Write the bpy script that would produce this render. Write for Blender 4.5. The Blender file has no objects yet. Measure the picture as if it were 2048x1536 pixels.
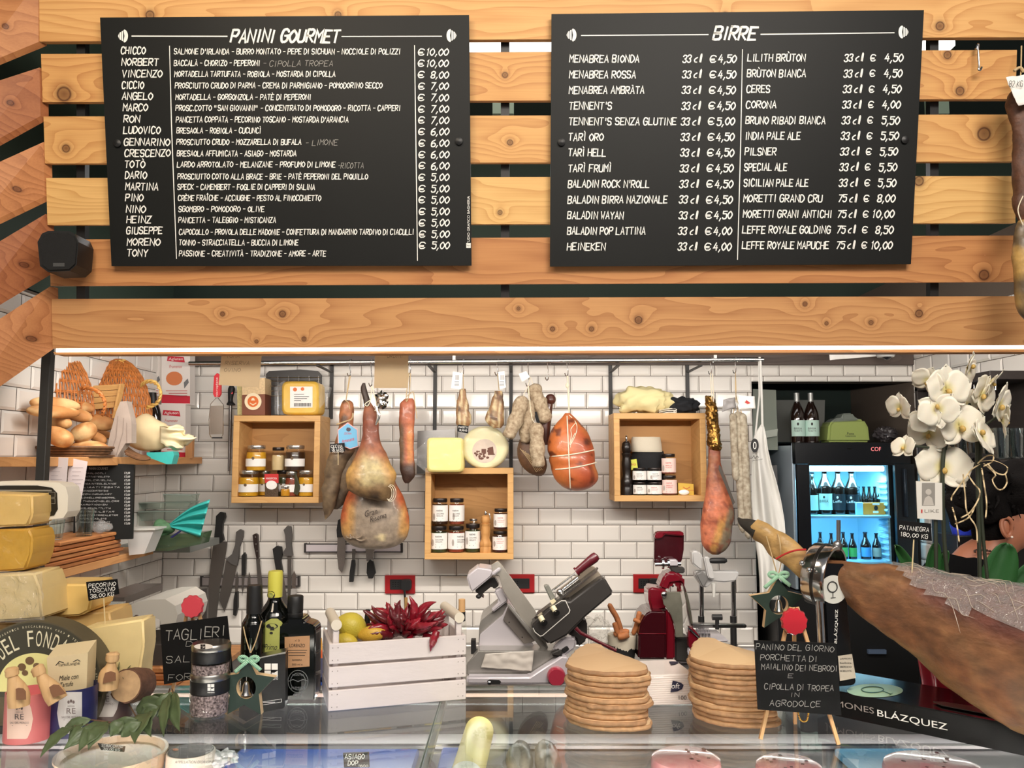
import bpy,bmesh,math,random
from mathutils import Vector as V,Matrix as M,noise,Quaternion
sin,cos,pi,R=math.sin,math.cos,math.pi,math.radians
random.seed(11)
rnd=random.uniform
SC=bpy.context.scene
COL=SC.collection
# ------------------------------------------------------------------ camera, world, light
F,PIT,CZ=1650.0,R(5.1),1.72          # focal length in px of a 2048 wide frame, pitch, eye height
cam=bpy.data.objects.new('camera',bpy.data.cameras.new('camera'))
COL.objects.link(cam)
cam.data.sensor_width=36;cam.data.lens=F/2048*36;cam.data.clip_start=.02
cam.location=(0,0,CZ);cam.rotation_euler=(pi/2+PIT,0,0)
SC.camera=cam
w=bpy.data.worlds.new('world');SC.world=w;w.use_nodes=True
w.node_tree.nodes['Background'].inputs[0].default_value=(.94,.95,1,1)
w.node_tree.nodes['Background'].inputs[1].default_value=.2
def area(name,loc,target,size,sizey,energy,color,spread=pi):
    l=bpy.data.lights.new(name,'AREA');l.shape='RECTANGLE';l.size=size;l.size_y=sizey
    l.energy=energy;l.color=color;l.spread=spread
    o=bpy.data.objects.new(name,l);COL.objects.link(o);o.location=loc
    o.rotation_euler=(V(target)-V(loc)).to_track_quat('-Z','Y').to_euler()
    return o
area('shop_lamp_and_fill',(.3,-.5,3.5),(0,2.5,2.25),2.6,.7,49,(1,.91,.78))
area('shop_lamp_and_fill',(-.9,.9,3.3),(-.6,2.4,2.2),.5,.5,12,(1,.82,.62))
area('shop_lamp_and_fill',(1.0,.2,3.4),(.6,1.9,1.2),1.2,.5,40,(1,.91,.82))
area('shop_lamp_and_fill',(0,-1.2,3.3),(0,2.3,1.3),3.4,1.6,22,(1,.93,.86))  # added fill light making up for the dim world, not a ceiling lamp
area('kitchen_ceiling_lamp',(0,2.95,2.75),(0,3.1,1),2.6,.3,10,(1,.97,.95))
SC.view_settings.view_transform='Standard';SC.view_settings.look='None'
SC.view_settings.exposure=0.0;SC.view_settings.gamma=1;SC.view_settings.use_curve_mapping=False
# ------------------------------------------------------------------ projection helpers (pixel of the photograph -> point in the place)
def ray(u,v):
    a=(u-1024)/F;b=(768-v)/F
    return V((a,cos(PIT)-b*sin(PIT),sin(PIT)+b*cos(PIT)))
CAMP=V((0,0,CZ))
def P(u,v,Y):
    d=ray(u,v);return CAMP+d*(Y/d.y)
def G(u,v,z):
    d=ray(u,v);return CAMP+d*((z-CZ)/d.z)
def S(Y,v=900):return (P(1025,v,Y)-P(1024,v,Y)).x
def onY(Y):return lambda u,v:P(u,v,Y)
def onplane(p0,n):
    p0=V(p0);n=V(n)
    def f(u,v):
        d=ray(u,v);return CAMP+d*((p0-CAMP).dot(n)/d.dot(n))
    return f
def oncyl(c,r):
    def f(u,v):
        d=ray(u,v);a=d.x*d.x+d.y*d.y;ox,oy=-c[0],-c[1]
        b=2*(ox*d.x+oy*d.y);q=ox*ox+oy*oy-r*r;D=b*b-4*a*q
        t=(-b-math.sqrt(max(D,0)))/(2*a)
        return CAMP+d*t
    return f
def rgb(r,g,b):
    f=lambda c:(c/255/12.92 if c/255 <= .04045 else ((c/255+.055)/1.055)**2.4)
    return (f(r),f(g),f(b),1)
# ------------------------------------------------------------------ materials
MATS={}
def nd(nt,t,**kw):
    n=nt.nodes.new(t)
    for k,v in kw.items():setattr(n,k,v)
    return n
def mat(name,col=(200,200,200),rough=.5,metal=0,var=0,vs=30,bump=0,bs=60,spec=.5,vcol=False,emit=0,alpha=1,sss=0,coat=0,stretch=(1,1,1),trans=0,col2=None,detail=4,transl=0):
    if name in MATS:return MATS[name]
    m=bpy.data.materials.new(name);m.use_nodes=True;MATS[name]=m
    nt=m.node_tree;b=nt.nodes['Principled BSDF'];L=nt.links.new
    b.inputs['Roughness'].default_value=rough;b.inputs['Metallic'].default_value=metal
    b.inputs['Specular IOR Level'].default_value=spec;b.inputs['Coat Weight'].default_value=coat
    b.inputs['Coat Roughness'].default_value=.08
    b.inputs['Alpha'].default_value=alpha;b.inputs['Transmission Weight'].default_value=trans
    c=rgb(*col);b.inputs['Base Color'].default_value=c
    if sss:b.inputs['Subsurface Weight'].default_value=sss;b.inputs['Subsurface Radius'].default_value=(.01,.006,.004)
    if emit:
        b.inputs['Emission Color'].default_value=c;b.inputs['Emission Strength'].default_value=emit
    src=None
    if vcol:
        a=nd(nt,'ShaderNodeAttribute',attribute_name='Col');src=a.outputs['Color']
    if var or bump:
        g=nd(nt,'ShaderNodeNewGeometry');mp=nd(nt,'ShaderNodeMapping');L(g.outputs['Position'],mp.inputs['Vector'])
        mp.inputs['Scale'].default_value=stretch
    if var:
        n=nd(nt,'ShaderNodeTexNoise');n.inputs['Scale'].default_value=vs;n.inputs['Detail'].default_value=detail;L(mp.outputs[0],n.inputs['Vector'])
        mr=nd(nt,'ShaderNodeMapRange');mr.inputs[1].default_value=.3;mr.inputs[2].default_value=.7
        L(n.outputs['Fac'],mr.inputs[0])
        mx=nd(nt,'ShaderNodeMix',data_type='RGBA')
        if col2:
            mx.inputs[6].default_value=c;mx.inputs[7].default_value=rgb(*col2);L(mr.outputs[0],mx.inputs[0])
        else:
            mx.blend_type='MULTIPLY';mx.inputs[0].default_value=1
            mr.inputs[3].default_value=1-var;mr.inputs[4].default_value=1+var*.35
            if src:L(src,mx.inputs[6])
            else:mx.inputs[6].default_value=c
            L(mr.outputs[0],mx.inputs[7])
        src=mx.outputs[2]
    if src:L(src,b.inputs['Base Color'])
    if transl:
        tl=nd(nt,'ShaderNodeBsdfTranslucent');tl.inputs[0].default_value=c;ms=nd(nt,'ShaderNodeMixShader');ms.inputs[0].default_value=transl
        L(b.outputs[0],ms.inputs[1]);L(tl.outputs[0],ms.inputs[2]);L(ms.outputs[0],nt.nodes['Material Output'].inputs[0])
    if bump:
        n2=nd(nt,'ShaderNodeTexNoise');n2.inputs['Scale'].default_value=bs;n2.inputs['Detail'].default_value=4;L(mp.outputs[0],n2.inputs['Vector'])
        bp=nd(nt,'ShaderNodeBump');bp.inputs['Strength'].default_value=min(bump,1);bp.inputs['Distance'].default_value=.004
        L(n2.outputs['Fac'],bp.inputs['Height']);L(bp.outputs[0],b.inputs['Normal'])
    return m
def clear(name,tint=(255,255,255),refl=1.0,rough=.02,base=0.0,wrinkle=0,ior=1.5,milky=0.0,milkcol=(240,240,240)):
    """thin clear sheet: transparent + fresnel gloss (+ a little milky diffuse)"""
    if name in MATS:return MATS[name]
    m=bpy.data.materials.new(name);m.use_nodes=True;MATS[name]=m
    nt=m.node_tree;nt.nodes.clear();L=nt.links.new
    out=nd(nt,'ShaderNodeOutputMaterial');tr=nd(nt,'ShaderNodeBsdfTransparent');gl=nd(nt,'ShaderNodeBsdfGlossy')
    tr.inputs[0].default_value=rgb(*tint);gl.inputs['Roughness'].default_value=rough
    fr=nd(nt,'ShaderNodeFresnel');gb=nd(nt,'ShaderNodeNewGeometry');mi_=nd(nt,'ShaderNodeMapRange');mi_.inputs[3].default_value=ior;mi_.inputs[4].default_value=1/ior
    L(gb.outputs['Backfacing'],mi_.inputs[0]);L(mi_.outputs[0],fr.inputs[0])
    mu=nd(nt,'ShaderNodeMath',operation='MULTIPLY_ADD');mu.inputs[1].default_value=refl;mu.inputs[2].default_value=base;mu.use_clamp=True
    L(fr.outputs[0],mu.inputs[0]);mx=nd(nt,'ShaderNodeMixShader');L(mu.outputs[0],mx.inputs[0])
    a=tr.outputs[0]
    if milky:
        df=nd(nt,'ShaderNodeBsdfDiffuse');df.inputs[0].default_value=rgb(*milkcol);m2=nd(nt,'ShaderNodeMixShader');m2.inputs[0].default_value=milky
        L(a,m2.inputs[1]);L(df.outputs[0],m2.inputs[2]);a=m2.outputs[0]
    L(a,mx.inputs[1]);L(gl.outputs[0],mx.inputs[2]);L(mx.outputs[0],out.inputs[0])
    if wrinkle:
        g=nd(nt,'ShaderNodeNewGeometry');n=nd(nt,'ShaderNodeTexNoise');n.inputs['Scale'].default_value=wrinkle;n.inputs['Detail'].default_value=3;n.inputs['Distortion'].default_value=1.5
        L(g.outputs['Position'],n.inputs['Vector']);bp=nd(nt,'ShaderNodeBump');bp.inputs['Strength'].default_value=1;bp.inputs['Distance'].default_value=.02
        L(n.outputs['Fac'],bp.inputs['Height']);L(bp.outputs[0],gl.inputs['Normal']);L(bp.outputs[0],fr.inputs['Normal'])
    return m
def wood(name,light,dark,knots=(),gs=90,seed=0,rough=.55,axis='x',contrast=1.0):
    """planed timber: growth rings that bend round the knots; knots = [(along, across, radius)] in metres"""
    if name in MATS:return MATS[name]
    m=bpy.data.materials.new(name);m.use_nodes=True;MATS[name]=m
    nt=m.node_tree;b=nt.nodes['Principled BSDF'];L=nt.links.new
    def mth(op,a,c=None,d=None):
        n=nd(nt,'ShaderNodeMath',operation=op)
        for i,q in enumerate((a,c,d)):
            if q is None:continue
            if isinstance(q,(int,float)):n.inputs[i].default_value=q
            else:L(q,n.inputs[i])
        return n.outputs[0]
    g=nd(nt,'ShaderNodeNewGeometry');sx=nd(nt,'ShaderNodeSeparateXYZ');L(g.outputs['Position'],sx.inputs[0])
    ax={'x':0,'y':1,'z':2}[axis];al=sx.outputs[ax];ac=sx.outputs[2] if axis != 'z' else sx.outputs[0];th=sx.outputs[1] if axis != 'y' else sx.outputs[0]
    cb=nd(nt,'ShaderNodeCombineXYZ');L(mth('MULTIPLY',al,.8),cb.inputs[0]);L(mth('MULTIPLY',ac,5.),cb.inputs[1]);cb.inputs[2].default_value=seed*3.7
    n1=nd(nt,'ShaderNodeTexNoise');n1.inputs['Scale'].default_value=1.6;n1.inputs['Detail'].default_value=2;L(cb.outputs[0],n1.inputs['Vector'])
    kd=None;bend=None
    for (kx,kz,kr) in knots:
        c3=nd(nt,'ShaderNodeCombineXYZ');L(mth('MULTIPLY',mth('SUBTRACT',al,kx),1/kr),c3.inputs[0]);L(mth('MULTIPLY',mth('SUBTRACT',ac,kz),1/kr),c3.inputs[1])
        ln=nd(nt,'ShaderNodeVectorMath',operation='LENGTH');L(c3.outputs[0],ln.inputs[0]);d=ln.outputs['Value']
        e=mth('DIVIDE',1.0,mth('ADD',mth('POWER',mth('MULTIPLY',d,.38),2),1.0))
        kd=d if kd is None else mth('MINIMUM',kd,d);bend=e if bend is None else mth('ADD',bend,e)
    ph=mth('ADD',mth('MULTIPLY',ac,gs),mth('MULTIPLY',n1.outputs['Fac'],26))
    ph=mth('ADD',ph,mth('MULTIPLY',th,gs*.7))
    if bend is not None:ph=mth('ADD',ph,mth('MULTIPLY',bend,8))
    s=mth('FRACT',mth('MULTIPLY',ph,.35))
    s=mth('POWER',s,2.2)
    cb2=nd(nt,'ShaderNodeCombineXYZ');L(mth('MULTIPLY',al,6),cb2.inputs[0]);L(mth('MULTIPLY',ac,240),cb2.inputs[1]);L(mth('MULTIPLY',th,240),cb2.inputs[2])
    n2=nd(nt,'ShaderNodeTexNoise');n2.inputs['Scale'].default_value=1;n2.inputs['Detail'].default_value=3;L(cb2.outputs[0],n2.inputs['Vector'])
    fac=mth('ADD',mth('MULTIPLY',s,.55*contrast),mth('MULTIPLY',mth('SUBTRACT',n2.outputs['Fac'],.35),.5*contrast))
    mx=nd(nt,'ShaderNodeMix',data_type='RGBA');mx.clamp_factor=True;mx.inputs[6].default_value=rgb(*light);mx.inputs[7].default_value=rgb(*dark);L(fac,mx.inputs[0])
    col=mx.outputs[2]
    if kd is not None:
        cr=nd(nt,'ShaderNodeValToRGB');e=cr.color_ramp.elements
        e[0].position=0;e[0].color=(.72,.72,.72,1);e[1].position=1;e[1].color=(0,0,0,1)
        for p_,v_ in ((.28,.6),(.36,.95),(.46,.35),(.62,.12)):
            q=e.new(p_);q.color=(v_,v_,v_,1)
        L(mth('MULTIPLY',kd,.42),cr.inputs[0])
        m2=nd(nt,'ShaderNodeMix',data_type='RGBA');m2.inputs[7].default_value=rgb(70,30,14);L(cr.outputs[0],m2.inputs[0]);L(col,m2.inputs[6]);col=m2.outputs[2]
    L(col,b.inputs['Base Color']);b.inputs['Roughness'].default_value=rough;b.inputs['Specular IOR Level'].default_value=.35
    bp=nd(nt,'ShaderNodeBump');bp.inputs['Strength'].default_value=.15;bp.inputs['Distance'].default_value=.001;L(n2.outputs['Fac'],bp.inputs['Height']);L(bp.outputs[0],b.inputs['Normal'])
    return m
# ------------------------------------------------------------------ mesh builder
def catmull(pts,n):
    """resample a list of tuples to n points with a Catmull-Rom spline"""
    k=len(pts)
    if k==2:return [tuple(a+(b-a)*i/(n-1) for a,b in zip(*pts)) for i in range(n)]
    out=[]
    for i in range(n):
        t=i/(n-1)*(k-1);j=min(int(t),k-2);f=t-j
        p0,p1,p2,p3=pts[max(j-1,0)],pts[j],pts[j+1],pts[min(j+2,k-1)]
        out.append(tuple(.5*(2*b+(c-a)*f+(2*a-5*b+4*c-d)*f*f+(-a+3*b-3*c+d)*f**3) for a,b,c,d in zip(p0,p1,p2,p3)))
    return out
def nz(p,s,o=0):return noise.noise(V((p[0]*s+o,p[1]*s+o*1.7,p[2]*s-o)))
class MB:
    def __init__(s):s.v,s.f,s.mi=[],[],[]
    def add(s,vs,fs,mi=0,T=None):
        o=len(s.v)
        s.v+= [T @ V(p) for p in vs] if T is not None else [V(p) for p in vs]
        s.f+= [tuple(i+o for i in f) for f in fs];s.mi+= [mi]*len(fs);return s
    def box(s,c,d,T=None,mi=0,bev=0.0015,rot=None):
        hx,hy,hz=d[0]/2,d[1]/2,d[2]/2;b=min(bev,hx*.45,hy*.45,hz*.45)
        vs=[];idx={}
        for sx in (-1,1):
            for sy in (-1,1):
                for sz in (-1,1):
                    for a in range(3):
                        q=[sx*(hx-b),sy*(hy-b),sz*(hz-b)];q[a]=(sx*hx,sy*hy,sz*hz)[a]
                        idx[sx,sy,sz,a]=len(vs);vs.append(V(q))
        fs=[]
        for a in range(3):
            o1,o2=[(1,2),(2,0),(0,1)][a]
            for sg in (-1,1):
                f=[]
                for (p,q) in ((-1,-1),(1,-1),(1,1),(-1,1)):
                    k=[0,0,0];k[a]=sg;k[o1]=p;k[o2]=q;f.append(idx[k[0],k[1],k[2],a])
                fs.append(tuple(f if sg>0 else f[::-1]))
        for a in range(3):
            o1,o2=[(1,2),(2,0),(0,1)][a]
            for p in (-1,1):
                for q in (-1,1):
                    k0=[0,0,0];k1=[0,0,0];k0[a]=-1;k1[a]=1
                    for k in (k0,k1):k[o1]=p;k[o2]=q
                    f=[idx[(*k0,o1)],idx[(*k1,o1)],idx[(*k1,o2)],idx[(*k0,o2)]]
                    fs.append(tuple(f if p*q<0 else f[::-1]))
        for sx in (-1,1):
            for sy in (-1,1):
                for sz in (-1,1):
                    f=[idx[sx,sy,sz,0],idx[sx,sy,sz,1],idx[sx,sy,sz,2]]
                    fs.append(tuple(f if sx*sy*sz>0 else f[::-1]))
        X=M.Translation(c)
        if rot is not None:X=X @ rot
        return s.add(vs,fs,mi,(T @ X) if T is not None else X)
    def lathe(s,prof,n=24,T=None,mi=0,sx=1,sy=1,a0=0,a1=2*pi):
        full=abs(a1-a0-2*pi)<1e-6;m=n if full else n+1
        vs,fs=[],[]
        for (r,z) in prof:
            for i in range(m):
                a=a0+(a1-a0)*i/n;vs.append((r*cos(a)*sx,r*sin(a)*sy,z))
        for j in range(len(prof)-1):
            for i in range(n):
                k=(i+1) % m;fs.append((j*m+i,j*m+k,(j+1)*m+k,(j+1)*m+i))
        if full:
            if prof[0][0]>1e-6:fs.append(tuple(range(m))[::-1])
            if prof[-1][0]>1e-6:fs.append(tuple(range((len(prof)-1)*m,len(prof)*m)))
        return s.add(vs,fs,mi,T)
    def tube(s,pts,r,n=8,T=None,mi=0,flat=1,cap=True,ref=None,closed=False):
        pts=[V(p) for p in pts];k=len(pts)
        if not hasattr(r,'__len__'):r=[r]*k
        vs,fs=[],[];u=None
        for i,p in enumerate(pts):
            if closed:t=pts[(i+1) % k]-pts[i-1]
            else:t=(pts[min(i+1,k-1)]-pts[max(i-1,0)])
            t=t.normalized() if t.length>1e-9 else V((0,0,1))
            if ref is not None:u=V(ref)
            elif u is None:u=V((1,0,0)) if abs(t.x)<.9 else V((0,1,0))
            u=(u-t*u.dot(t))
            u=u.normalized() if u.length>1e-6 else t.orthogonal().normalized()
            w_=t.cross(u)
            for j in range(n):
                a=2*pi*j/n;vs.append(p+u*(cos(a)*r[i])+w_*(sin(a)*r[i]*flat))
        for i in range(k if closed else k-1):
            i2=(i+1) % k
            for j in range(n):
                q=(j+1) % n;fs.append((i*n+j,i*n+q,i2*n+q,i2*n+j))
        if cap and not closed:fs+= [tuple(range(n))[::-1],tuple(range((k-1)*n,k*n))]
        return s.add(vs,fs,mi,T)
    def slab(s,poly,pl,d,mi=0,mis=None):
        """outline in photograph pixels on surface pl, given real thickness d (vector)"""
        a=[pl(*q) for q in poly];return s.prism3(a,d,mi,mis)
    def prism3(s,a,d,mi=0,mis=None):
        d=V(d);n=len(a)
        nn=V((0,0,0))
        for i in range(n):nn+= V(a[i]).cross(V(a[(i+1) % n]))
        if nn.dot(d)>0:a=a[::-1]
        s.add(list(a)+[V(p)+d for p in a],[tuple(range(n))],mi)
        s.f.append(tuple(range(len(s.v)-1,len(s.v)-n-1,-1)));s.mi.append(mi)
        o=len(s.v)-2*n
        for i in range(n):
            k=(i+1) % n;s.f.append((o+i,o+n+i,o+n+k,o+k));s.mi.append(mi if mis is None else mis)
        return s
    def blob(s,c,r,T=None,amp=0,fr=10,seg=24,rings=14,mi=0,fn=None,o=0):
        vs=[(0,0,-1)];fs=[]
        for j in range(1,rings):
            t=-pi/2+pi*j/rings
            for i in range(seg):a=2*pi*i/seg;vs.append((cos(t)*cos(a),cos(t)*sin(a),sin(t)))
        vs.append((0,0,1))
        for i in range(seg):k=(i+1) % seg;fs.append((0,1+k,1+i))
        for j in range(rings-2):
            for i in range(seg):k=(i+1) % seg;q=1+j*seg;fs.append((q+i,q+k,q+seg+k,q+seg+i))
        q=1+(rings-2)*seg;e=len(vs)-1
        for i in range(seg):k=(i+1) % seg;fs.append((q+i,q+k,e))
        out=[]
        for p in vs:
            p=V(p)
            if fn:p=V(fn(p))
            g=1+(amp*nz((p.x*r[0],p.y*r[1],p.z*r[2]),fr,o+c[0]*7+c[2]*3) if amp else 0)
            out.append(V((c[0]+p.x*r[0]*g,c[1]+p.y*r[1]*g,c[2]+p.z*r[2]*g)) if T is None else V((p.x*r[0]*g,p.y*r[1]*g,p.z*r[2]*g)))
        return s.add(out,fs,mi,T if T is None else M.Translation(c) @ T)
    def loft(s,rows,Y,flat=.7,n=24,k=24,amp=0,fr=14,mi=0,o=0,sq=1.0,back=True):
        """vertical body: rows (u, v, width[, depth ratio[, dY]]) in photograph pixels at distance Y"""
        rows=[tuple(r)+((flat,0)[len(r)-3:] if len(r)<5 else ()) for r in rows]
        rr=catmull(rows,k);vs,fs=[],[]
        for (u,v,wd,fl,dy) in rr:
            sc=S(Y,v);c=P(u,v,Y+dy);r=max(wd*.5*sc,.0005)
            for j in range(n):
                a=2*pi*j/n;ca,sa=cos(a),sin(a)
                ca=math.copysign(abs(ca)**sq,ca);sa=math.copysign(abs(sa)**sq,sa)
                p=V((c.x+ca*r,c.y+sa*r*fl,c.z))
                if amp:
                    g=nz(p,fr,o)+.5*nz(p,fr*2.3,o+5);p.x+= ca*g*amp;p.y+= sa*g*amp;p.z+= g*amp*.4
                vs.append(p)
        for i in range(k-1):
            for j in range(n):q=(j+1) % n;fs.append((i*n+j,(i+1)*n+j,(i+1)*n+q,i*n+q))
        fs+= [tuple(range(n)),tuple(range((k-1)*n,k*n))[::-1]]
        return s.add(vs,fs,mi)
    def sheet(s,fn,nu,nv,mi=0,thick=0):
        """grid surface fn(a,b), a,b in 0..1"""
        vs=[V(fn(i/nu,j/nv)) for j in range(nv+1) for i in range(nu+1)];w_=nu+1
        fs=[(j*w_+i,j*w_+i+1,(j+1)*w_+i+1,(j+1)*w_+i) for j in range(nv) for i in range(nu)]
        return s.add(vs,fs,mi)
def mesh_of(name,mb,mats,smooth=40,col=None):
    me=bpy.data.meshes.new(name);me.from_pydata([tuple(p) for p in mb.v],[],mb.f)
    for m in (mats if isinstance(mats,(list,tuple)) else [mats]):me.materials.append(m)
    if len(me.materials)>1:me.polygons.foreach_set('material_index',mb.mi)
    if col:
        at=me.color_attributes.new('Col','FLOAT_COLOR','POINT');buf=[]
        for p in mb.v:buf+= list(rgb(*[min(255,max(0,x)) for x in col(p)]))
        at.data.foreach_set('color',buf)
    if smooth:
        me.shade_smooth();me.set_sharp_from_angle(angle=R(smooth))
    me.update();return me
def fixn(me):
    bm=bmesh.new();bm.from_mesh(me);bmesh.ops.recalc_face_normals(bm,faces=bm.faces);bm.to_mesh(me);bm.free()
def wloc(o):
    l=V((0,0,0))
    while o is not None:l+= V(o.location);o=o.parent
    return l
LABELS={}
def tag(o,label,cat,group=None):
    o['label']=label;o['category']=cat
    if group:o['group']=group
    return o
def thing(name,label,cat,loc,group=None):
    o=bpy.data.objects.new(name,None);COL.objects.link(o);o.location=loc;o.empty_display_size=.02
    return tag(o,label,cat,group)
def part(name,mb,mats,parent,label=None,smooth=40,col=None,solid=0,sub=0,kind=None):
    """a mesh given in world coordinates, parented to its thing (or to a part of it)"""
    off=wloc(parent)
    c=col
    me=mesh_of(name,mb,mats,smooth,c);fixn(me)
    me.transform(M.Translation(-off))
    o=bpy.data.objects.new(name,me);COL.objects.link(o);o.parent=parent
    mods(o,solid,sub)
    if label:o['label']=label
    if kind:o['kind']=kind
    return o
def mods(o,solid,sub):
    if sub:s_=o.modifiers.new('sub','SUBSURF');s_.levels=sub;s_.render_levels=sub
    if solid:s_=o.modifiers.new('solid','SOLIDIFY');s_.thickness=solid;s_.offset=0
def solo(name,mb,mats,label,cat,group=None,smooth=40,col=None,solid=0,sub=0,kind=None):
    me=mesh_of(name,mb,mats,smooth,col);fixn(me)
    xs=[p.x for p in mb.v];ys=[p.y for p in mb.v];zs=[p.z for p in mb.v]
    loc=V(((min(xs)+max(xs))/2,(min(ys)+max(ys))/2,min(zs)))
    me.transform(M.Translation(-loc));o=bpy.data.objects.new(name,me);COL.objects.link(o);o.location=loc
    mods(o,solid,sub)
    if kind:o['kind']=kind
    return tag(o,label,cat,group) if label else o
def struct(name,mb,mats,label=None,smooth=0,parent=None):
    o=solo(name,mb,mats,None,None,smooth=smooth) if parent is None else part(name,mb,mats,parent,smooth=smooth)
    if parent is None:
        o['kind']='structure'
        if label:o['label']=label
    return o
def dup(root,loc,rotz=0,label=None,group=None,scale=None):
    r=root.copy();COL.objects.link(r);r.location=loc;r.rotation_euler=(0,0,rotz)
    if label:r['label']=label
    if group:r['group']=group
    if scale:r.scale=(scale,)*3
    for ch in list(root.children):
        c=ch.copy();COL.objects.link(c);c.parent=r
        for g in ch.children:
            d=g.copy();COL.objects.link(d);d.parent=c
    return r
# ------------------------------------------------------------------ lettering
GL={'A':'002640 1232','B':'0006 ~0636453303 ~0333413000','C':'~4536160402103041','D':'0006 ~062644422000','E':'46060040 0333','F':'460600 0333',
      'G':'~4536160402103041 414323','H':'0006 4046 0343','I':'1016','J':'~3631201001','K':'0006 460340','L':'060040','M':'0006234640','N':'00064046',
      'O':'~26040220424426','P':'0006 ~0636453303','Q':'~26040220424426 2240','R':'0006 ~0636453303 1340','S':'~45361605133341301001','T':'0646 2620',
      'U':'060110304146','V':'062046','W':'0610233046','X':'0640 0046','Y':'062346 2320','Z':'06460040','0':'~26040220424426','1':'152620',
      '2':'~051636453300 0040','3':'~051636453323 ~233341301001','4':'260242 3430','5':'460604 ~04344341301001','6':'~36040110304142331302','7':'064610',
      '8':'~260513334526 ~130120413313','9':'~43230516364540','-':'0333',',':'1200','.':'1011',"'":'1614','"':'0604 2624','€':'~4536160402103041 0333 0232',
      'c':'~3413020110 1030','l':'~1210162620','/':'0046','i':'1013 1516','d':'3630 ~3313021030',':':'1011 1314'}
for a_,b_,st in (('À','A','1727'),('È','E','1827'),('Ì','I','0817'),('Ò','O','1827'),('Ù','U','1827'),('Î','I','071827')):GL[a_]=GL[b_]+' '+st
NARROW={'I':.5,'Ì':.5,"'":.4,'.':.35,',':.45,'l':.55,'-':.7,'i':.4,'1':.75,':':.4,'Î':.6}
def glyph(ch):
    out=[]
    for s_ in GL.get(ch,'').split():
        sm=s_[0]=='~';s_=s_.lstrip('~')
        p=[(int(s_[i]),int(s_[i+1])) for i in range(0,len(s_)-1,2)]
        if sm:p=catmull([(float(a),float(b)) for a,b in p],len(p)*3)
        out.append(p)
    return out
def hand(mb,text,u0,v,u1,h,pl,sw=.16,slant=.18,jit=.25,dv=0,mi=0):
    """brush lettering between pixels u0..u1 centred on line v, cap height h px; stroke width sw*h"""
    adv=[NARROW.get(c,1)*4+1.5 if c != ' ' else 3 for c in text];tot=sum(adv)-1.5
    sx=(u1-u0)/(tot+slant*6);sy=h/6;x=0;w2=sw*h/2
    for c,a in zip(text,adv):
        jx,jy=rnd(-jit,jit)*.6,rnd(-jit,jit)
        for st in glyph(c):
            q=[]
            for (gx,gy) in st:
                gx=min(gx,a-1.5) if c in NARROW else gx
                q.append((u0+(x+gx+jx+slant*gy)*sx,v+h/2-(gy-(1.3 if c==',' else 0)+jy+rnd(-.1,.1))*sy+dv*(x/tot)))
            ribbon(mb,q,w2,pl,mi)
        x+= a
def ribbon(mb,q,w2,pl,mi=0):
    if len(q)<2:return
    k=len(q);vs=[]
    d0=V((q[1][0]-q[0][0],q[1][1]-q[0][1]));d0=d0.normalized() if d0.length else V((1,0))
    d1=V((q[-1][0]-q[-2][0],q[-1][1]-q[-2][1]));d1=d1.normalized() if d1.length else V((1,0))
    q=[(q[0][0]-d0.x*w2*.6,q[0][1]-d0.y*w2*.6)]+list(q[1:-1])+[(q[-1][0]+d1.x*w2*.6,q[-1][1]+d1.y*w2*.6)]
    for i in range(k):
        a=V(q[i])-V(q[i-1]) if i else V(q[1])-V(q[0]);b=V(q[i+1])-V(q[i]) if i<k-1 else a
        a=a.normalized() if a.length>1e-6 else V((1,0));b=b.normalized() if b.length>1e-6 else a
        t=a+b;t=t.normalized() if t.length>.2 else a
        n=V((-t.y,t.x));m_=min(1/max(n.dot(V((-a.y,a.x))),.45),2.0)
        ww=w2*(1 if 0<i<k-1 else .8)
        vs+= [pl(q[i][0]+n.x*ww*m_,q[i][1]+n.y*ww*m_),pl(q[i][0]-n.x*ww*m_,q[i][1]-n.y*ww*m_)]
    mb.add(vs,[(2*i,2*i+1,2*i+3,2*i+2) for i in range(k-1)],mi)
FONTC={}
def printed(mb,text,u0,v,u1,h,pl,mi=0,shear=0,rot=0):
    """plain printed lettering, baseline at pixel v+h/2"""
    if text not in FONTC:
        cu=bpy.data.curves.new('t','FONT');cu.body=text;cu.resolution_u=3;o=bpy.data.objects.new('t',cu);COL.objects.link(o)
        bpy.context.view_layer.update()
        me=bpy.data.meshes.new_from_object(o.evaluated_get(bpy.context.evaluated_depsgraph_get()))
        vs=[tuple(p.co) for p in me.vertices];fs=[tuple(p.vertices) for p in me.polygons]
        bpy.data.objects.remove(o);bpy.data.curves.remove(cu);bpy.data.meshes.remove(me)
        FONTC[text]=(vs,fs)
    vs,fs=FONTC[text]
    if not vs:return
    x0=min(p[0] for p in vs);x1=max(p[0] for p in vs);y0=min(p[1] for p in vs);y1=max(p[1] for p in vs)
    out=[];uc,vc=(u0+u1)/2,v
    for p in vs:
        a=(p[0]-x0)/(x1-x0)*(u1-u0)-(u1-u0)/2;b=(p[1]-y0)/(y1-y0)*h-h/2;a+= shear*b
        out.append(pl(uc+a*cos(rot)-b*sin(rot),vc-a*sin(rot)-b*cos(rot)))
    mb.add(out,fs,mi)
def rect(u0,v0,u1,v1):return [(u0,v0),(u1,v0),(u1,v1),(u0,v1)]
def disc(u,v,ru,rv,n=24):return [(u+ru*cos(2*pi*i/n),v+rv*sin(2*pi*i/n)) for i in range(n)]
def flat(mb,poly,pl,mi=0):mb.add([pl(*q) for q in poly],[tuple(range(len(poly)))],mi)
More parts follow.
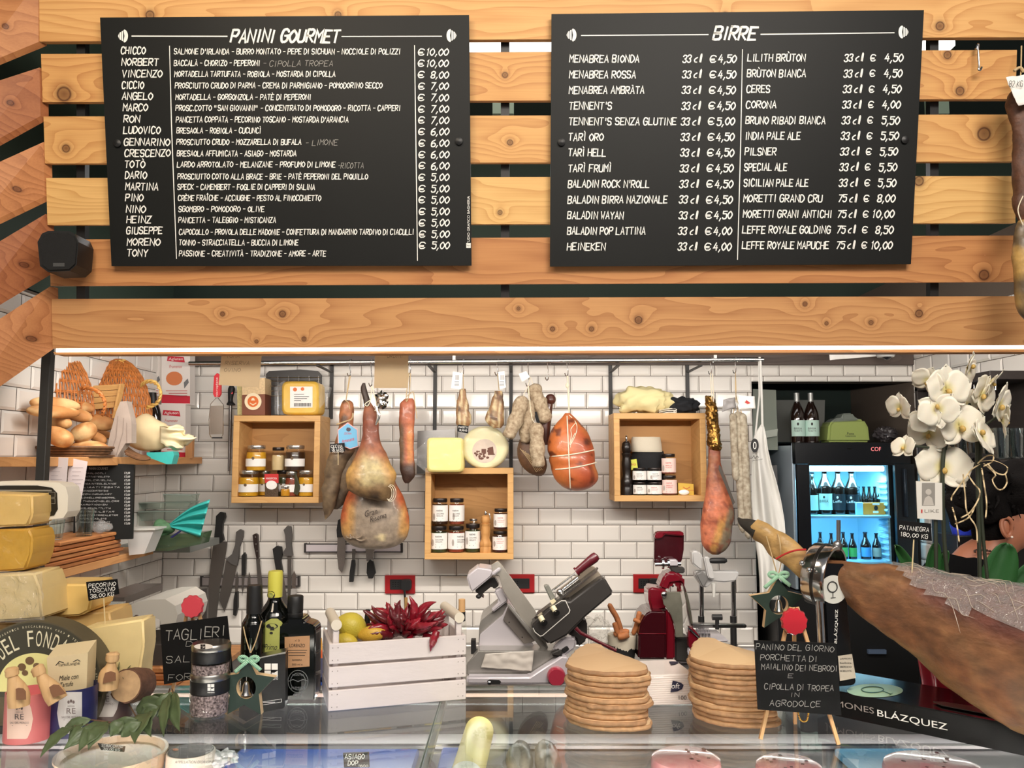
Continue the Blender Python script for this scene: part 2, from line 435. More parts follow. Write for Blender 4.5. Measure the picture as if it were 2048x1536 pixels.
def flatg(mb,poly,pl,n=14,mi=0):
    """outline laid on a curved surface, in upright strips"""
    u0,u1=min(p[0] for p in poly)+.01,max(p[0] for p in poly)-.01;vs=[]
    for i in range(n+1):
        u=u0+(u1-u0)*i/n;h=[]
        for j in range(len(poly)):
            (a,b),(c,d)=poly[j],poly[(j+1) % len(poly)]
            if (a-u)*(c-u) <= 0 and a != c:h.append(b+(d-b)*(u-a)/(c-a))
        vs+= [pl(u,min(h)),pl(u,max(h))]
    mb.add(vs,[(2*i,2*i+1,2*i+3,2*i+2) for i in range(n)],mi)
def fringe(pl,e):
    """same surface moved e metres toward the viewer"""
    def f(u,v):
        p=pl(u,v);return p-(p-CAMP).normalized()*e
    return f
# ------------------------------------------------------------------ the room
YB=3.88                                   # back wall
XL,XR=-1.62,1.895                       # side walls
ZG=1.14                                   # top of the glass counter
ZW=.86                                    # work counter behind it
tile_m=mat('glazed_tile',(226,221,214),rough=.16,var=.05,vs=3,bump=.03,bs=14,spec=.55)
grout_m=mat('grout',(96,84,74),rough=.9)
TW,TH=.152,.07735
zrow=P(1024,1016.5,YB).z;xcol=P(1044.3,1030,YB).x
def tiles(mb,org,ud,nrm,a0,a1,z0,z1,ph):
    """bevelled metro tiles in running bond on a wall; a = distance along ud from org"""
    ud,nrm,org=V(ud),V(nrm),V(org)
    j0=math.floor((z0-zrow)/TH)-1
    for j in range(j0,j0+int((z1-z0)/TH)+4):
        za,zb=max(zrow+j*TH+.0013,z0),min(zrow+(j+1)*TH-.0013,z1)
        if zb-za<.006:continue
        off=ph+(j % 2)*TW/2;i0=math.floor((a0-off)/TW)-1
        for i in range(i0,i0+int((a1-a0)/TW)+4):
            xa,xb=max(off+i*TW+.0013,a0),min(off+(i+1)*TW-.0013,a1)
            if xb-xa<.006:continue
            b=min(.009,(xb-xa)*.3,(zb-za)*.3)
            q=lambda x,z,d:org+ud*x+V((0,0,z))+nrm*d
            vs=[q(xa,za,0),q(xb,za,0),q(xb,zb,0),q(xa,zb,0),q(xa+b,za+b,.0045),q(xb-b,za+b,.0045),q(xb-b,zb-b,.0045),q(xa+b,zb-b,.0045)]
            mb.add(vs,[(4,5,6,7),(0,1,5,4),(1,2,6,5),(2,3,7,6),(3,0,4,7)],0)
ztop=P(1024,731,YB).z                   # upper edge of the tiling
xn0,xn1=P(1509,1000,YB).x,XR          # niche for the fridge
zn1=P(1650,763,YB).z
green_m=mat('dark_green_paint',(46,62,52),rough=.7,var=.1,vs=2)
m=MB()
m.box(((XL-.2+xn0)/2,YB+.06,(ztop)/2),(xn0-XL+.2,.115,ztop),mi=1,bev=0)
m.box(((xn0+xn1)/2,YB+.06,(zn1+ztop)/2),(xn1-xn0,.115,ztop-zn1),mi=1,bev=0)
tiles(m,(0,YB,0),(1,0,0),(0,-1,0),XL,xn0,.8,ztop,xcol)
tiles(m,(0,YB,0),(1,0,0),(0,-1,0),xn0,xn1,zn1,ztop,xcol)
struct('wall_back',m,[tile_m,grout_m])
m=MB();m.box((XL-.06,1.6,1.14),(.115,4.6,2.28),mi=1,bev=0)
tiles(m,(XL,0,0),(0,1,0),(1,0,0),1.2,YB-.004,.8,2.27,.03);struct('wall_left',m,[tile_m,grout_m])
m=MB();m.box((XL-.06,1.6,2.935),(.115,4.6,1.3),bev=0);struct('wall_left_upper',m,green_m)
m=MB();m.box((XR+.06,2.9,1.3),(.115,3.6,2.6),mi=1,bev=0)
tiles(m,(XR,0,0),(0,1,0),(-1,0,0),2.2,YB-.004,.8,2.34,.05);struct('wall_right',m,[tile_m,grout_m])
m=MB();m.box((0,1.5,-.05),(8,8,.1),bev=0);struct('floor',m,mat('floor_tile',(120,112,104),rough=.35,var=.15,vs=2))
m=MB();m.box((0,4.6,3.6),(9,6.5,.08),bev=0);struct('ceiling',m,mat('dark_ceiling',(44,56,50),rough=.8))
m=MB();m.box((0,YB+1.0,2.9),(9,.1,1.5),bev=0);struct('wall_upper',m,green_m)
zt2=P(1024,708,YB-.02).z
m=MB();m.box(((XL+XR)/2,YB-.012,(ztop+zt2)/2+.03),(XR-XL-.01,.03,zt2-ztop+.06),bev=.002)
struct('trim_1',m,wood('dark_trim',(92,80,74),(58,48,44),seed=4,gs=60,contrast=.6))
# niche lining behind the fridge
m=MB();d=.75;nb=mat('niche_green',(28,44,38),rough=.7)
m.box(((xn0+XR)/2,YB+d,1.1),(XR-xn0+.1,.04,2.2),bev=0);m.box((xn0-.02,YB+.12+d/2,1.1),(.03,d,2.2),bev=0)
m.box((XR+.02,YB+.12+d/2,1.1),(.03,d,2.2),bev=0);m.box(((xn0+XR)/2,YB+.12+d/2,zn1+.1),(XR-xn0,d,.03),bev=0)
struct('wall_niche',m,nb)
# lit things high behind the slats (ceiling lamps seen through the gaps)
lampm=mat('lamp_white',(255,252,244),emit=2.2)
for k,(u0,u1,v0,v1) in enumerate(((930,1110,82,108),(1848,1895,78,106))):
    m=MB();Yl=3.3;a,b=P(u0,v1,Yl),P(u1,v0,Yl)
    m.box(((a.x+b.x)/2,Yl,(a.z+b.z)/2),(b.x-a.x,.12,b.z-a.z),bev=.004);c=MB();c.box(((a.x+b.x)/2,Yl,b.z+.02),(b.x-a.x+.04,.16,.035))
    c.box(((a.x+b.x)/2,Yl,b.z+.2),(.02,.02,.34))
    t=thing('ceiling_lamp',['white panel lamp seen through the slats between the two menu boards','white panel lamp seen through the slats beside the beer menu'][k],'lamp',((a.x+b.x)/2,Yl,a.z))
    part('diffuser',m,lampm,t);part('housing',c,mat('black_metal',(24,24,25),rough=.45),t)
pg=mat('grey_green_panel',(120,138,124),rough=.5)
for (u0,u1,v0,v1,lab_) in ((1855,1892,200,232,'grey green metal duct behind the slats beside the beer menu'),(985,1028,205,232,'grey green metal duct behind the slats between the two menus')):
    a,b=P(u0,v1,3.5),P(u1,v0,3.5);m=MB();m.box(((a.x+b.x)/2,3.5,(a.z+3.55)/2),(b.x-a.x,.05,3.55-a.z));solo('ceiling_duct',m,pg,lab_,'duct')
# work counter under the tiles
steel=mat('brushed_steel',(176,174,172),rough=.32,metal=1,var=.12,vs=40,stretch=(.2,1,1))
m=MB();m.box((-.24,3.53,ZW-.02),(2.72,.68,.04));t=thing('work_counter','steel work counter running along the white tiled wall','counter',(-.24,3.53,0))
part('worktop',m,steel,t);m=MB();m.box((-.24,3.56,.41),(2.66,.58,.82));part('cabinet_body',m,mat('grey_laminate',(96,94,92),rough=.5),t)
# ------------------------------------------------------------------ slatted canopy
LEAN=R(9);CN=V((0,-cos(LEAN),-sin(LEAN)));CUP=V((0,-sin(LEAN),cos(LEAN)));C0=P(1024,690,2.45)
pc=onplane(C0,CN)
canopy=thing('slatted_canopy','pine slat canopy over the counter carrying both menu boards','canopy',(0,2.45,P(0,700,2.45).z))
canopy_k={0:[(300,30,9),(1880,52,9),(676,30,7),(1450,30,6)],1:[(128,188,15),(1920,182,9),(1895,110,8),(1010,150,6)],2:[(132,297,8),(1968,268,14),(1020,285,6)],
            3:[(1838,362,10),(1000,425,5)],4:[(1968,550,11),(150,520,6)],5:[(445,628,5),(565,628,7),(608,678,5),(513,683,4),(1037,617,4),(1105,658,5),(1183,658,5),(1277,640,8),(1610,608,5),(1742,645,5),(1653,647,4),(1838,627,8)]}
slat_px=[((78,-60),(2120,-66),(2120,74),(79,83)),((82,108),(2034,100),(2031,198),(85,204)),((87,233),(2030,229),(2029,323),(90,327)),
           ((92,356),(2031,352),(2031,446),(95,450)),((99,479),(2032,471),(2032,564),(101,572)),((103,598),(2120,592),(2120,690),(105,697))]
slat_c=[((222,172,110),(182,120,62)),((214,162,100),(170,106,56)),((216,166,104),(178,118,62)),((226,182,116),(188,132,70)),((196,138,86),(148,88,50)),((202,150,98),(158,102,60))]
for i,px in enumerate(slat_px):
    kn=[]
    for (u,v,r) in canopy_k[i]:
        p=pc(u,v);kn.append((p.x,p.z,r*S(2.4)))
    m=MB();m.slab(px,pc,-CN*(.024 if i<5 else .03))
    part('slat',m,wood('pine_%d' % i,*slat_c[i],knots=kn,seed=i+1,gs=100),canopy,smooth=0)
# boards of the side wing, running down and outward from the corner
wing=[((80,-40,80,84),(5-26,116)),((82,135,84,232),(161,277)),((90,284,92,393),(324,436)),((94,428,98,540),(483,597)),((103,573,105,688),(638,760))]
wc=[((190,130,82),(146,84,48)),((168,106,66),(120,64,36)),((192,130,82),(140,80,46)),((166,104,66),(122,66,40)),((194,134,88),(150,90,54))]
for i,((u0,v0,u1,v1),(lv0,lv1)) in enumerate(wing):
    a,b=pc(u0-3,v0),pc(u1-3,v1);k=1.7
    ls=lambda vr,vl,ur:(ur-ur*k,vr+(vl-vr)*k)
    c,d_=P(*ls(v0,lv0,u0),2.25),P(*ls(v1,lv1,u1),2.25)
    m=MB();m.prism3([a,c,d_,b],V((.012,.022,0)));p=P(48,(v0+v1)/2+40,2.35)
    part('side_board',m,wood('pine_wing_%d' % i,*wc[i],knots=[(P(24,208 if i==1 else v1-20,2.3).x,P(24,208 if i==1 else v1-20,2.3).z,.008)],seed=20+i,gs=90),canopy,smooth=0)
blk=mat('black_metal',(24,24,25),rough=.45)
for u in (150,1010,1880):
    a,b=pc(u,700)+V((0,.045,.0)),pc(u,-60)+V((0,.045,0));m=MB();m.tube([a,b],.018,4,ref=(1,1,0));part('upright',m,blk,canopy,smooth=0)
m=MB();zp=pc(100,690).z;m.box((-1.432,2.53,zp/2+.1),(.028,.028,zp+.1));part('corner_post',m,mat('black_steel',(40,39,37),rough=.5),canopy)
m=MB();m.slab([(106,704),(2120,697),(2120,704),(110,709)],onplane(C0+V((0,.014,0)),(0,-1,0)),(0,.05,0));part('lower_batten',m,MATS['pine_5'],canopy,smooth=0)
# LED strip under the beam
led=thing('led_strip','long bright strip lamp under the lowest canopy beam','lamp',P(1060,699,2.455))
m=MB();m.slab([(112,696.6),(2120,690),(2120,697.5),(112,704)],onplane(C0+V((0,.012,0)),(0,-1,0)),(0,.012,0));part('diffuser',m,mat('led_white',(255,240,222),emit=5),led,smooth=0)
m=MB();m.slab([(108,692),(2120,685),(2120,705),(108,710)],onplane(C0+V((0,.038,0)),(0,-1,0)),(0,.006,0));part('profile',m,mat('aluminium',(190,190,190),rough=.3,metal=1),led,smooth=0)
zl=P(1060,700,2.49).z
la=area('led_strip_light',(.1,2.575,zl-.006),(.1,3.88,zl-.5),3.0,.03,25,(1,.93,.85));la.data.spread=R(165)
# ------------------------------------------------------------------ menu boards
board_m=mat('menu_black',(22,23,22),rough=.5,var=.1,vs=5,spec=.22)
chalk=mat('chalk_white',(240,238,232),rough=.7);chalk_t=mat('chalk_thin',(168,166,160),rough=.8)
BD=.026
pb=onplane(C0+CN*BD,CN);pt=onplane(C0+CN*(BD+.0006),CN)
def emblem(m,u,v,s):
    q=[(u-s*2,v)];flat(m,[(u+s*(8*cos(a)),v+13*sin(a)) for a in [R(-88+i*16) for i in range(12)]]+[(u-s*1,v+11),(u+s*1,v),(u-s*1,v-11)],pt)
    for (du,h) in ((-3,9.5),(-7,7)):flat(m,[(u+s*(du-1.7),v-h),(u+s*(du+1.2),v-h-1),(u+s*(du+1.2),v+h+1),(u+s*(du-1.7),v+h)],pt)
    flat(m,[(u-s*9.5,v-6),(u-s*12,v),(u-s*9.5,v+6)],pt)
def board(name,px,label,bolts):
    t=thing(name,label,'sign',pc((px[0][0]+px[1][0])/2,px[2][1]))
    m=MB();m.slab(px,pb,-CN*.008);part('panel',m,board_m,t,smooth=0)
    for (u,v) in bolts:
        m=MB();c=pt(u,v);m.tube([c-CN*.012,c,c+CN*.006,c+CN*.009],[.009,.011,.011,.004],14);part('bolt',m,blk,t)
    return t
tb=board('menu_board',[(200,35),(938,30),(943,531),(223,532)],'black menu board of sandwiches with white brush lettering, beside the speaker',[(236,287),(918,283)])
m=MB();th_=MB()
hand(m,'PANINI GOURMET',461,72,681,24,pt,.2,.3,.3)
flat(m,[(263,71),(455,71.5),(455,74),(263,73.5)],pt);flat(m,[(683,72),(884,71.5),(884,73.5),(683,74)],pt)
emblem(m,248,72,1);emblem(m,901,71,-1)
ribbon(m,[(339,92),(343,250),(353,517)],1,pt);ribbon(m,[(829,91),(832,300),(835,521)],1,pt)
for (s_,u0,u1,v) in (('CHICCO',242,291,101),('NORBERT',243,317,124),('VINCENZO',244,325,147),('CICCIO',244,288,170),('ANGELO',244,306,192),('MARCO',246,296,215),('RON',247,280,238),
        ('LUDOVICO',247,321,260),('GENNARINO',248,340,284),('CRESCENZO',249,341,306),('TOTÒ',249,290,328),('DARIO',250,294,350),('MARTINA',251,317,373),('PINO',251,287,395),('NINO',252,292,418),
        ('HEINZ',253,303,439),('GIUSEPPE',253,325,461),('MORENO',254,321,484),('TONY',254,296,506)):hand(m,s_,u0,v,u1,13.5,pt,.18,.12)
for (s_,u0,u1,v) in (("SALMONE D'IRLANDA - BURRO MONTATO - PEPE DI SICHUAN - NOCCIOLE DI POLIZZI",348,801,103),('BACCALÀ - CHORIZO - PEPERONI',348,520,126),('MORTADELLA TARTUFATA - ROBIOLA - MOSTARDA DI CIPOLLA',349,671,148),
        ('PROSCIUTTO CRUDO DI PARMA - CREMA DI PARMIGIANO - POMODORINO SECCO',350,765,171),('MORTADELLA - GORGONZOLA - PATÈ DI PEPERONI',351,622,194),('PROSC.COTTO "SAN GIOVANNI" - CONCENTRATO DI POMODORO - RICOTTA - CAPPERI',351,801,216),
        ("PANCETTA COPPATA - PECORINO TOSCANO - MOSTARDA D'ARANCIA",352,697,239),('BRESAOLA - ROBIOLA - CUCUNCÌ',353,522,261),('PROSCIUTTO CRUDO - MOZZARELLA DI BUFALA',353,603,284),('BRESAOLA AFFUMICATA - ASIAGO - MOSTARDA',354,593,307),
        ('LARDO ARROTOLATO - MELANZANE - PROFUMO DI LIMONE',354,671,329),('PROSCIUTTO COTTO ALLA BRACE - BRIE - PATÈ PEPERONI DEL PIQUILLO',355,736,353),('SPECK - CAMEMBERT - FOGLIE DI CAPPERI DI SALINA',355,630,374),
        ('CRÈME FRAÎCHE - ACCIUGHE - PESTO AL FINOCCHIETTO',356,642,396),('SGOMBRO - POMODORO - OLIVE',357,529,418),('PANCETTA - TALEGGIO - MISTICANZA',357,552,440),('CAPOCOLLO - PROVOLA DELLE MADONIE - CONFETTURA DI MANDARINO TARDIVO DI CIACULLI',358,828,464),
        ('TONNO - STRACCIATELLA - BUCCIA DI LIMONE',358,597,485),('PASSIONE - CREATIVITÀ - TRADIZIONE - AMORE - ARTE',358,652,507)):hand(m,s_,u0,v,u1,10.5,pt,.17,.12)
for (s_,u0,u1,v) in (('- CIPOLLA TROPEA',526,667,127),('- LIMONE',611,676,285),('-RICOTTA',676,728,331)):hand(th_,s_,u0,v,u1,11,pt,.09,.2,.5)
for i,s_ in enumerate('10,00 10,00 8,00 7,00 7,00 7,00 7,00 6,00 6,00 6,00 6,00 5,00 5,00 5,00 5,00 5,00 5,00 5,00'.split()):
    v=104+22.75*i;du=i*.12;hand(m,'€',836+du,v,849+du,12,pt,.18,.1);hand(m,s_,(851 if len(s_)>4 else 861)+du,v,898+du,13.5,pt,.17,.25)
printed(m,'STUDIO GRAFICO BAGHERIA',937-50,442,937+50,5,pt,rot=pi/2)
flat(m,rect(932.5,486,941.5,496),pt);printed(th_,'f',935,491,939,7,onplane(C0+CN*(BD+.0012),CN),rot=pi/2)
part('lettering',m,chalk,tb,smooth=0);part('chalk_note',th_,chalk_t,tb,smooth=0)
tb=board('menu_board',[(1103,28),(1848,20),(1822,528),(1100,533)],'black menu board listing bottled beers in white brush lettering',[(1123,285),(1809,280)])
m=MB();hand(m,'BIRRE',1426,66,1516,25,pt,.2,.3,.3)
flat(m,[(1162,70),(1417,68),(1417,70.3),(1162,72)],pt);flat(m,[(1521,67.5),(1789,64.5),(1789,66.5),(1521,70)],pt)
emblem(m,1145,70,1);emblem(m,1805,64,-1);ribbon(m,[(1485,99),(1481,300),(1475,519)],1,pt)
for i,(s_,u1,p_) in enumerate((('MENABREA BIONDA',1279,'4,50'),('MENABREA ROSSA',1272,'4,50'),('MENABREA AMBRÀTA',1289,'4,50'),("TENNENT'S",1224,'4,50'),("TENNENT'S SENZA GLUTINE",1353,'5,00'),('TARÌ ORO',1207,'4,50'),('TARÌ HELL',1212,'4,50'),
        ('TARÌ FRUMÌ',1223,'4,50'),("BALADIN ROCK N'ROLL",1299,'4,50'),('BALADIN BIRRA NAZIONALE',1335,'4,50'),('BALADIN WAYAN',1247,'4,50'),('BALADIN POP LATTINA',1291,'4,00'),('HEINEKEN',1211,'4,00'))):
    v=117.5+31.3*i;d_=-.4*i
    hand(m,s_,1139+d_,v,u1,14,pt,.17,.12);hand(m,'33 cl',1365+2*d_,v,1404+2*d_,14,pt,.17,.25);hand(m,'€',1420+2.2*d_,v,1433+2.2*d_,13,pt,.18,.1);hand(m,p_,1437+2.2*d_,v,1474+2.2*d_,15,pt,.17,.25)
for i,(s_,u1,c_,p_) in enumerate((('LILITH BRÙTON',1611,'33 cl','4,50'),('BRÙTON BIANCA',1612,'33 cl','4,50'),('CERES',1540,'33 cl','4,50'),('CORONA',1553,'33 cl','4,00'),('BRUNO RIBADI BIANCA',1651,'33 cl','5,50'),('INDIA PALE ALE',1601,'33 cl','5,50'),('PILSNER',1553,'33 cl','5,50'),
        ('SPECIAL ALE',1574,'33 cl','5,50'),('SICILIAN PALE ALE',1617,'33 cl','5,50'),('MORETTI GRAND CRU',1645,'75 cl','8,00'),('MORETTI GRANI ANTICHI',1664,'75 cl','10,00'),('LEFFE ROYALE GOLDING',1661,'75 cl','8,50'),('LEFFE ROYALE MAPUCHE',1658,'75 cl','10,00'))):
    v=115.5+31.25*i;d_=-i
    hand(m,s_,1495+.9*d_,v,u1,14,pt,.17,.12);hand(m,c_,1688+1.3*d_,v,1727+1.4*d_,14,pt,.17,.25);hand(m,'€',1741+1.5*d_,v,1752+1.5*d_,12,pt,.18,.1)
    hand(m,p_,(1770 if len(p_)<5 else 1761)+1.75*d_,v,1807+1.75*d_,15,pt,.17,.25)
part('lettering',m,chalk,tb,smooth=0)
# speaker, hook and meats on the canopy
spk=thing('wall_speaker','small black loudspeaker at the corner of the slatted canopy','speaker',P(116,545,2.3))
m=MB();ol=[(75,484),(84,467),(96,462),(138,462),(150,468),(157,484),(153,530),(140,542),(96,544),(80,532)]
m.slab(ol,onY(2.3),(0,.085,0));part('cabinet',m,mat('black_plastic',(22,22,23),rough=.5),spk,smooth=0)
m=MB();m.slab([(116+(u-116)*.9,503+(v-503)*.9) for u,v in ol],onY(2.294),(0,.008,0));part('grille',m,mat('speaker_cloth',(15,15,16),rough=.85,bump=.4,bs=900),spk,smooth=0)
m=MB();flat(m,rect(106,526,129,533),onY(2.2935));part('badge',m,mat('badge_grey',(70,70,70),rough=.4),spk)
m=MB();c=P(118,500,2.385);m.tube([c,c+V((0,.09,.02))],.012,8);part('bracket',m,blk,spk)
def shook(mb,u,v0,v1,Y,r=.0022,w=7):
    """S hook: over the rail at v0, curled under at v1"""
    pts=[(u+w*.7,v0+6),(u+w*.5,v0-1),(u,v0-3),(u-1,v0+5),(u,(v0+v1)/2),(u+1,v1-8),(u,v1-1),(u-w*.5,v1),(u-w*.8,v1-6)]
    mb.tube([P(a,b,Y) for a,b in catmull(pts,22)],r,7)
chrome=mat('chrome',(200,200,200),rough=.15,metal=1)
m=MB();shook(m,1957,92,140,2.29,.003,-8);solo('steel_hook',m,chrome,'bent steel hook hanging empty on the slat beside the beer menu','hook')
# ------------------------------------------------------------------ hanging rail, straps, shelf boxes
YR=3.60
rail=thing('hanging_rail','long steel rail with black straps above the tiled wall','rail',P(950,725,YR))
a,b=P(378,727,YR),P(1527,719,YR)
m=MB();m.tube([a,b],.009,12);part('rail_tube',m,mat('satin_steel',(205,203,200),rough=.22,metal=1),rail)
for u in (908,1431):
    m=MB();p=P(u,722,YR);q=P(u,706,YB-.03);m.tube([p+V((0,0,.005)),V((p.x,p.y,q.z)),q],.007,8);part('bracket',m,mat('white_enamel',(230,228,222),rough=.3),rail)
strap=mat('black_strap',(38,36,35),rough=.5)
for u,v1 in ((663,838),(870,866),(1022,940),(1221,832),(1375,832)):
    a,b=P(u,712,YB-.012),P(u,v1,YB-.012);m=MB();m.box(((a.x+b.x)/2,YB-.012,(a.z+b.z)/2),(.0165,.01,a.z-b.z),bev=.001)
    c=P(u,726,YR);m.box((a.x,(YR+YB)/2,c.z-.012),(.0165,YB-YR,.006));part('strap',m,strap,rail,smooth=0)
boxw=wood('box_birch',(214,168,108),(186,136,80),seed=31,gs=40,contrast=.7,rough=.5);boxi=wood('box_inner',(190,142,86),(158,110,62),seed=33,gs=40,contrast=.8)
YF=3.665                                    # front of the shelf boxes
def shelfbox(u0,v0,u1,v1,label,dv=0):
    p,q=P(u0,v1,YF),P(u1,v0,YF);c=(p+q)/2;wd,ht,dp,tk=q.x-p.x,q.z-p.z,YB-.018-YF,.0265
    t=thing('shelf_box',label,'shelf',(c.x,YF,p.z));yc=YF+dp/2
    for nm,cc,dd in (('top_panel',(c.x,yc,q.z-tk/2),(wd,dp,tk)),('bottom_panel',(c.x,yc,p.z+tk/2),(wd,dp,tk)),('side_panel',(p.x+tk/2,yc,c.z),(tk,dp,ht-2*tk)),('side_panel',(q.x-tk/2,yc,c.z),(tk,dp,ht-2*tk))):
        m=MB();m.box(cc,dd,bev=.0015);part(nm,m,boxw,t,smooth=0)
    m=MB();m.box((c.x,YF+dp-.006,c.z),(wd-2*tk,.012,ht-2*tk),bev=0);part('back_panel',m,boxi,t,smooth=0)
    return p.x+tk,q.x-tk,p.z+tk,q.z
b1=shelfbox(462,831,641,1006,'open birch wall box of yellow jars under the wrapped yellow cheese')
b2=shelfbox(849,936,1027,1119,'open birch wall box holding white labelled jars and a wooden mill')
b3=shelfbox(1229,826,1411,1003,'open birch wall box holding a black mill and a black bag')
# ------------------------------------------------------------------ jars
lidm=mat('jar_lid',(206,202,194),rough=.25,metal=.9);lidd=mat('jar_lid_dark',(52,46,44),rough=.3,metal=.6)
jglass=clear('jar_glass',(250,250,248),refl=1.0,rough=.03)
paper=mat('label_paper',(238,234,228),rough=.7,var=.04,vs=60);ink=mat('print_black',(34,32,32),rough=.7);inkr=mat('print_red',(190,60,56),rough=.7);seal=mat('label_seal',(104,84,62),rough=.5)
def jar(u0,u1,v0,v1,Y,base,content,label,group,lid=None,belly=1.0,lab=(.52,.82),fill=.84,text=None,cap=.13,sealon=True,name='glass_jar',dark=False,labcol=None,side=None):
    """u0..u1 width, v0 top of lid, v1 foot (pixels); stands on height base at distance Y"""
    s_=S(Y,v1);cx=P((u0+u1)/2,v1,Y).x;r=(u1-u0)/2*s_;h=(v1-v0)*s_
    t=thing(name,label,'jar',(cx,Y,base),group);T=M.Translation((cx,Y,base))
    hc=h*(1-cap);sh=lambda z:1+(belly-1)*sin(pi*z/hc)
    prof=[(r*.82,0),(r*.95,.004),(r*.97,hc*.15),(r,hc*.4),(r,hc*.66),(r*.95,hc*.82),(r*.84,hc*.93),(r*.8,hc)]
    m=MB();m.lathe([(x*.955,max(z,.003)) for x,z in prof[:-1] if z <= hc*fill]+[(r*.9,hc*fill),(0,hc*fill)],22,T);part('contents',m,content,t)
    m=MB();m.lathe(prof,24,T);part('glass',m,jglass,t)
    m=MB();m.lathe([(r*.84,hc-.001),(r*.89,hc+.002),(r*.89,h-.003),(r*.86,h),(0,h)],24,T);part('lid',m,lid or lidm,t)
    if lab:
        z0,z1=h*(1-lab[1]),h*(1-lab[0]);m=MB();m.lathe([(r*1.012,z0),(r*1.012,z1)],22,T,a0=R(190),a1=R(350));lb=part('label',m,labcol or paper,t)
        pl=oncyl((cx,Y),r*1.03)
        if sealon:m=MB();vv=v0+(v1-v0)*(lab[0]+.02);flat(m,disc((u0+u1)/2-(u1-u0)*.15,vv,(u1-u0)*.075,(u1-u0)*.075,12),pl);part('seal',m,seal,lb)
        if text:
            m=MB();W=u1-u0;Hh=(lab[1]-lab[0])*(v1-v0);va=v0+(v1-v0)*lab[0];uo=(side or 0)*W
            printed(m,'native',u0+W*.28+uo,va+Hh*.16,u0+W*.66+uo,Hh*.13,pl)
            for k in range(2):printed(m,text[k],u0+W*.28+uo,va+Hh*(.36+.14*k),u0+W*(.74-.05*k)+uo,Hh*.09,pl)
            for k in range(2):flat(m,rect(u0+W*.28+uo,va+Hh*(.66+.15*k),u0+W*(.68-.12*k)+uo,va+Hh*(.69+.15*k)),pl)
            part('print',m,ink if text[2]==0 else inkr,lb,smooth=0)
            m=MB();p0=u0+W*(.13 if not side else .3);flat(m,disc(p0,va+Hh*.55,W*.07,Hh*.22,14),pl);part('emblem',m,mat('emblem_grey',(176,166,158),rough=.7),lb,smooth=0)
    return t
yel=mat('mustard_preserve',(216,160,34),rough=.35,var=.12,vs=50);drk=mat('dark_preserve',(58,36,22),rough=.3,var=.3,vs=80);crm=mat('cream_preserve',(214,188,140),rough=.5)
grn=mat('green_preserve',(64,70,36),rough=.35,var=.3,vs=90);redp=mat('red_preserve',(142,62,38),rough=.35,var=.3,vs=80);hon=mat('honey',(206,146,40),rough=.2);plum=mat('plum_preserve',(64,26,28),rough=.3,var=.2,vs=90)
z=b1[2];g1='preserve jars in the box with yellow jars';zt=z
def q1(*a,**k):jar(*a,**k)
q1(476,517,942,994,3.705,z,yel,'yellow preserve jar standing at the front beside the sharpening steel side of its box',g1)
q1(515,541,942,992,3.77,z,yel,'yellow preserve jar half hidden behind the red spice packet',g1)
q1(552,581,941,992,3.76,z,grn,'dark green preserve jar standing behind the red spice packet',g1,lid=lidd)
q1(570,596,941,991,3.71,z,redp,'reddish preserve jar between the small honey pot and yellow jar',g1)
q1(596,629,941,993,3.705,z,yel,'yellow preserve jar standing beside the cured ham end of its box',g1)
zj=z+.113
q1(492,532,889,940,3.715,zj,yel,'yellow preserve jar standing on top of other jars',g1)
q1(543,569,892,939,3.73,zj,crm,'cream coloured jar without label between a yellow and a brown jar',g1,lid=lidd,lab=None,fill=.76)
q1(570,610,889,940,3.715,zj,drk,'dark brown preserve jar standing on the upper row',g1)
q1(561,580,972,993,3.682,z,hon,'tiny honey pot without label at the front of the box',None,lab=None,name='honey_pot')
for (u0,u1,v,yy) in ((478,545,939.5,3.74),(545,625,939.5,3.74)):pass
m=MB();a=P(478,941,3.70);b=P(626,941,3.70);m.box(((a.x+b.x)/2,3.735,zj-.0025),(b.x-a.x,.1,.003));solo('glass_plate',m,clear('plate_glass',(250,252,250)),'clear glass plate carrying the upper row of yellow and brown jars','plate')
sp=thing('spice_packet','red topped packet of spice leaning in front of jars','packet',P(543,993,3.672)+V((0,0,0)))
m=MB();m.slab([(529,948),(557,948),(556,994.5),(530,994.5)],onY(3.674),(0,.012,0));part('bag',m,mat('spice_clear',(92,74,58),rough=.2,var=.5,vs=260,coat=.5),sp,smooth=0)
m=MB();m.slab([(529,948),(557,948),(557,966),(530,966)],onY(3.673),(0,.0008,0));part('header',m,mat('packet_red',(196,44,44),rough=.4),sp,smooth=0)
m=MB();flat(m,disc(543,970,11,9),onY(3.6725));part('dish_picture',m,paper,sp,smooth=0);m=MB();printed(m,'MARIPOSA',532,957,554,4,onY(3.6722));part('print',m,paper,sp,smooth=0)
m=MB()
for k in range(5):m.loft([(590+k*2,945+k*6,3),(592+k*1.5,962+k*4,7-k*.6),(586+k*2,986+k*1.2,2)],3.69-.004*k,flat=.35,n=8,k=9)
solo('dried_herbs',m,mat('herb_green',(66,66,44),rough=.8,var=.3,vs=60),'sprig of dark dried herbs tucked between the red jar and yellow jar','herbs',kind='stuff')
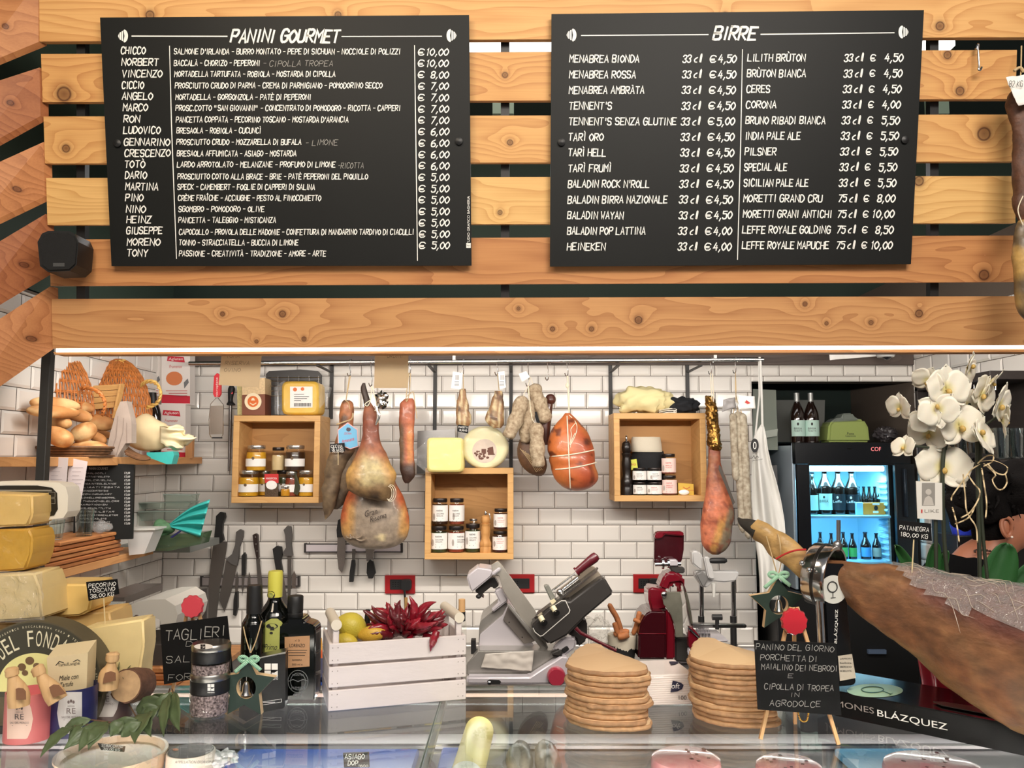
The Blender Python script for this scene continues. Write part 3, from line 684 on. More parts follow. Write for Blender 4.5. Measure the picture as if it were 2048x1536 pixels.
# box 2
g2='white labelled jars in the middle box';z=b2[2];TX=('ZUCCHINE','GRIGLIATE',0);TR=('CIPOLLE','IN AGRODOLCE',1)
kw=dict(text=TX,sealon=False,lab=(.25,.86),fill=.9,lid=lidd,cap=.14)
jar(861,895,1055,1107,3.71,z,grn,'tall dark jar at the bottom corner of the middle box under another',g2,**kw)
jar(896,929,1055,1107,3.71,z,redp,'red preserve jar in the bottom row of the middle box',g2,**{**kw,'side':.28})
jar(930,961,1049,1105,3.72,z,grn,'tall green preserve jar next to the wooden mill',g2,**kw)
jar(864,896,1003,1055,3.712,z+.121,drk,'dark jar stacked on the corner jar of the middle box',g2,**kw)
jar(898,929,1003,1055,3.712,z+.121,redp,'dark red jar stacked on the red preserve jar',g2,**{**kw,'side':-.05})
jar(985,1015,1063,1105,3.71,z,plum,'short plum jar with red print under its twin',g2,**{**kw,'text':TR})
jar(987,1016,1021,1063,3.712,z+.0985,plum,'short plum jar with red print stacked on its twin',g2,**{**kw,'text':TR})
jar(938,956,1020,1049,3.79,z+.075,clear('empty_jar',(235,235,230)),'small empty glass jar at the back behind the wooden mill',None,lab=None,name='empty_jar')
m=MB();a=P(947,1050,3.79);m.box((a.x,3.79,z+.0375),(.05,.05,.075));solo('small_carton',m,mat('carton_brown',(120,84,50),rough=.7),'small brown carton under the empty glass jar','carton')
def mill(u,v0,v1,Y,base,m_body,label,ru,name='pepper_mill',crank=False):
    s_=S(Y,v1);cx=P(u,v1,Y).x;h=(v1-v0)*s_;r=ru*s_;T=M.Translation((cx,Y,base))
    t=thing(name,label,'pepper mill',(cx,Y,base))
    m=MB();m.lathe([(r,0),(r,h*.12),(r*.93,h*.14),(r,h*.16),(r,h*.24),(r*.88,h*.27),(r*.7,h*.34),(r*.78,h*.44),(r*.86,h*.52),(r*.72,h*.62),(r*.72,h*.65),(r*.86,h*.68),(r*.86,h*.7)],22,T);part('body',m,m_body,t)
    m=MB();m.lathe([(r*.6,h*.70),(r*.78,h*.74),(r*.84,h*.8),(r*.7,h*.87),(r*.35,h*.9),(0,h*.9)],22,T);part('head',m,m_body,t)
    m=MB();m.lathe([(r*.16,h*.89),(r*.2,h*.93),(r*.22,h*.97),(r*.1,h),(0,h)],14,T);part('knob',m,chrome,t)
    if crank:m=MB();m.tube([V((cx,Y,base+h*.94)),V((cx+r*.7,Y-.01,base+h*.93)),V((cx+r*.85,Y-.012,base+h*.8))],r*.07,6);part('crank',m,chrome,t)
mill(971,1024,1106,3.70,z,wood('mill_beech',(206,152,90),(166,108,56),seed=41,gs=120,axis='z'),'turned beech wood mill with metal crank among the white labelled jars',11.5,crank=True)
# box 3
z=b3[2]
mill(1254,874,993,3.71,z,mat('ebony',(26,19,17),rough=.3),'tall black wooden mill beside the black bag',11.5)
g3='jars in the box with the black mill';k3=dict(text=TX,sealon=False,lab=(.22,.9),fill=.9,lid=lidd,cap=.15)
pink=mat('label_pink',(236,206,196),rough=.7)
jar(1266,1293,966,992,3.70,z,grn,'small low jar with dark print next to the black mill',g3,**k3)
jar(1294,1324,966,992,3.70,z,plum,'small low jar with red print next to the big pink labelled jar',g3,**{**k3,'text':TR})
jar(1265,1293,939,965,3.702,z+.062,drk,'small low jar stacked next to the black mill',g3,**k3)
jar(1294,1323,939,965,3.702,z+.062,drk,'small low jar stacked on the red printed jar',g3,**{**k3,'side':.1})
jar(1324,1354,953,992,3.70,z,redp,'pink labelled jar beside the yellow carton',g3,**{**k3,'text':('MARMELLATA','DI ARANCE',1),'labcol':pink})
jar(1323,1352,912,953,3.702,z+.092,redp,'pink labelled jar stacked on another pink labelled jar',g3,**{**k3,'text':('MARMELLATA','DI LIMONI',1),'labcol':pink})
yc=thing('yellow_carton','small yellow carton standing at the inner corner of its box','carton',P(1372,992,3.69))
m=MB();m.slab([(1356,966),(1387,968),(1388,992.5),(1357,992.5)],onY(3.70),(0,.05,0));part('carton_body',m,mat('carton_yellow',(214,176,66),rough=.5),yc,smooth=0)
m=MB();ribbon(m,[(1366,974),(1373,978),(1380,974)],.6,onY(3.699));flat(m,rect(1357,980,1388,980.8),onY(3.699));part('print',m,inkr,yc,smooth=0)
m=MB();c=P(1368,987,3.688);m.blob((c.x,3.688,z+.0125),(.024,.008,.0122));solo('white_oval_tin',m,mat('white_plastic',(238,236,230),rough=.3),'small white oval tin leaning on the yellow carton','tin')
bag=thing('black_pouch','black cloth bag with folded cream rim behind small jars','bag',P(1293,992,3.79))
m=MB();m.loft([(1296,902,62),(1297,920,70),(1298,945,64),(1292,992,66)],3.775,flat=.7,n=28,k=18,amp=.006,fr=26);part('pouch',m,mat('black_cloth',(26,26,28),rough=.9,bump=.3,bs=300),bag)
m=MB();m.loft([(1292,874,58),(1292,884,60),(1293,900,62),(1294,904,60)],3.765,flat=.7,n=28,k=10,amp=.002,fr=30);part('rim',m,mat('cream_cloth',(206,196,176),rough=.9,bump=.2,bs=400),bag)
m=MB();m.slab([(1257,920),(1273,918),(1276,938),(1262,940)],onY(3.715),(0,.006,0));st=solo('yellow_tag',m,mat('tag_yellow',(206,206,70),rough=.5),'small yellow printed tag hanging beside the black mill','tag');pr=MB();printed(pr,'bio',1261,928,1272,6,onY(3.7145));part('print',pr,inkr,st,smooth=0)
# things on the boxes
m=MB();tz=b1[3]
cb=thing('cake_box','brown and cream square cake box with a round orange emblem','box',P(506,829,3.76))
m.slab([(484,762),(530,760),(530,830),(484,830)],onY(3.72),(0,.1,0));part('carton',m,mat('cake_brown',(120,62,34),rough=.45),cb,smooth=0)
m=MB();m.slab([(484,758),(530,756),(530,788),(484,790)],onY(3.718),(0,.1,0));part('cream_band',m,mat('cake_cream',(226,196,150),rough=.5,var=.2,vs=120),cb,smooth=0)
m=MB();flat(m,disc(506,803,17,17,30),onY(3.7165));part('emblem_ring',m,mat('emblem_cream',(240,222,186),rough=.5),cb,smooth=0);m=MB();flat(m,disc(506,803,11,11,24),onY(3.7155));part('emblem_disc',m,mat('emblem_orange',(218,104,30),rough=.5),cb,smooth=0)
m=MB();ribbon(m,[(500,806),(506,810),(512,806)],1,onY(3.715));flat(m,[(502,801),(510,801),(508,796),(504,796)],onY(3.715));part('emblem_mark',m,MATS['emblem_cream'],cb,smooth=0)
m=MB();m.slab([(474,772),(484,770),(484,830),(475,830)],onY(3.74),(0,.09,0));solo('straw_carton',m,mat('straw_yellow',(204,190,130),rough=.7,var=.25,vs=120),'narrow straw coloured carton between the cake box and the sharpening steel','carton')
tr=thing('baking_tray','dark baking tray with wire rack standing behind the wrapped yellow cheese','tray',P(588,829,3.82))
m=MB();m.slab([(532,748),(538,742),(600,739),(636,742),(643,750),(643,830),(531,830)],onY(3.815),(0,.012,0));part('tray',m,mat('tray_black',(38,33,30),rough=.35),tr,smooth=0)
m=MB()
for v in (755,762,772,782,792):m.tube([P(534,v,3.80),P(641,v,3.80)],.0018,6)
for u in (556,577,598,618,637):m.tube([P(u,752,3.797),P(u,829,3.797)],.0016,6)
part('wire_rack',m,chrome,tr)
film=clear('cling_film',(252,252,250),refl=.8,rough=.14,wrinkle=26,milky=.1,base=.01)
ch=thing('wrapped_cheese','yellow cheese block in clear wrap with a barcode label, on a box','cheese',P(600,829,3.73))
cy=mat('yellow_cheese',(226,182,66),rough=.45,var=.08,vs=30,sss=.1)
def roundblock(u0,v0,u1,v1,Y,d,r=.2,nn=20):
    cu,cv,hu,hv=(u0+u1)/2,(v0+v1)/2,(u1-u0)/2,(v1-v0)/2;out=[]
    for i in range(nn*2):
        a=2*pi*i/(nn*2);ca,sa=cos(a),sin(a);out.append((cu+hu*math.copysign(abs(ca)**r,ca),cv+hv*math.copysign(abs(sa)**r,sa)))
    return out
def softblock(m,u0,v0,u1,v1,Y,d,r=.3,mi=0):
    o=roundblock(u0,v0,u1,v1,Y,d,r);cu,cv=(u0+u1)/2,(v0+v1)/2;vs=[];n=len(o)
    for (y,k) in ((Y+.012,.9),(Y+.004,.97),(Y,.93)):pass
    rings=[(Y,.86),(Y+.004,.94),(Y+.014,1),(Y+d-.014,1),(Y+d-.004,.95),(Y+d,.86)]
    for (y,k) in rings:vs+= [P(cu+(u-cu)*k,cv+(v-cv)*k,Y)+V((0,y-Y,0)) for u,v in o]
    fs=[tuple(range(n)),tuple(range(5*n,6*n))[::-1]]
    for j in range(5):fs+= [(j*n+i,j*n+(i+1) % n,(j+1)*n+(i+1) % n,(j+1)*n+i) for i in range(n)]
    m.add(vs,fs,mi)
m=MB();softblock(m,562,762,638,830,3.69,.13);part('block',m,cy,ch)
m=MB();m.slab([(580,773),(625,773),(625,815),(580,816)],onY(3.688),(0,.0015,0));lb=part('label',m,paper,ch,smooth=0)
m=MB();u=588
while u<622:w_=rnd(.5,1.5);flat(m,rect(u,806,u+w_,813),onY(3.687));u+= w_+rnd(.5,1.2)
for v,w_ in ((788,20),(793,30),(797,26),(801,14)):flat(m,rect(588,v,588+w_,v+1),onY(3.687))
part('print',m,ink,lb,smooth=0);m=MB();flat(m,disc(605,778,3.5,3.5),onY(3.687));flat(m,disc(590,779,4,4),onY(3.687));part('print_orange',m,MATS['emblem_orange'],lb,smooth=0)
def wrapsheet(poly_uv,Y,amp=.006,n=14):
    (a,b,c,d)=poly_uv
    def f(s_,t_):
        u=(a[0]*(1-s_)+b[0]*s_)*(1-t_)+(d[0]*(1-s_)+c[0]*s_)*t_;v=(a[1]*(1-s_)+b[1]*s_)*(1-t_)+(d[1]*(1-s_)+c[1]*s_)*t_
        p=P(u,v,Y);return p+V((nz(p,30)*amp*.3,nz(p,45,3)*amp,nz(p,30,7)*amp*.3))
    m=MB();m.sheet(f,n,n);return m
m=wrapsheet([(630,764),(664,776),(660,792),(632,826)],3.70);part('wrap_end',m,film,ch,smooth=80)
m=wrapsheet([(549,774),(570,760),(570,830),(549,828)],3.71);part('wrap_side',m,film,ch,smooth=80)
m=wrapsheet([(557,760),(641,758),(642,826),(558,831)],3.685,amp=.004);part('wrap_front',m,clear('thin_film',(255,255,255),refl=.45,rough=.15,wrinkle=16),ch,smooth=80)
# cream cloth and black cloth on box 3
def crumple(u0,v0,u1,v1,Y,d,amp,fr,o,seg=48,rings=30,fn=None):
    c=P((u0+u1)/2,(v0+v1)/2,Y);r=((P(u1,v0,Y).x-P(u0,v0,Y).x)/2,d/2,(P(u0,v0,Y).z-P(u0,v1,Y).z)/2);m=MB()
    m.blob(c,r,amp=0,seg=seg,rings=rings,fn=fn)
    for i,p in enumerate(m.v):
        q=p-c;g=1+amp*(abs(nz(p,fr,o))*1.6-.4)+amp*.5*nz(p,fr*2.7,o+3);p2=c+q*g
        p2.z=max(p2.z,c.z-r[2]);m.v[i]=p2
    return m
m=crumple(1233,772,1348,827,3.74,.15,.26,15,3,fn=lambda p:(math.copysign(abs(p.x)**.8,p.x),p.y,max(p.z,-.75)*1.2 if p.z<0 else p.z*(1-.35*(p.x+.2)**2)))
solo('cream_cloth_bag',m,mat('cream_bag',(226,212,158),rough=.85,bump=.2,bs=60),'crumpled cream cloth bag lying on top of a wall box','bag',smooth=45)
m=crumple(1325,796,1392,828,3.76,.14,.3,30,9,fn=lambda p:(math.copysign(abs(p.x)**.6,p.x),p.y,math.copysign(abs(p.z)**.7,p.z)))
solo('black_cloth',m,mat('black_apron',(20,22,27),rough=.85),'folded black cloth beside the crumpled cream bag','cloth',smooth=50)
m=MB()
for k in range(3):m.tube([P(a,b,3.70) for a,b in catmull([(1318,821+k*3.5),(1335,818+k*3.5),(1348,817+k*4),(1353,820+k*3.6),(1347,824+k*3)],16)],.004,8,flat=.6)
solo('striped_cord',m,mat('cord_white',(220,216,206),rough=.8),'white cord loops hanging from under the cream cloth bag','cord')
# ------------------------------------------------------------------ butter cheese, wheel, plate on box 2
m=MB();m.slab([(835,862),(910,858),(912,945),(833,948)],onY(3.80),(0,.012,0));solo('steel_plate',m,mat('grey_steel',(120,118,116),rough=.3,metal=.9),'grey steel plate standing behind the pale butter coloured cheese','plate')
ch=thing('butter_cheese','pale butter yellow square cheese in a clear pouch','cheese',P(890,938,3.70))
m=MB();softblock(m,853,875,927,945,3.60,.15,r=.22);part('block',m,mat('butter_cheese',(238,222,140),rough=.4,sss=.1),ch)
m=wrapsheet([(816,914),(854,880),(858,946),(851,944)],3.62);part('pouch_end',m,film,ch,smooth=80)
m=wrapsheet([(846,872),(932,866),(938,938),(850,950)],3.592,.004);part('pouch_front',m,MATS['thin_film'],ch,smooth=80)
wh=thing('cheese_round','round white cheese wheel with a village picture label','cheese',P(970,937,3.70))
m=MB();o=disc(970,895,47.5,43.5,48);softblock_o=o
vs=[];n=len(o)
for (dy,k) in ((0,.8),(.001,.9),(.008,.97),(.022,1),(.07,1),(.085,.95),(.09,.85)):vs+= [P(970+(u-970)*k,895+(v-895)*k,3.665)+V((0,dy,0)) for u,v in o]
fs=[tuple(range(n)),tuple(range(6*n,7*n))[::-1]]
for j in range(6):fs+= [(j*n+i,j*n+(i+1) % n,(j+1)*n+(i+1) % n,(j+1)*n+i) for i in range(n)]
m.add(vs,fs);part('rind',m,mat('white_rind',(232,224,180),rough=.4,var=.06,vs=30,sss=.1,coat=.3),wh)
m=MB();flat(m,disc(969,902,24.5,24,36),onY(3.664));lb=part('label',m,mat('label_brownish',(214,196,180),rough=.6,var=.1,vs=40),wh,smooth=0)
m=MB()
for k in range(26):
    u=rnd(950,988);v=909+rnd(-7,10)
    if math.hypot(u-969,v-902)<20:flat(m,disc(u,v,rnd(1.5,3),rnd(1.5,3),7),onY(3.6632-k*1e-5))
flat(m,[(963,898),(972,898),(972,906),(963,906)],onY(3.663));flat(m,[(975,896),(986,893),(988,910),(976,910)],onY(3.663));part('picture',m,mat('picture_brown',(104,66,52),rough=.7),lb,smooth=0)
# ------------------------------------------------------------------ electric sockets
redm=mat('socket_red',(158,28,32),rough=.35)
for (u,v,lab_,plug) in ((800,1169,'red framed wall socket with black plug above the chili bunch',1),(1039,1167,'red framed wall socket behind the silver slicer',0),(1297,1167,'red framed wall socket beside the red slicer',2)):
    t=thing('wall_socket',lab_,'socket',P(u,v+18,YB));m=MB();m.slab(rect(u-30,v-18,u+30,v+18),onY(YB-.016),(0,.014,0));part('frame',m,redm,t,smooth=0)
    m=MB();m.slab(rect(u-20,v-10,u+20,v+10),onY(YB-.0185),(0,.01,0));part('insert',m,mat('socket_black',(30,30,31),rough=.4),t,smooth=0)
    m=MB()
    for du in (-14,-9,-4):
        for dv in (-4,0,4):flat(m,disc(u+du,v+dv,1.1,1.1,8),onY(YB-.0187))
    part('pin_hole',m,mat('hole_black',(6,6,6),rough=.9),t,smooth=0)
    if plug:
        pg_=thing('power_plug',['','black plug and cable hanging down behind the dried chili','black plug pushed into the socket beside the red slicer'][plug],'plug',P(u+12,v+10,YB-.03))
        m=MB();m.slab(roundblock(u+2,v-9,u+22,v+12,0,0,.5),onY(YB-.055),(0,.036,0));part('plug_body',m,mat('plug_black',(20,20,21),rough=.45),pg_)
        m=MB();pth=[(u+9,v+10),(u+10,v+30),(u+11,v+60),(u+12,v+110)] if plug==1 else [(u+20,v-2),(u+34,v-6),(u+50,v+6)]
        m.tube([P(a,b,YB-.05) for a,b in catmull(pth,14)],.005,8);part('cable',m,MATS['plug_black'],pg_)
# ------------------------------------------------------------------ knives on the magnetic strips
ms=mat('strip_grey',(128,120,118),rough=.4);msd=mat('strip_dark',(44,40,40),rough=.45)
def strip(u0,v0,u1,v1,lab_,mm):
    t=thing('knife_rack',lab_,'knife rack',P((u0+u1)/2,v1,YB-.02));m=MB();m.slab(rect(u0,v0,u1,v1),onY(YB-.024),(0,.018,0));part('bar',m,mm,t,smooth=0)
    for u in (u0,u1):m=MB();m.slab(rect(u-2,v0-1.5,u+2,v1+1.5),onY(YB-.026),(0,.02,0));part('end_cap',m,msd,t,smooth=0)
    m=MB();m.slab(rect(u0,v0-1,u1,v0+1),onY(YB-.0255),(0,.002,0));m.slab(rect(u0,v1-1,u1,v1+1),onY(YB-.0255),(0,.002,0));part('edge',m,msd,t,smooth=0)
strip(402,1154,597,1172,'dark magnetic knife rack carrying the big knives above the dark bottles',ms)
strip(610,1088,803,1104,'pale magnetic rack behind the lower ham',mat('strip_pale',(206,198,202),rough=.35))
blade=mat('blade_steel',(120,116,112),rough=.38,metal=.85);hblk=mat('handle_black',(25,24,24),rough=.5);hgry=mat('handle_grey',(84,80,78),rough=.55)
def knife(handle,bl,label,hm=hblk,Y=YB-.034,name='kitchen_knife',bm=blade,rivets=(),group='knives on the magnetic racks'):
    uu=[p[0] for p in handle+bl];vv=[p[1] for p in handle+bl]
    t=thing(name,label,'knife',P(sum(uu)/len(uu),max(vv),Y),group)
    m=MB();m.slab(bl,onY(Y+.006),(0,.003,0));part('blade',m,bm,t,smooth=0)
    m=MB();m.slab(handle,onY(Y-.004),(0,.02,0));part('handle',m,hm,t,smooth=35)
    for (u,v) in rivets:m=MB();flat(m,disc(u,v,1.4,1.4,10),onY(Y-.0045));part('rivet',m,chrome,t,smooth=0)
knife([(432,1032),(440,1024),(449,1026),(450,1034),(445,1048),(444,1066),(447,1080),(440,1086),(427,1086),(429,1068),(431,1048)],[(427,1085),(455,1083),(452,1105),(440,1170),(432,1246),(410,1246),(416,1190),(421,1130)],'longest broad knife with black handle, nearest the teal bag')
knife([(472,1064),(479,1059),(486,1062),(485,1075),(478,1095),(477,1112),(473,1132),(462,1128),(452,1118),(464,1108),(470,1090)],[(453,1117),(474,1131),(462,1185),(449,1224),(438,1200),(446,1155)],'pointed broad knife with a grey handle beside the longest knife',hgry)
knife([(483,1112),(488,1105),(491,1110),(490,1150),(483,1151)],[(484,1150),(489,1150),(487,1176),(484,1192)],'small knife with slim black handle and short blade pointing down',Y=YB-.036)
knife([(470,1184),(475,1184),(475,1215),(471,1232),(466,1230),(467,1200)],[(470,1186),(475,1186),(477,1160),(474,1143),(471,1160)],'small knife hanging upside down with its black handle below',Y=YB-.036)
knife([(494,1180),(503,1180),(502,1215),(496,1215)],[(495,1182),(501,1182),(500,1150),(498,1144),(495,1165)],'slim paring knife upside down behind the dark bottle',Y=YB-.036)
knife([(505,1070),(511,1067),(515,1070),(516,1095),(517,1115),(513,1118),(508,1095)],[(512,1117),(518,1115),(524,1160),(527,1230),(521,1230),(515,1160)],'long thin knife with riveted dark handle behind the yellow capped bottle',mat('handle_brown',(40,26,22),rough=.45),rivets=((511,1074),(512,1088),(514,1102)))
knife([(545,1098),(553,1092),(562,1094),(564,1108),(561,1122),(565,1145),(553,1148),(549,1124)],[(553,1147),(566,1144),(572,1185),(580,1240),(562,1225),(556,1180)],'wide bladed knife with bulbous black handle over the bottle shoulder',bm=mat('blade_bright',(170,166,164),rough=.25,metal=.9))
knife([(567,1060),(574,1052),(581,1053),(583,1070),(582,1090),(585,1112),(572,1112),(565,1106),(572,1095),(570,1070)],[(575,1111),(583,1111),(583,1160),(580,1215),(575,1215)],'long slicing knife with a grey handle, last before the pale rack',hgry)
knife([(582,1178),(592,1178),(592,1192),(586,1194),(581,1190)],[(584,1180),(591,1180),(592,1150),(588,1141),(584,1152)],'clear handled small knife at the end cap of the dark rack',mat('handle_clear',(160,156,152),rough=.2),bm=MATS['blade_bright'])
knife([(676,1040),(684,1036),(690,1044),(688,1060),(687,1073),(674,1075),(673,1060)],[(675,1074),(689,1073),(691,1090),(690,1125),(684,1146),(677,1138),(674,1110)],'long knife with dimpled blade beside the lower ham',Y=YB-.05,bm=MATS['blade_bright'])
knife([(703,1120),(709,1120),(710,1130),(706,1164),(698,1164),(699,1145)],[(704,1122),(709,1122),(711,1108),(711,1098),(704,1098),(704,1108)],'small fork shaped tool hanging under the lower ham',name='serving_fork',Y=YB-.045)
knife([(734,1126),(740,1119),(746,1123),(751,1146),(745,1157),(737,1157),(733,1146)],[(733,1122),(747,1122),(749,1098),(731,1098)],'spatula with black pear shaped handle under the lower ham',name='spatula',bm=MATS['blade_bright'],Y=YB-.045)
# grater and sharpening steel
hk=lambda u,v0,v1,lab_:(lambda m:solo('steel_hook',m,chrome,lab_,'hook','steel hooks on the long rail'))((lambda m:(shook(m,u,v0,v1,YR),m)[1])(MB()))
t=thing('hand_grater','flat steel grater with red handle hanging from the rail','grater',P(431,876,YR))
m=MB();m.slab([(428,752),(434,746),(441,752),(441,788),(437,794),(429,794),(426,788)],onY(YR-.008),(0,.016,0));part('handle',m,mat('grater_red',(204,40,52),rough=.4),t)
m=MB();m.slab([(420,812),(446,811),(446,868),(419,869)],onY(YR),(0,.0015,0));part('blade',m,mat('grater_steel',(170,160,150),rough=.3,metal=.8,var=.25,vs=500),t,smooth=0)
m=MB();m.tube([P(a,b,YR) for a,b in ((434,794),(421,808),(418,840),(419,868),(423,876),(443,875),(446,868),(447,810),(434,794))],.002,6);part('wire_frame',m,chrome,t)
m=MB();m.slab(rect(424,874,444,877),onY(YR-.002),(0,.006,0));part('foot_strip',m,hblk,t,smooth=0)
m=MB();printed(m,'microplane',434-20,775,434+20,5,onY(YR-.009),rot=pi/2);part('print',m,paper,t,smooth=0)
t=thing('sharpening_steel','sharpening steel with black handle hanging beside a wall box','sharpening steel',P(462,940,YB-.05))
m=MB();m.loft([(463,772,9),(463,779,14),(461,795,10),(461,803,10),(462,809,18),(462,811,8)],YB-.05,flat=.8,n=14);part('handle',m,hblk,t)
m=MB();m.loft([(461,810,7),(460,870,7),(458,942,5)],YB-.05,flat=1,n=10,k=8);part('rod',m,mat('rod_steel',(136,132,130),rough=.4,metal=.8),t)
m=MB();m.loft([(463,776,6),(463,788,6)],YB-.058,flat=.4,n=8,k=4);part('red_inlay',m,MATS['grater_red'],t)
# paper notes taped to the beam
for (px,lab_,ln) in (([(444,700),(524,700),(518,775),(437,770)],'white paper note with faint handwriting hanging over the cake box',[('TOMA',452,480),('RISERVA',450,500),('OVINO',448,482)]),([(750,700),(817,700),(816,776),(748,776)],'white paper note hanging from the beam above the upper ham',[('ORDINI',774,806)])):
    t=thing('paper_note',lab_,'paper',P(px[0][0],px[0][1],2.50));YN=2.53
    m=MB();m.slab(px,onY(YN),(0,.0006,0));part('sheet',m,mat('note_paper',(236,216,182),rough=.8,transl=.45),t,smooth=0)
    m=MB();[hand(m,s_,u0,712+14*k,u1,7,onY(YN-.0008),.08,.2) for k,(s_,u0,u1) in enumerate(ln)];part('writing',m,mat('pencil',(120,98,80),rough=.9),t,smooth=0)
# ------------------------------------------------------------------ hanging meats
def proj(p):
    d=p-CAMP;f=d.y*cos(PIT)+d.z*sin(PIT);return 1024+F*d.x/f,768-F*(-d.y*sin(PIT)+d.z*cos(PIT))/f
def mixc(a,b,t):t=max(0,min(1,t));return tuple(x+(y-x)*t for x,y in zip(a,b))
def sst(a,b,x):t=max(0,min(1,(x-a)/(b-a)));return t*t*(3-2*t)
meat=mat('cured_skin',vcol=True,rough=.48,var=.34,vs=42,bump=.4,bs=70,spec=.45,coat=.08)
cord=mat('twine',(196,170,128),rough=.9);cordw=mat('white_twine',(226,214,188),rough=.9)
def twine(mb,pts,Y,r=.0018,n=20):mb.tube([P(a,b,Y) for a,b in catmull(pts,n)],r,6)
def hooked(u,v0,v1,lab_):
    m=MB();shook(m,u,v0,v1,YR);solo('steel_hook',m,chrome,lab_,'hook','steel hooks on the long rail')
# upper ham
hooked(743,722,772,'steel hook carrying the upper whole ham')
t=thing('cured_ham','whole cured ham with dark hoof and foil end, hung above another ham','ham',P(742,1002,3.50))
def c_ham1(p):
    u,v=proj(p);n=nz(p,12)*14;c=(150,92,64)
    c=mixc(c,(124,66,48),sst(815,850,v)*(1-sst(870,900,v))*.8)
    fat=sst(892,925,v+n)*(1-sst(0,1,abs(u-(742+(v-930)*.12))/(14+(v-890)*.42)-.35));c=mixc(c,(182,164,118),fat)
    c=mixc(c,(208,168,92),sst(905,935,v)*(1-fat)*.8);c=mixc(c,(116,88,58),sst(962,985,v+n*1.3)*.8)
    return mixc(c,(46,32,26),nz(p,35,4)*sst(950,985,v)*1.2)
m=MB();m.loft([(734,800,12),(737,812,17),(741,826,25),(741,845,32),(741,868,34),(742,886,40),(742,905,58),(742,927,78),(742,948,96),(742,968,97),(743,981,90),(752,993,62),(768,1002,20)],3.50,flat=.62,n=40,k=56,amp=.006,fr=16)
part('ham_leg',m,meat,t,col=c_ham1)
m=MB();m.loft([(728,766,6),(727,775,11),(730,788,13),(733,800,14),(736,812,15)],3.50,flat=.8,n=14,k=14,amp=.002,fr=40);part('hoof',m,mat('hoof_dark',(60,44,36),rough=.5,var=.3,vs=90),t)
m=MB();m.blob(P(763,800,3.48),(.026,.014,.035),amp=.6,fr=70,seg=26,rings=18);m.loft([(752,812,6),(757,832,8),(752,850,4)],3.47,flat=.5,n=10,k=8);part('foil',m,mat('silver_foil',(212,208,200),rough=.14,metal=1),t,smooth=20)
m=MB();twine(m,[(743,772),(741,800),(735,812),(730,808),(741,800)],3.47);twine(m,[(744,772),(752,806),(750,822)],3.47);part('twine',m,cordw,t)
m=MB()
for k in range(3):a_=[(777+k*2+(7+k*2)*cos(q),986+(13+k*2)*sin(q)) for q in [-1.7+i*.62 for i in range(7)]];twine(m,a_,3.445-.002*k,.0011,30)
part('cord_loops',m,cordw,t)
# lower ham
t=thing('cured_ham','whole cured ham with grey larded face and stamped script, hanging low','ham',P(750,1098,3.62))
def c_ham2(p):
    u,v=proj(p);n=nz(p,9)*12;e=abs(u-752)/66
    c=mixc((150,134,116),(206,156,92),sst(.55,.8,e+n*.008)*(1-sst(1060,1085,v)));c=mixc(c,(190,96,58),sst(.78,1.,e+n*.01)*(1-sst(1030,1060,v)))
    c=mixc(c,(188,92,56),(1-sst(990,1020,v+n))*sst(.45,.75,e));return mixc(c,(214,196,150),1-sst(.5,1,math.hypot(u-762,v-1075)/10))
m=MB();m.loft([(745,900,40),(746,930,64),(748,965,88),(750,990,112),(750,1010,126),(750,1030,134),(750,1045,136),(750,1060,134),(750,1074,126),(750,1086,106),(750,1094,74),(750,1098,30)],3.62,flat=.55,n=40,k=50,amp=.004,fr=12)
part('ham_leg',m,meat,t,col=c_ham2)
m=MB();pl=onY(3.62-.0)
import bisect
hl=[p for p in t.children[0].data.vertices]
hv=[p.co+wloc(t) for p in hl];hp=[(proj(p),p) for p in hv if p.y<3.6]
def onham(u,v):p=min(hp,key=lambda q:(q[0][0]-u)**2+(q[0][1]-v)**2)[1];return P(u,v,p.y-.012)
yst=min(onham(u,v).y for u in (732,748,770) for v in (1022,1032,1040))-.002
printed(m,'Gran',741,1024,28,12,onY(yst)) if 0 else printed(m,'Gran',729,1025,755,12,onY(yst),shear=.3,rot=.25);printed(m,'Riserva',740,1034,774,11,onY(yst),shear=.3,rot=.3)
m2=MB()                                   # the script follows the larded surface
for p in m.v:
    q=proj(p);m2.v.append(onham(*q))
m2.f,m2.mi=m.f,m.mi;part('stamp',m2,mat('stamp_ink',(52,40,34),rough=.7),t,smooth=0)
m=MB()
for (u,v,a) in ((712,1070,12),(722,1076,10),(700,1073,7)):m.tube([onham(u+a*cos(q),v+a*.5*sin(q)) for q in [i*.5 for i in range(8)]],.003,6)
part('lard_folds',m,mat('lard',(150,132,112),rough=.4),t)
# beef leg with blue tag
hooked(700,722,752,'steel hook carrying the long grey cured beef with a blue tag')
t=thing('cured_beef','long grey and brown cured beef hanging with a blue tag','cured meat',P(680,1037,3.62))
def c_bf(p):
    u,v=proj(p);n=nz(p,14)*20;c=mixc((176,112,72),(122,102,78),sst(860,930,v+n));c=mixc(c,(60,48,38),sst(.1,.35,nz(p,22,8))*.6)
    return mixc(c,(176,158,116),sst(.2,.4,nz(p,13,2))*.6*sst(900,950,v))
m=MB();m.loft([(694,801,8),(694,808,22),(693,830,29),(692,850,29),(690,880,36),(684,905,46),(672,930,40),(664,965,34),(660,1000,30),(655,1025,18),(651,1038,5)],3.62,flat=.7,n=30,k=46,amp=.007,fr=18)
m.loft([(694,870,30),(700,900,40),(697,930,44),(688,970,40),(680,1000,30),(672,1018,10)],3.65,flat=.7,n=28,k=30,amp=.007,fr=18,o=4);part('meat',m,meat,t,col=c_bf)
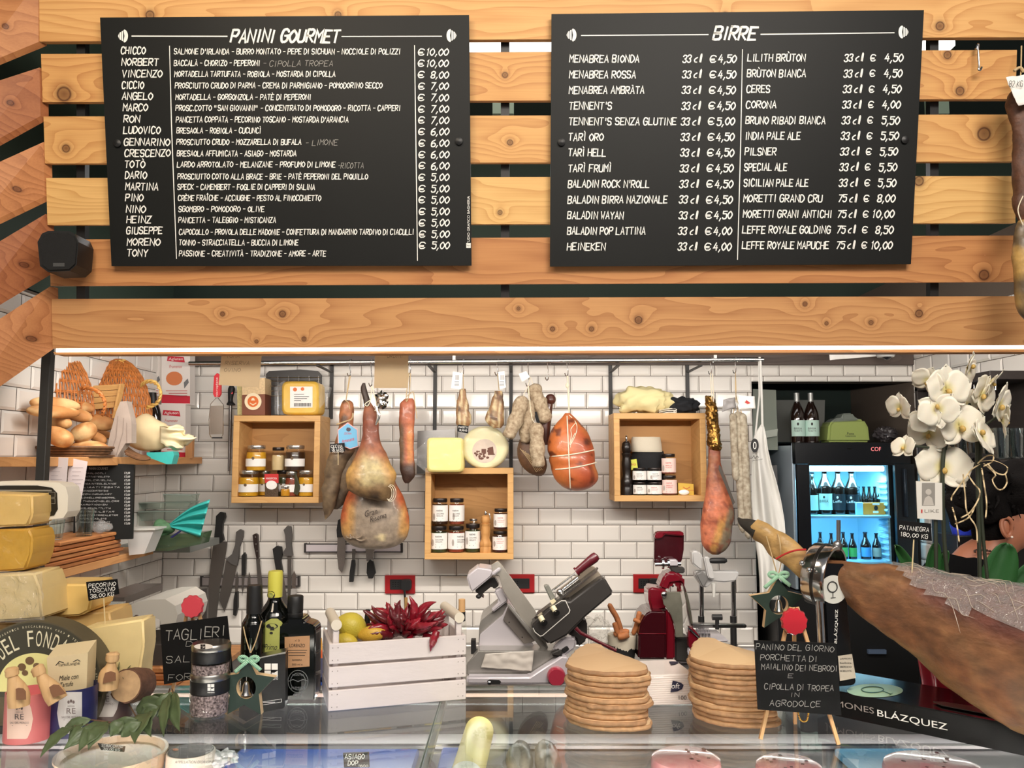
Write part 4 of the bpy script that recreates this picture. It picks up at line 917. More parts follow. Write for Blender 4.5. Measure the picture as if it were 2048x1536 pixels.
m=MB();twine(m,[(699,750),(692,800),(701,752)],3.60);twine(m,[(690,800),(697,806),(700,818)],3.59);twine(m,[(673,849),(690,843),(703,838),(706,826)],3.575,.003);part('twine',m,cord,t)
tg=thing('blue_tag','light blue hexagonal paper tag with pink edge on the cured beef','tag',P(696,897,3.55))
sc3=lambda pts:[(400+x/4.654,690+y/4.654) for x,y in pts]
hx=sc3([(1375,720),(1465,785),(1475,945),(1400,970),(1285,925),(1280,790)])
m=MB();m.slab(hx,onY(3.56),(0,.001,0));part('border',m,mat('tag_pink',(226,170,168),rough=.6),tg,smooth=0);cx_,cy_=sum(p[0] for p in hx)/6,sum(p[1] for p in hx)/6
m=MB();m.slab([(cx_+(u-cx_)*.93,cy_+(v-cy_)*.93) for u,v in hx],onY(3.559),(0,.0008,0));part('card',m,mat('tag_blue',(110,178,214),rough=.6),tg,smooth=0)
m=MB();printed(m,'Artesana',683,880,709,7,onY(3.558),rot=.25,shear=.3);printed(m,'CECINA',688,867,703,4,onY(3.558));part('print',m,mat('tag_red',(200,60,70),rough=.6),tg,smooth=0)
m=MB();flat(m,disc(697,859,4.5,4),onY(3.558));m.tube([P(690,846,3.57),P(696,858,3.556)],.0012,6);part('eyelet',m,mat('eyelet',(40,36,60),rough=.4),tg,smooth=0)
bkb=mat('slate_black',(16,16,17),rough=.6,var=.1,vs=20,spec=.2)
def pricecard(name,poly,Y,lines,label,stick=None,pl=None,h=6,sw=.12):
    t=thing(name,label,'price card',pl(*poly[3]) if pl else P(*poly[3],Y));f=pl or onY(Y)
    m=MB();m.slab(poly,f,(0,.0025,0));part('card',m,bkb,t,smooth=0)
    m=MB();[hand(m,s_,u0,v,u1,hh,fringe(f,.0008),sw,.1,.4,dv=dv) for (s_,u0,v,u1,hh,dv) in lines];part('lettering',m,chalk,t,smooth=0)
    if stick:m=MB();a,b=f(*stick[0])+V((0,.003,0)),f(*stick[1])+V((0,.003,0));m.tube([a,b],.0015,6);part('stick',m,mat('stick_wood',(216,196,150),rough=.7),t)
    return t
pricecard('price_card',sc3([(1212,922),(1345,910),(1350,990),(1210,995)]),3.545,[('CECINA',662,893,685,5,-1),('DE LEON',664,898,686,4.5,-1),('70,00 KG',664,903,687,4.5,-1)],'small black price card pinned on the cured beef',stick=((676,903),(676,930)))
# guanciale slab
hooked(820,722,748,'steel hook carrying the long reddish cured slab')
t=thing('cured_slab','long reddish cured pork slab hanging from a loop of twine','cured meat',P(815,967,3.60))
def c_gu(p):
    u,v=proj(p);n=nz(p,20)*5;c=mixc((178,98,66),(206,134,76),sst(811,817,u+n)*(1-sst(824,829,u+n))*sst(840,870,v));c=mixc(c,(108,82,58),(1-sst(803,811,u+n))*sst(830,860,v));return mixc(c,(66,44,34),sst(918,940,v+n*2))
m=MB();m.loft([(817,797,14),(815,806,28),(814,830,30),(813,870,29),(813,905,28),(814,930,29),(816,950,27),(815,960,18),(814,967,6)],3.60,flat=.5,n=28,k=40,amp=.005,fr=20,sq=.8);part('meat',m,meat,t,col=c_gu)
m=MB();twine(m,[(818,745),(812,800),(818,790),(821,746)],3.58);twine(m,[(813,793),(826,784),(829,800),(834,837)],3.575);part('twine',m,cord,t)
# two pancetta pieces with white tags
def c_pa(p):
    u,v=proj(p);n=nz(p,26)*.5;s_=sin((u+v*.08)*.55+n*3);c=mixc((150,112,76),(206,186,144),sst(-.1,.7,s_+n));return mixc(c,(84,58,42),sst(.1,.4,nz(p,40,3))*.8)
for rows,hu,tagp,lab_,tl in (([(926,778,8),(925,792,17),(925,812,24),(927,835,29),(927,846,29),(927,853,20)],926,[(906,743),(926,746),(922,779),(902,776)],'tapering pancetta piece hanging above the black price card','white barcode tag tied to the pancetta above the price card'),
                         ([(997,782,14),(996,795,21),(993,815,30),(990,838,37),(992,848,32),(994,856,16)],995,[(996,744),(1009,742),(1012,775),(1000,778)],'wedge shaped pancetta piece hanging next to the salami bunch','white barcode tag tied to the pancetta next to the salami')):
    hooked(hu,721,750,'steel hook carrying the '+('tapering' if hu<950 else 'wedge shaped')+' pancetta piece')
    t=thing('pancetta',lab_,'cured meat',P(rows[-1][0],rows[-1][1],3.60));m=MB();m.loft(rows,3.60,flat=.6,n=26,k=24,amp=.005,fr=30,sq=.75);part('meat',m,meat,t,col=c_pa)
    m=MB();twine(m,[(hu,748),(rows[0][0]+1,780)],3.59);part('twine',m,cord,t)
    tg=thing('paper_tag',tl,'tag',P(*tagp[3],3.58));m=MB();m.slab(tagp,onY(3.575),(0,.0006,0));part('card',m,paper,tg,smooth=0)
    m=MB();uc=sum(p[0] for p in tagp)/4;[flat(m,rect(uc-3+k*1.6,750,uc-2.3+k*1.6,760),onY(3.574)) for k in range(5)];[flat(m,rect(uc-5,763+k*2.5,uc+4,764+k*2.5),onY(3.574)) for k in range(4)];part('print',m,mat('print_grey',(120,120,124),rough=.7),tg,smooth=0)
pricecard('price_card',[(916,849),(937,852),(936,867),(915,863)],3.555,[('PANCETTA',917,854,935,3.5,1),('18,00 KG',918,860,934,3.5,1)],'small black price card under the tapering pancetta')
# salami bunch
sal=mat('salami_mould',(138,116,90),rough=.8,var=.5,vs=75,col2=(190,172,144),bump=.8,bs=140);SG='dry salami in the hanging bunch'
hooked(1057,721,772,'steel hook carrying the bunch of dry salami');hooked(1096,722,760,'steel hook carrying the net tied meat behind the salami')
def salami(pts,w,Y,label,m_=None,name='salami',group=SG):
    q=catmull([(a,b) for a,b in pts],26);m=MB();r=[]
    for i in range(26):f=i/25;r.append(w/2*S(Y)*min(1,(1-abs(2*f-1)**6))**.5*(1+.09*sin(f*17+w)) if 0<f<1 else .002)
    m.tube([P(a,b,Y) for a,b in q],r,18,flat=.95)
    for i,p in enumerate(m.v):d=nz(p,60,w)*.003+nz(p,25,w)*.003;m.v[i]=p+V((d,d*.6,d))
    t=thing(name,label,'salami',P(*pts[-1],Y),group);part('casing',m,m_ or sal,t,smooth=60);m=MB();a=pts[0];twine(m,[(a[0],a[1]+2),(a[0]+(1057-a[0])*.6,a[1]-14),(1057,771)],Y-.005,.0014);part('twine',m,cordw,t);return t
salami([(1066,768),(1074,795),(1084,820),(1092,846)],31,3.60,'thick dry salami slanting toward the big orange tied ham')
salami([(1057,800),(1056,830),(1053,860),(1050,886)],27,3.58,'dry salami in the middle of the bunch, partly hidden')
salami([(1046,792),(1038,820),(1028,848),(1015,876)],29,3.55,'dry salami slanting toward the white cheese wheel')
salami([(1072,846),(1073,870),(1075,905),(1078,936)],29,3.53,'lowest dry salami hanging in front of the netted meat')
m=MB();m.blob(P(1101,799,3.64),(.024,.024,.025));m.tube([P(1098,805,3.645),P(1090,850,3.645),P(1092,890,3.645)],[.018,.026,.014],14);solo('dark_sausage',m,mat('dark_sausage',(82,44,34),rough=.35,var=.15,vs=50,coat=.3),'dark brown round sausage peeking out behind the salami bunch','sausage',smooth=60)
t=thing('netted_meat','brown cured meat in a pale string net behind the lowest salami','cured meat',P(1066,952,3.63))
m=MB();m.loft([(1062,860,26),(1058,890,44),(1062,910,54),(1068,930,52),(1074,945,34),(1078,952,10)],3.63,flat=.7,n=26,k=24,amp=.003,fr=20);part('meat',m,mat('netted_brown',(104,72,48),rough=.5,var=.35,vs=50),t)
m=MB()
for k in range(5):twine(m,[(1040+k*5,897+k*3),(1054+k*5,915+k*3),(1073+k*3,944-k)],3.565+k*.002,.0012)
part('string_net',m,cord,t)
pricecard('price_card',[(1068,825),(1073,823),(1080,845),(1074,848)],3.57,[],'tiny black card wedged between salami')
m=wrapsheet([(1037,748),(1052,742),(1060,754),(1044,765)],3.575,.002,6);solo('paper_tag',m,paper,'small white printed tag tied above the salami bunch','tag',solid=.0006)
# big tied ham
hooked(1135,722,752,'steel hook carrying the big orange tied ham')
t=thing('tied_ham','big orange pear shaped ham tied with twine','ham',P(1145,981,3.58))
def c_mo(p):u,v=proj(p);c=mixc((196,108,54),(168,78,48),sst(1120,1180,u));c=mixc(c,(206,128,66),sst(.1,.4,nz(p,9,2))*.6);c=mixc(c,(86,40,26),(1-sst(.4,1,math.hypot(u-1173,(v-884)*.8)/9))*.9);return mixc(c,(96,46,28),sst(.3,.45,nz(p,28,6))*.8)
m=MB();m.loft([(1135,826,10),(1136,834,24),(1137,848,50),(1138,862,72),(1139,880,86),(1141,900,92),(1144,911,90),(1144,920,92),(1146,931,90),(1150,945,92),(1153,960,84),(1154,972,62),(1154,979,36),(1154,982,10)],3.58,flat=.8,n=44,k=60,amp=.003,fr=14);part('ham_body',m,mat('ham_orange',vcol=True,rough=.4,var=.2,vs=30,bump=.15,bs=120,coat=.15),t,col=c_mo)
hp2=[(proj(p),p) for p in m.v if p.y<3.60]
def onmo(u,v,e=.004):p=min(hp2,key=lambda q:(q[0][0]-u)**2+(q[0][1]-v)**2)[1];return P(u,v,p.y-e)
m=MB();m.tube([P(1135,752,3.585),P(1137,790,3.585),P(1138,824,3.585)],.004,6);m.blob(P(1135,771,3.585),(.009,.008,.012))
for l in ([(1134+ (v-830)*.045,v) for v in range(832,978,6)],[(1099+k*8.9,913-.4*k-k*k*.09) for k in range(11)],[(1103+k*9,939-.2*k-k*k*.12) for k in range(11)]):m.tube([onmo(*q) for q in l],.0026,6)
m.tube([onmo(*q) for q in catmull([(1138,830),(1150,842),(1154,855),(1150,872),(1140,890),(1143,870),(1142,858),(1152,845)],30)],.0016,6);m.tube([onmo(*q) for q in catmull([(1150,866),(1143,882),(1141,895)],12)],.0014,6);part('twine',m,cordw,t)
# ham with gilded shank
hooked(1422,719,748,'steel hook carrying the ham with a gilded shank');hooked(1471,718,746,'steel hook carrying the long mouldy salami sticks')
t=thing('cured_ham','long cured ham with gold foil wrapped shank','ham',P(1430,1110,3.58))
def c_h3(p):
    u,v=proj(p);n=nz(p,12)*14;c=mixc((150,92,60),(196,112,78),sst(930,1000,v));e=u-(1452-(v-1030)*.28);c=mixc(c,(194,142,78),sst(-16,-8,e+n*.25)*sst(1020,1050,v));c=mixc(c,(122,108,88),sst(-1,6,e+n*.25)*sst(995,1020,v));return mixc(c,(124,60,44),sst(.15,.4,nz(p,30,5)+.5*nz(p,60,2))*.6)
m=MB();m.loft([(1427,880,22),(1428,900,24),(1429,920,25),(1431,940,30),(1433,960,40),(1435,990,52),(1436,1012,60),(1435,1030,64),(1433,1050,64),(1432,1070,62),(1431,1085,58),(1431,1100,40),(1431,1109,14)],3.58,flat=.6,n=36,k=50,amp=.004,fr=16);part('ham_leg',m,meat,t,col=c_h3)
m=MB();m.loft([(1417,791,8),(1420,800,18),(1423,815,22),(1424,832,22),(1427,860,22),(1428,885,26),(1431,898,24),(1434,903,10)],3.578,flat=.9,n=30,k=44,amp=.008,fr=75);part('gold_foil',m,mat('gold_foil',(170,128,66),rough=.28,metal=1,var=.5,vs=120,bump=.6,bs=110),t,smooth=20)
m=MB();twine(m,[(1421,746),(1424,800),(1427,800),(1425,747)],3.565);part('twine',m,cordw,t)
m=MB();m.slab([(1438,930),(1442,933),(1470,1005),(1466,1010),(1437,938)],onY(3.53),(0,.001,0));solo('paper_tag',m,mat('tag_dark',(66,58,50),rough=.5),'narrow dark tag hanging between the gilded ham and salami sticks','tag')
SG2='long mouldy salami sticks'
for pts,w,y,lab_ in (([(1466,826),(1468,880),(1472,962)],15,3.57,'shortest long mouldy salami stick beside the gilded ham'),([(1476,822),(1478,900),(1485,1066)],16,3.58,'middle long mouldy salami stick of three'),([(1485,826),(1490,920),(1497,1078)],17,3.57,'long mouldy salami stick nearest the white apron')):
    q=catmull(pts,30);m=MB();r=[w/2*S(y)*(1-abs(2*i/29-1)**10)**.5*(1+.05*sin(i)) if 0<i<29 else .003 for i in range(30)];m.tube([P(a,b,y) for a,b in q],r,16)
    for i,p in enumerate(m.v):d=nz(p,50,w)*.003;m.v[i]=p+V((d,d,0))
    t=thing('salami_stick',lab_,'salami',P(*pts[-1],y),SG2);part('casing',m,mat('grey_mould',(134,120,100),rough=.85,var=.4,vs=60,col2=(186,176,156),bump=.4,bs=180),t,smooth=60);m=MB();twine(m,[(pts[0][0],pts[0][1]+4),(1472,790),(1471,745)],3.575,.0016);part('twine',m,cord,t)
m=wrapsheet([(1446,800),(1470,794),(1472,815),(1444,824)],3.555,.008,8);solo('grey_tag',m,mat('tag_grey',(146,142,140),rough=.4),'crumpled grey plastic tag above the salami sticks','tag',solid=.0008,smooth=30)
t=thing('paper_tag','white card tag with a red mark above the salami sticks','tag',P(1494,820,3.55));m=wrapsheet([(1476,790),(1509,793),(1511,817),(1477,819)],3.55,.003,8);part('card',m,paper,t,solid=.0008);m=MB();flat(m,[(1490,805),(1493,800),(1497,803),(1501,806),(1496,808)],onY(3.545));part('print',m,inkr,t,smooth=0)
# apron
t=thing('white_apron','white apron with a black round mark hanging at the rail end','apron',P(1530,1180,3.60))
Lr=[(848,1523,1527),(870,1508,1532),(900,1505,1536),(930,1504,1543),(960,1503,1552),(1000,1503,1562),(1040,1505,1569),(1080,1510,1572),(1120,1516,1570),(1160,1519,1563),(1200,1520,1560)]
def f_ap(a,b):
    v=848+b*352;k=max(i for i in range(len(Lr)) if Lr[i][0] <= v+1e-6);k=min(k,len(Lr)-2);f=(v-Lr[k][0])/(Lr[k+1][0]-Lr[k][0])
    l=Lr[k][1]+(Lr[k+1][1]-Lr[k][1])*f;r=Lr[k][2]+(Lr[k+1][2]-Lr[k][2])*f;w_=min(1,b*3)
    return P(l+(r-l)*a,v,3.60+.018*w_*sin(a*9+b*3)+.01*w_*sin(a*17-b*4))
m=MB();m.sheet(f_ap,30,40);part('cloth',m,mat('apron_white',(214,212,206),rough=.85,bump=.15,bs=400),t,solid=.0015,smooth=80)
m=MB();m.tube([P(a,b,3.595) for a,b in ((1519,714),(1521,722),(1523,780),(1525,852))],.005,6,flat=.5);m.tube([P(a,b,3.605) for a,b in ((1519,714),(1518,722),(1519,790),(1511,868))],.004,6,flat=.5);part('strap',m,MATS['apron_white'],t)
fa=lambda u,v:P(u,v,3.574);m=MB();m.add([fa(*q) for q in disc(1509.5,891,8,14,24)],[tuple(range(24))]);part('round_mark',m,ink,t,smooth=0);m=MB();printed(m,'0',1506,891,1513,15,lambda u,v:P(u,v,3.5732));part('mark_letter',m,paper,t,smooth=0)
m=MB();ribbon(m,catmull([(1505,916),(1508,911),(1510,917),(1514,912),(1517,915)],16),.5,fa);ribbon(m,[(1505,922),(1525,918)],.4,fa);part('script',m,ink,t,smooth=0)
# dried meats hanging in front of the slats at the edge
t=thing('dried_meat','dark wrinkled dried meat hanging from a hook before the slats','cured meat',P(2034,440,2.24))
m=MB();m.loft([(2040,170,14),(2038,190,40),(2040,215,46),(2042,245,40),(2046,280,40),(2050,330,46),(2052,390,48),(2048,430,34),(2046,444,10)],2.24,flat=.8,n=30,k=40,amp=.008,fr=26);part('meat',m,mat('dried_dark',(92,58,40),rough=.6,var=.4,vs=50,bump=.5,bs=90),t)
m=MB();m.tube([P(2043,92,2.28),P(2042,140,2.26),P(2040,172,2.24)],.002,6);twine(m,[(2028,142),(2040,135),(2048,144)],2.25,.004);part('twine',m,cord,t)
t=thing('paper_tag','white handwritten tag on the dark dried meat','tag',P(2040,212,2.2));m=wrapsheet([(2011,155),(2060,148),(2066,205),(2036,212)],2.19,.006,8);part('card',m,paper,t,solid=.0006);m=MB();hand(m,'82 KG',2018,168,2046,12,onY(2.183),.08);part('writing',m,ink,t,smooth=0)
t=thing('dried_ham','yellow edged dried ham hanging below the dark dried meat','ham',P(2050,640,2.2))
m=MB();m.loft([(2048,442,20),(2052,470,48),(2056,500,60),(2058,560,62),(2062,610,56),(2066,640,30)],2.22,flat=.7,n=28,k=30,amp=.006,fr=20);part('meat',m,meat,t,col=lambda p:mixc((186,148,84),(104,86,62),sst(-.1,.3,nz(p,12))))
m=MB();twine(m,[(2046,392),(2036,420),(2046,450)],2.2,.0015);part('twine',m,cordw,t)
# ------------------------------------------------------------------ shelves on the side wall and what stands on them
XS=-1.44                                    # front edge of the shelves
ys=lambda u,x=XS:x*F/(u-1024)             # distance of pixel column u on the plane x
shw=wood('shelf_pine',(204,150,96),(164,108,62),seed=51,gs=60,axis='y',contrast=.7)
ZS,ZL=1.722,1.362
m=MB();m.box(((XL+.006+XS)/2,3.19,ZS-.015),(XS-XL-.006,1.32,.03));solo('wall_shelf',m,shw,'pine wall shelf carrying bread, baskets and flour boxes','shelf',smooth=0)
m=MB();m.box(((XL+.006+XS)/2,2.93,ZL-.0135),(XS-XL-.006,.86,.027));solo('wall_shelf',m,shw,'pine wall shelf carrying the stacked wooden boards','shelf',smooth=0)
z1=lambda x,y:(60+x/5.12,680+y/5.12)
crust=mat('bread_crust',vcol=True,rough=.7,var=.18,vs=30,bump=.2,bs=120)
def c_bread(p):return mixc((186,126,70),(228,188,132),sst(-.2,.4,nz(p,18)+.35*nz(p,60)))
LG='bread loaves in the low wicker tray'
for (x0,y0,x1,y1,tilt,dY,lab_) in ((190,585,350,740,70,.03,'bread loaf with its rounded end facing out at the top beside the black post'),(170,665,310,805,60,.0,'bread loaf end below the topmost rounded loaf end'),(330,615,690,740,14,.12,'long bread loaf lying highest against the wicker basket'),
        (310,690,620,835,16,.06,'bread loaf lying just below the highest long loaf'),(580,765,860,930,12,.06,'bread loaf lying against the grey paper bag'),(160,770,460,915,8,.03,'bread loaf in the middle of the pile beside the black post'),
        (415,845,685,1045,-24,.0,'fat bread loaf tilted upward in the centre of the pile'),(130,890,465,1095,22,-.02,'large shaded bread loaf low in the pile beside the black post'),(600,945,795,1065,30,.03,'short bread loaf end between the centre loaf and the paper bag'),
        (430,1025,805,1185,6,-.03,'pale bread loaf lowest in the pile'),(670,925,830,1010,5,.1,'small bit of loaf at the back below the loaf against the paper bag')):
    u,v=z1((x0+x1)/2,(y0+y1)/2);yy=2.72+(u-100)*.003+dY;sc=S(yy,v)/5.12;T=M.Rotation(R(tilt),4,'Y') @ M.Rotation(R(rnd(-25,25)),4,'Z')
    ln=max((x1-x0),(y1-y0))/2*sc;th_=min((x1-x0),(y1-y0))/2*sc*.95
    if abs(tilt)>40:T=M.Rotation(R(70),4,'Z');ln=.1
    m=MB();c=P(u,v,yy);m.blob((c.x,c.y,c.z),(ln,th_*.95,th_),T=T,amp=.12,fr=12,seg=26,rings=18,fn=lambda p:(math.copysign(abs(p.x)**.8,p.x),p.y,p.z),o=x0)
    solo('bread_loaf',m,crust,lab_,'bread',LG,col=c_bread,smooth=70)
wick=mat('wicker',(196,118,54),rough=.55,var=.4,vs=60);wickl=mat('wicker_pale',(220,178,96),rough=.55,var=.3,vs=60);wickd=mat('wicker_dark',(112,76,46),rough=.7,var=.4,vs=50)
t=thing('wicker_tray','low dark wicker tray holding the bread loaves','basket',P(160,912,2.8))
m=MB();c=P(150,905,2.9)
for k in range(4):m.tube([V((c.x+.118*cos(a)*(1-.05*k),c.y+.13*sin(a)*(1-.05*k),ZS+.006+.009*(3-k))) for a in [i*2*pi/40 for i in range(40)]],.0055,6,closed=True)
part('woven_side',m,wickd,t);m=MB();m.box((c.x,c.y,ZS+.004),(.2,.17,.006));part('tray_bottom',m,wickd,t)
def dome(t,cu,cv,ru,rv,Y,rd,tmax,n_r,n_w,mm,ph0=0,ph1=100,r=.0035):
    def pt(a,ph):return P(cu+ru*sin(a)*cos(ph),cv-rv*cos(a),Y)+V((0,-rd*sin(a)*sin(ph),0))
    m=MB()
    for i in range(n_r):
        ph=R(ph0+(ph1-ph0)*i/(n_r-1));m.tube([pt(a,ph)+V((0,.003*(1 if (i+j) % 2 else -1),0)) for j,a in enumerate([R(6+(tmax-6)*k/16) for k in range(17)])],r,6)
    part('stake',m,mm,t);m=MB()
    for k in range(n_w):
        a=R(18+(tmax-18)*k/(n_w-1))
        for o in (-.012,.012):m.tube([pt(a+o,R(ph0+(ph1-ph0)*j/30))+V((0,(.004 if (j+(o>0)) % 2 else -.004),0)) for j in range(31)],r*.75,6)
    part('weave',m,mm,t)
def handle(t,pts,Y,mm,r=.006):
    q=[P(*z1(a,b),Y)+V((0,-.05*sin(pi*i/39),0)) for i,(a,b) in enumerate(catmull(pts,40))];m=MB()
    for k in range(2):m.tube([p+V((0,r*.8*sin(i*.9+k*pi),r*.8*cos(i*.9+k*pi))) for i,p in enumerate(q)],r*.8,6)
    part('handle',m,mm,t)
t=thing('wicker_basket','tall brown wicker basket lying tipped behind the bread pile','basket',P(150,905,3.05))
dome(t,95,820,92,132,3.06,.2,95,34,9,wick,0,130)
handle(t,[(530,490),(640,500),(770,545),(830,640),(800,720),(740,765)],2.98,wick)
t=thing('wicker_basket','brown wicker basket with pale woven rim lying tipped before the flour boxes','basket',P(250,905,3.3))
dome(t,238,845,66,126,3.36,.16,95,30,9,wick,0,120)
m=MB()
def rimp(s_,q):a=z1(540+430*s_,370-165*sin(s_*1.5));b=z1(560+370*s_,470-140*sin(s_*1.4));return P(a[0]+(b[0]-a[0])*q,a[1]+(b[1]-a[1])*q,3.28+.04*s_)
for k in range(5):m.tube([rimp(i/24,k/4)+V((0,.004*(-1)**(i+k),0)) for i in range(25)],.0035,6)
for i in range(22):m.tube([rimp(i/22,0),rimp(min(1,(i+1)/22),.5),rimp(i/22,1)],.003,5)
part('rim',m,wickl,t)
handle(t,[(1140,465),(1240,430),(1350,460),(1390,560),(1330,650),(1200,690)],3.28,wickl)
t=thing('wooden_crate','light slatted wooden crate wall between the two wicker baskets','crate',P(205,860,3.16));pb2=onY(3.17)
for k in range(4):
    a,b=450+62*k,505+62*k;m=MB();m.slab([z1(590,a+22),z1(932-k*22,a),z1(930-k*24,b),z1(600,b+22)],pb2,(0,.012,0));part('slat',m,wood('crate_pine',(212,164,102),(180,128,70),seed=55,gs=60,contrast=.6),t,smooth=0)
m=MB();m.slab([z1(915,452),z1(935,445),z1(860,800),z1(838,800)],onY(3.155),(0,.03,0));part('corner_post',m,MATS['crate_pine'],t,smooth=0)
m=MB();p_=[z1(*q) for q in ((925,630),(990,625),(1025,770),(1040,860),(1038,1055),(975,1060),(885,1205),(775,1180),(820,960),(880,740))]
m.slab(p_,onY(3.02),(0,.04,0));t=solo('paper_bag',m,mat('grey_paper',(176,160,148),rough=.85,var=.12,vs=25),'folded grey paper bag standing beside the bread loaves','bag',smooth=0)
m=MB()
for a,b,c_ in (((900,780),(880,1000),(820,1180)),((960,800),(950,950),(880,1190)),((990,850),(990,1050),(990,1055))):ribbon(m,[z1(*q) for q in (a,b,c_)],1.0,onY(3.0185))
part('fold',m,mat('grey_paper_fold',(150,134,124),rough=.85),t,smooth=0)
t=thing('wrapped_bread','big bread wrapped in cream paper with a twisted paper end','bread',P(325,900,3.3))
m=MB();q=catmull([(1010,860,60),(1060,900,150),(1150,940,185),(1270,970,170),(1370,985,120),(1420,980,95)],24);m.tube([P(*z1(a,b),3.26-.0*k) for k,(a,b,r) in enumerate(q)],[r/5.12*S(3.26) for a,b,r in q],22,flat=.8)
for i,p in enumerate(m.v):d=nz(p,26)*.008;m.v[i]=p+V((0,d,d))
part('wrapping',m,mat('cream_paper',(226,204,160),rough=.75,var=.08,vs=18),t,smooth=60)
m=MB();
def f_tw(a,b):an=R(-62+124*a);u=1330+330*b*cos(an)*(1+.05*sin(a*13+1)+.03*sin(a*29));v=965+40*b+150*sin(an)*(.62+.38*b);p=P(*z1(u,v),3.2+.022*sin(a*19)*b-.05*sin(pi*b));d=nz(p,30,2)*.012*b;return p+V((d,d,d))
m.sheet(f_tw,60,20)
part('twisted_end',m,mat('cream_paper_end',(238,226,188),rough=.7),t,smooth=60,solid=.001)
box_w=mat('flour_box_white',(226,218,212),rough=.4);bread_p=mat('print_bread',(206,120,72),rough=.6);redb=mat('print_box_red',(196,38,58),rough=.45)
def fbox(u0,v0,u1,v1,Y,lab_,top,bottom=None,full=True):
    t=thing('flour_box',lab_,'box',P((u0+u1)/2,v1,Y),'printed flour boxes');m=MB();m.slab(rect(u0,v0,u1,v1),onY(Y),(0,.06,0));part('carton',m,box_w,t,smooth=0);f=onY(Y-.0008);g=onY(Y-.0014);W=u1-u0
    m=MB();flat(m,[(u0+W*.22,top+1),(u0+W*.78,top+3),(u0+W*.82,top+14),(u0+W*.19,top+11)],f)
    part('red_label',m,redb,t,smooth=0)
    if bottom:m=MB();flat(m,[(u0,bottom[0]),(u1,bottom[0]+3),(u1,bottom[1]+1),(u0,bottom[1])],f);part('red_band',m,redb,t,smooth=0)
    m=MB();printed(m,'Agluten',(u0+u1)/2-W*.25,top+7.5,(u0+u1)/2+W*.25,7,g,shear=.1);part('band_print',m,paper,t,smooth=0)
    m=MB();printed(m,'Frumenzo',(u0+u1)/2-W*.22,top+22,(u0+u1)/2+W*.22,6,f,shear=.2)
    if full:
        for k in range(3):flat(m,rect(u0+W*(.15+.1*k),top+70+5*k,u1-W*.1,top+71.2+5*k),f)
    part('print',m,inkr,t,smooth=0)
    if full:m=MB();flat(m,disc((u0+u1)/2-3,top+46,W*.29,14,18),f);part('bread_picture',m,bread_p,t,smooth=0);m=MB();flat(m,[(u1-W*.22,top+54),(u1-W*.08,top+46),(u1-W*.04,top+54),(u1-W*.2,top+66)],g);part('pack_picture',m,mat('print_slate',(110,110,112),rough=.6),t,smooth=0)
fbox(255,704,323,792,3.74,'printed flour box half hidden behind the wicker basket rim',706);fbox(323,706,380,809,3.72,'printed flour box on top of another in the wall corner',711,(789,806));fbox(314,809,371,917,3.72,'printed flour box standing on the shelf under another in the wall corner',819,(902,917),True)
t=thing('dark_bottle','black capped dark bottle between the wicker basket and the flour boxes','bottle',P(308,915,3.6));m=MB()
m.loft([(309,810,16),(310,822,21),(311,840,22),(311,915,22)],3.6,flat=1,n=20);m.loft([(307,786,12),(308,806,12),(309,814,18)],3.6,flat=1,n=16);part('bottle_glass',m,mat('dark_glass',(18,16,16),rough=.08,coat=.5),t);m=MB();m.loft([(305,785,15),(306,808,15)],3.6,flat=1,n=16,k=4);part('cap',m,blk,t)
m=MB();m.slab([z1(1592,985),z1(1668,980),z1(1662,1212),z1(1590,1212)],onY(3.7),(0,.02,0));solo('wooden_board',m,wood('board_brown',(186,136,90),(150,100,60),seed=57,axis='z'),'narrow wooden board upright beside the lowest flour box','board')
teal=mat('teal_plastic',(60,176,170),rough=.4,var=.15,vs=20)
m=MB();m.slab([z1(*q) for q in ((1195,1150),(1300,1150),(1465,1140),(1475,1180),(1450,1270),(1400,1272),(1195,1195))],onY(3.14),(0,.05,.0));solo('teal_bag_end',m,teal,'folded end of a teal bag poking over the upper shelf edge','bag',smooth=0)
t=thing('wicker_bowl','small dark wicker bowl lying tipped under the wrapped bread','basket',P(*z1(1060,1235),3.1));m=MB()
for k in range(5):m.tube([P(*z1(950+k*8+250*s_,1065+40*k*.6+130*sin(s_*1.6)-20*k*s_),3.12-.03*k) for s_ in [i/14 for i in range(15)]],.0055,6)
part('weave',m,wickd,t)
# paper lists hanging from the shelf edge
for pts,lab_ in (([z1(170,1195),z1(392,1205),z1(368,1536),(131,1001),z1(160,1640)],'long white receipt hanging from the upper shelf beside the black post'),([z1(405,1205),z1(590,1245),z1(560,1440),(161,1006),(132,1005),z1(380,1500)],'long white receipt hanging in front of the small menu poster')):
    m=MB();Yp=2.63 if pts[0][0]<100 else 2.72;m.slab(pts,onY(Yp),(0,.0006,0));t=solo('receipt',m,mat('receipt_paper',(222,212,214),rough=.8),lab_,'paper',smooth=0);m=MB();u=(pts[0][0]+pts[1][0])/2
    [flat(m,rect(u-13,935+8*k,u+9-(k % 3)*4,935.7+8*k),onY(Yp-.0006)) for k in range(7)];part('print',m,mat('print_faint',(176,166,170),rough=.8),t,smooth=0)
pn=V((1,-.9,0)).normalized();pcen=P(216,990,3.02)
pp=onplane(pcen,V((.35,-1,0)).normalized());t=thing('menu_poster','small black menu poster standing on the lower wall shelf','poster',pp(216,1080))
m=MB();m.slab([(150,924),(268,929),(264,1078),(146,1082)],pp,(0,.012,0));part('panel',m,board_m,t,smooth=0);m=MB();fp=fringe(pp,.001)
printed(m,'PANINI GOURMET',178,937,216,5,fp,rot=0)
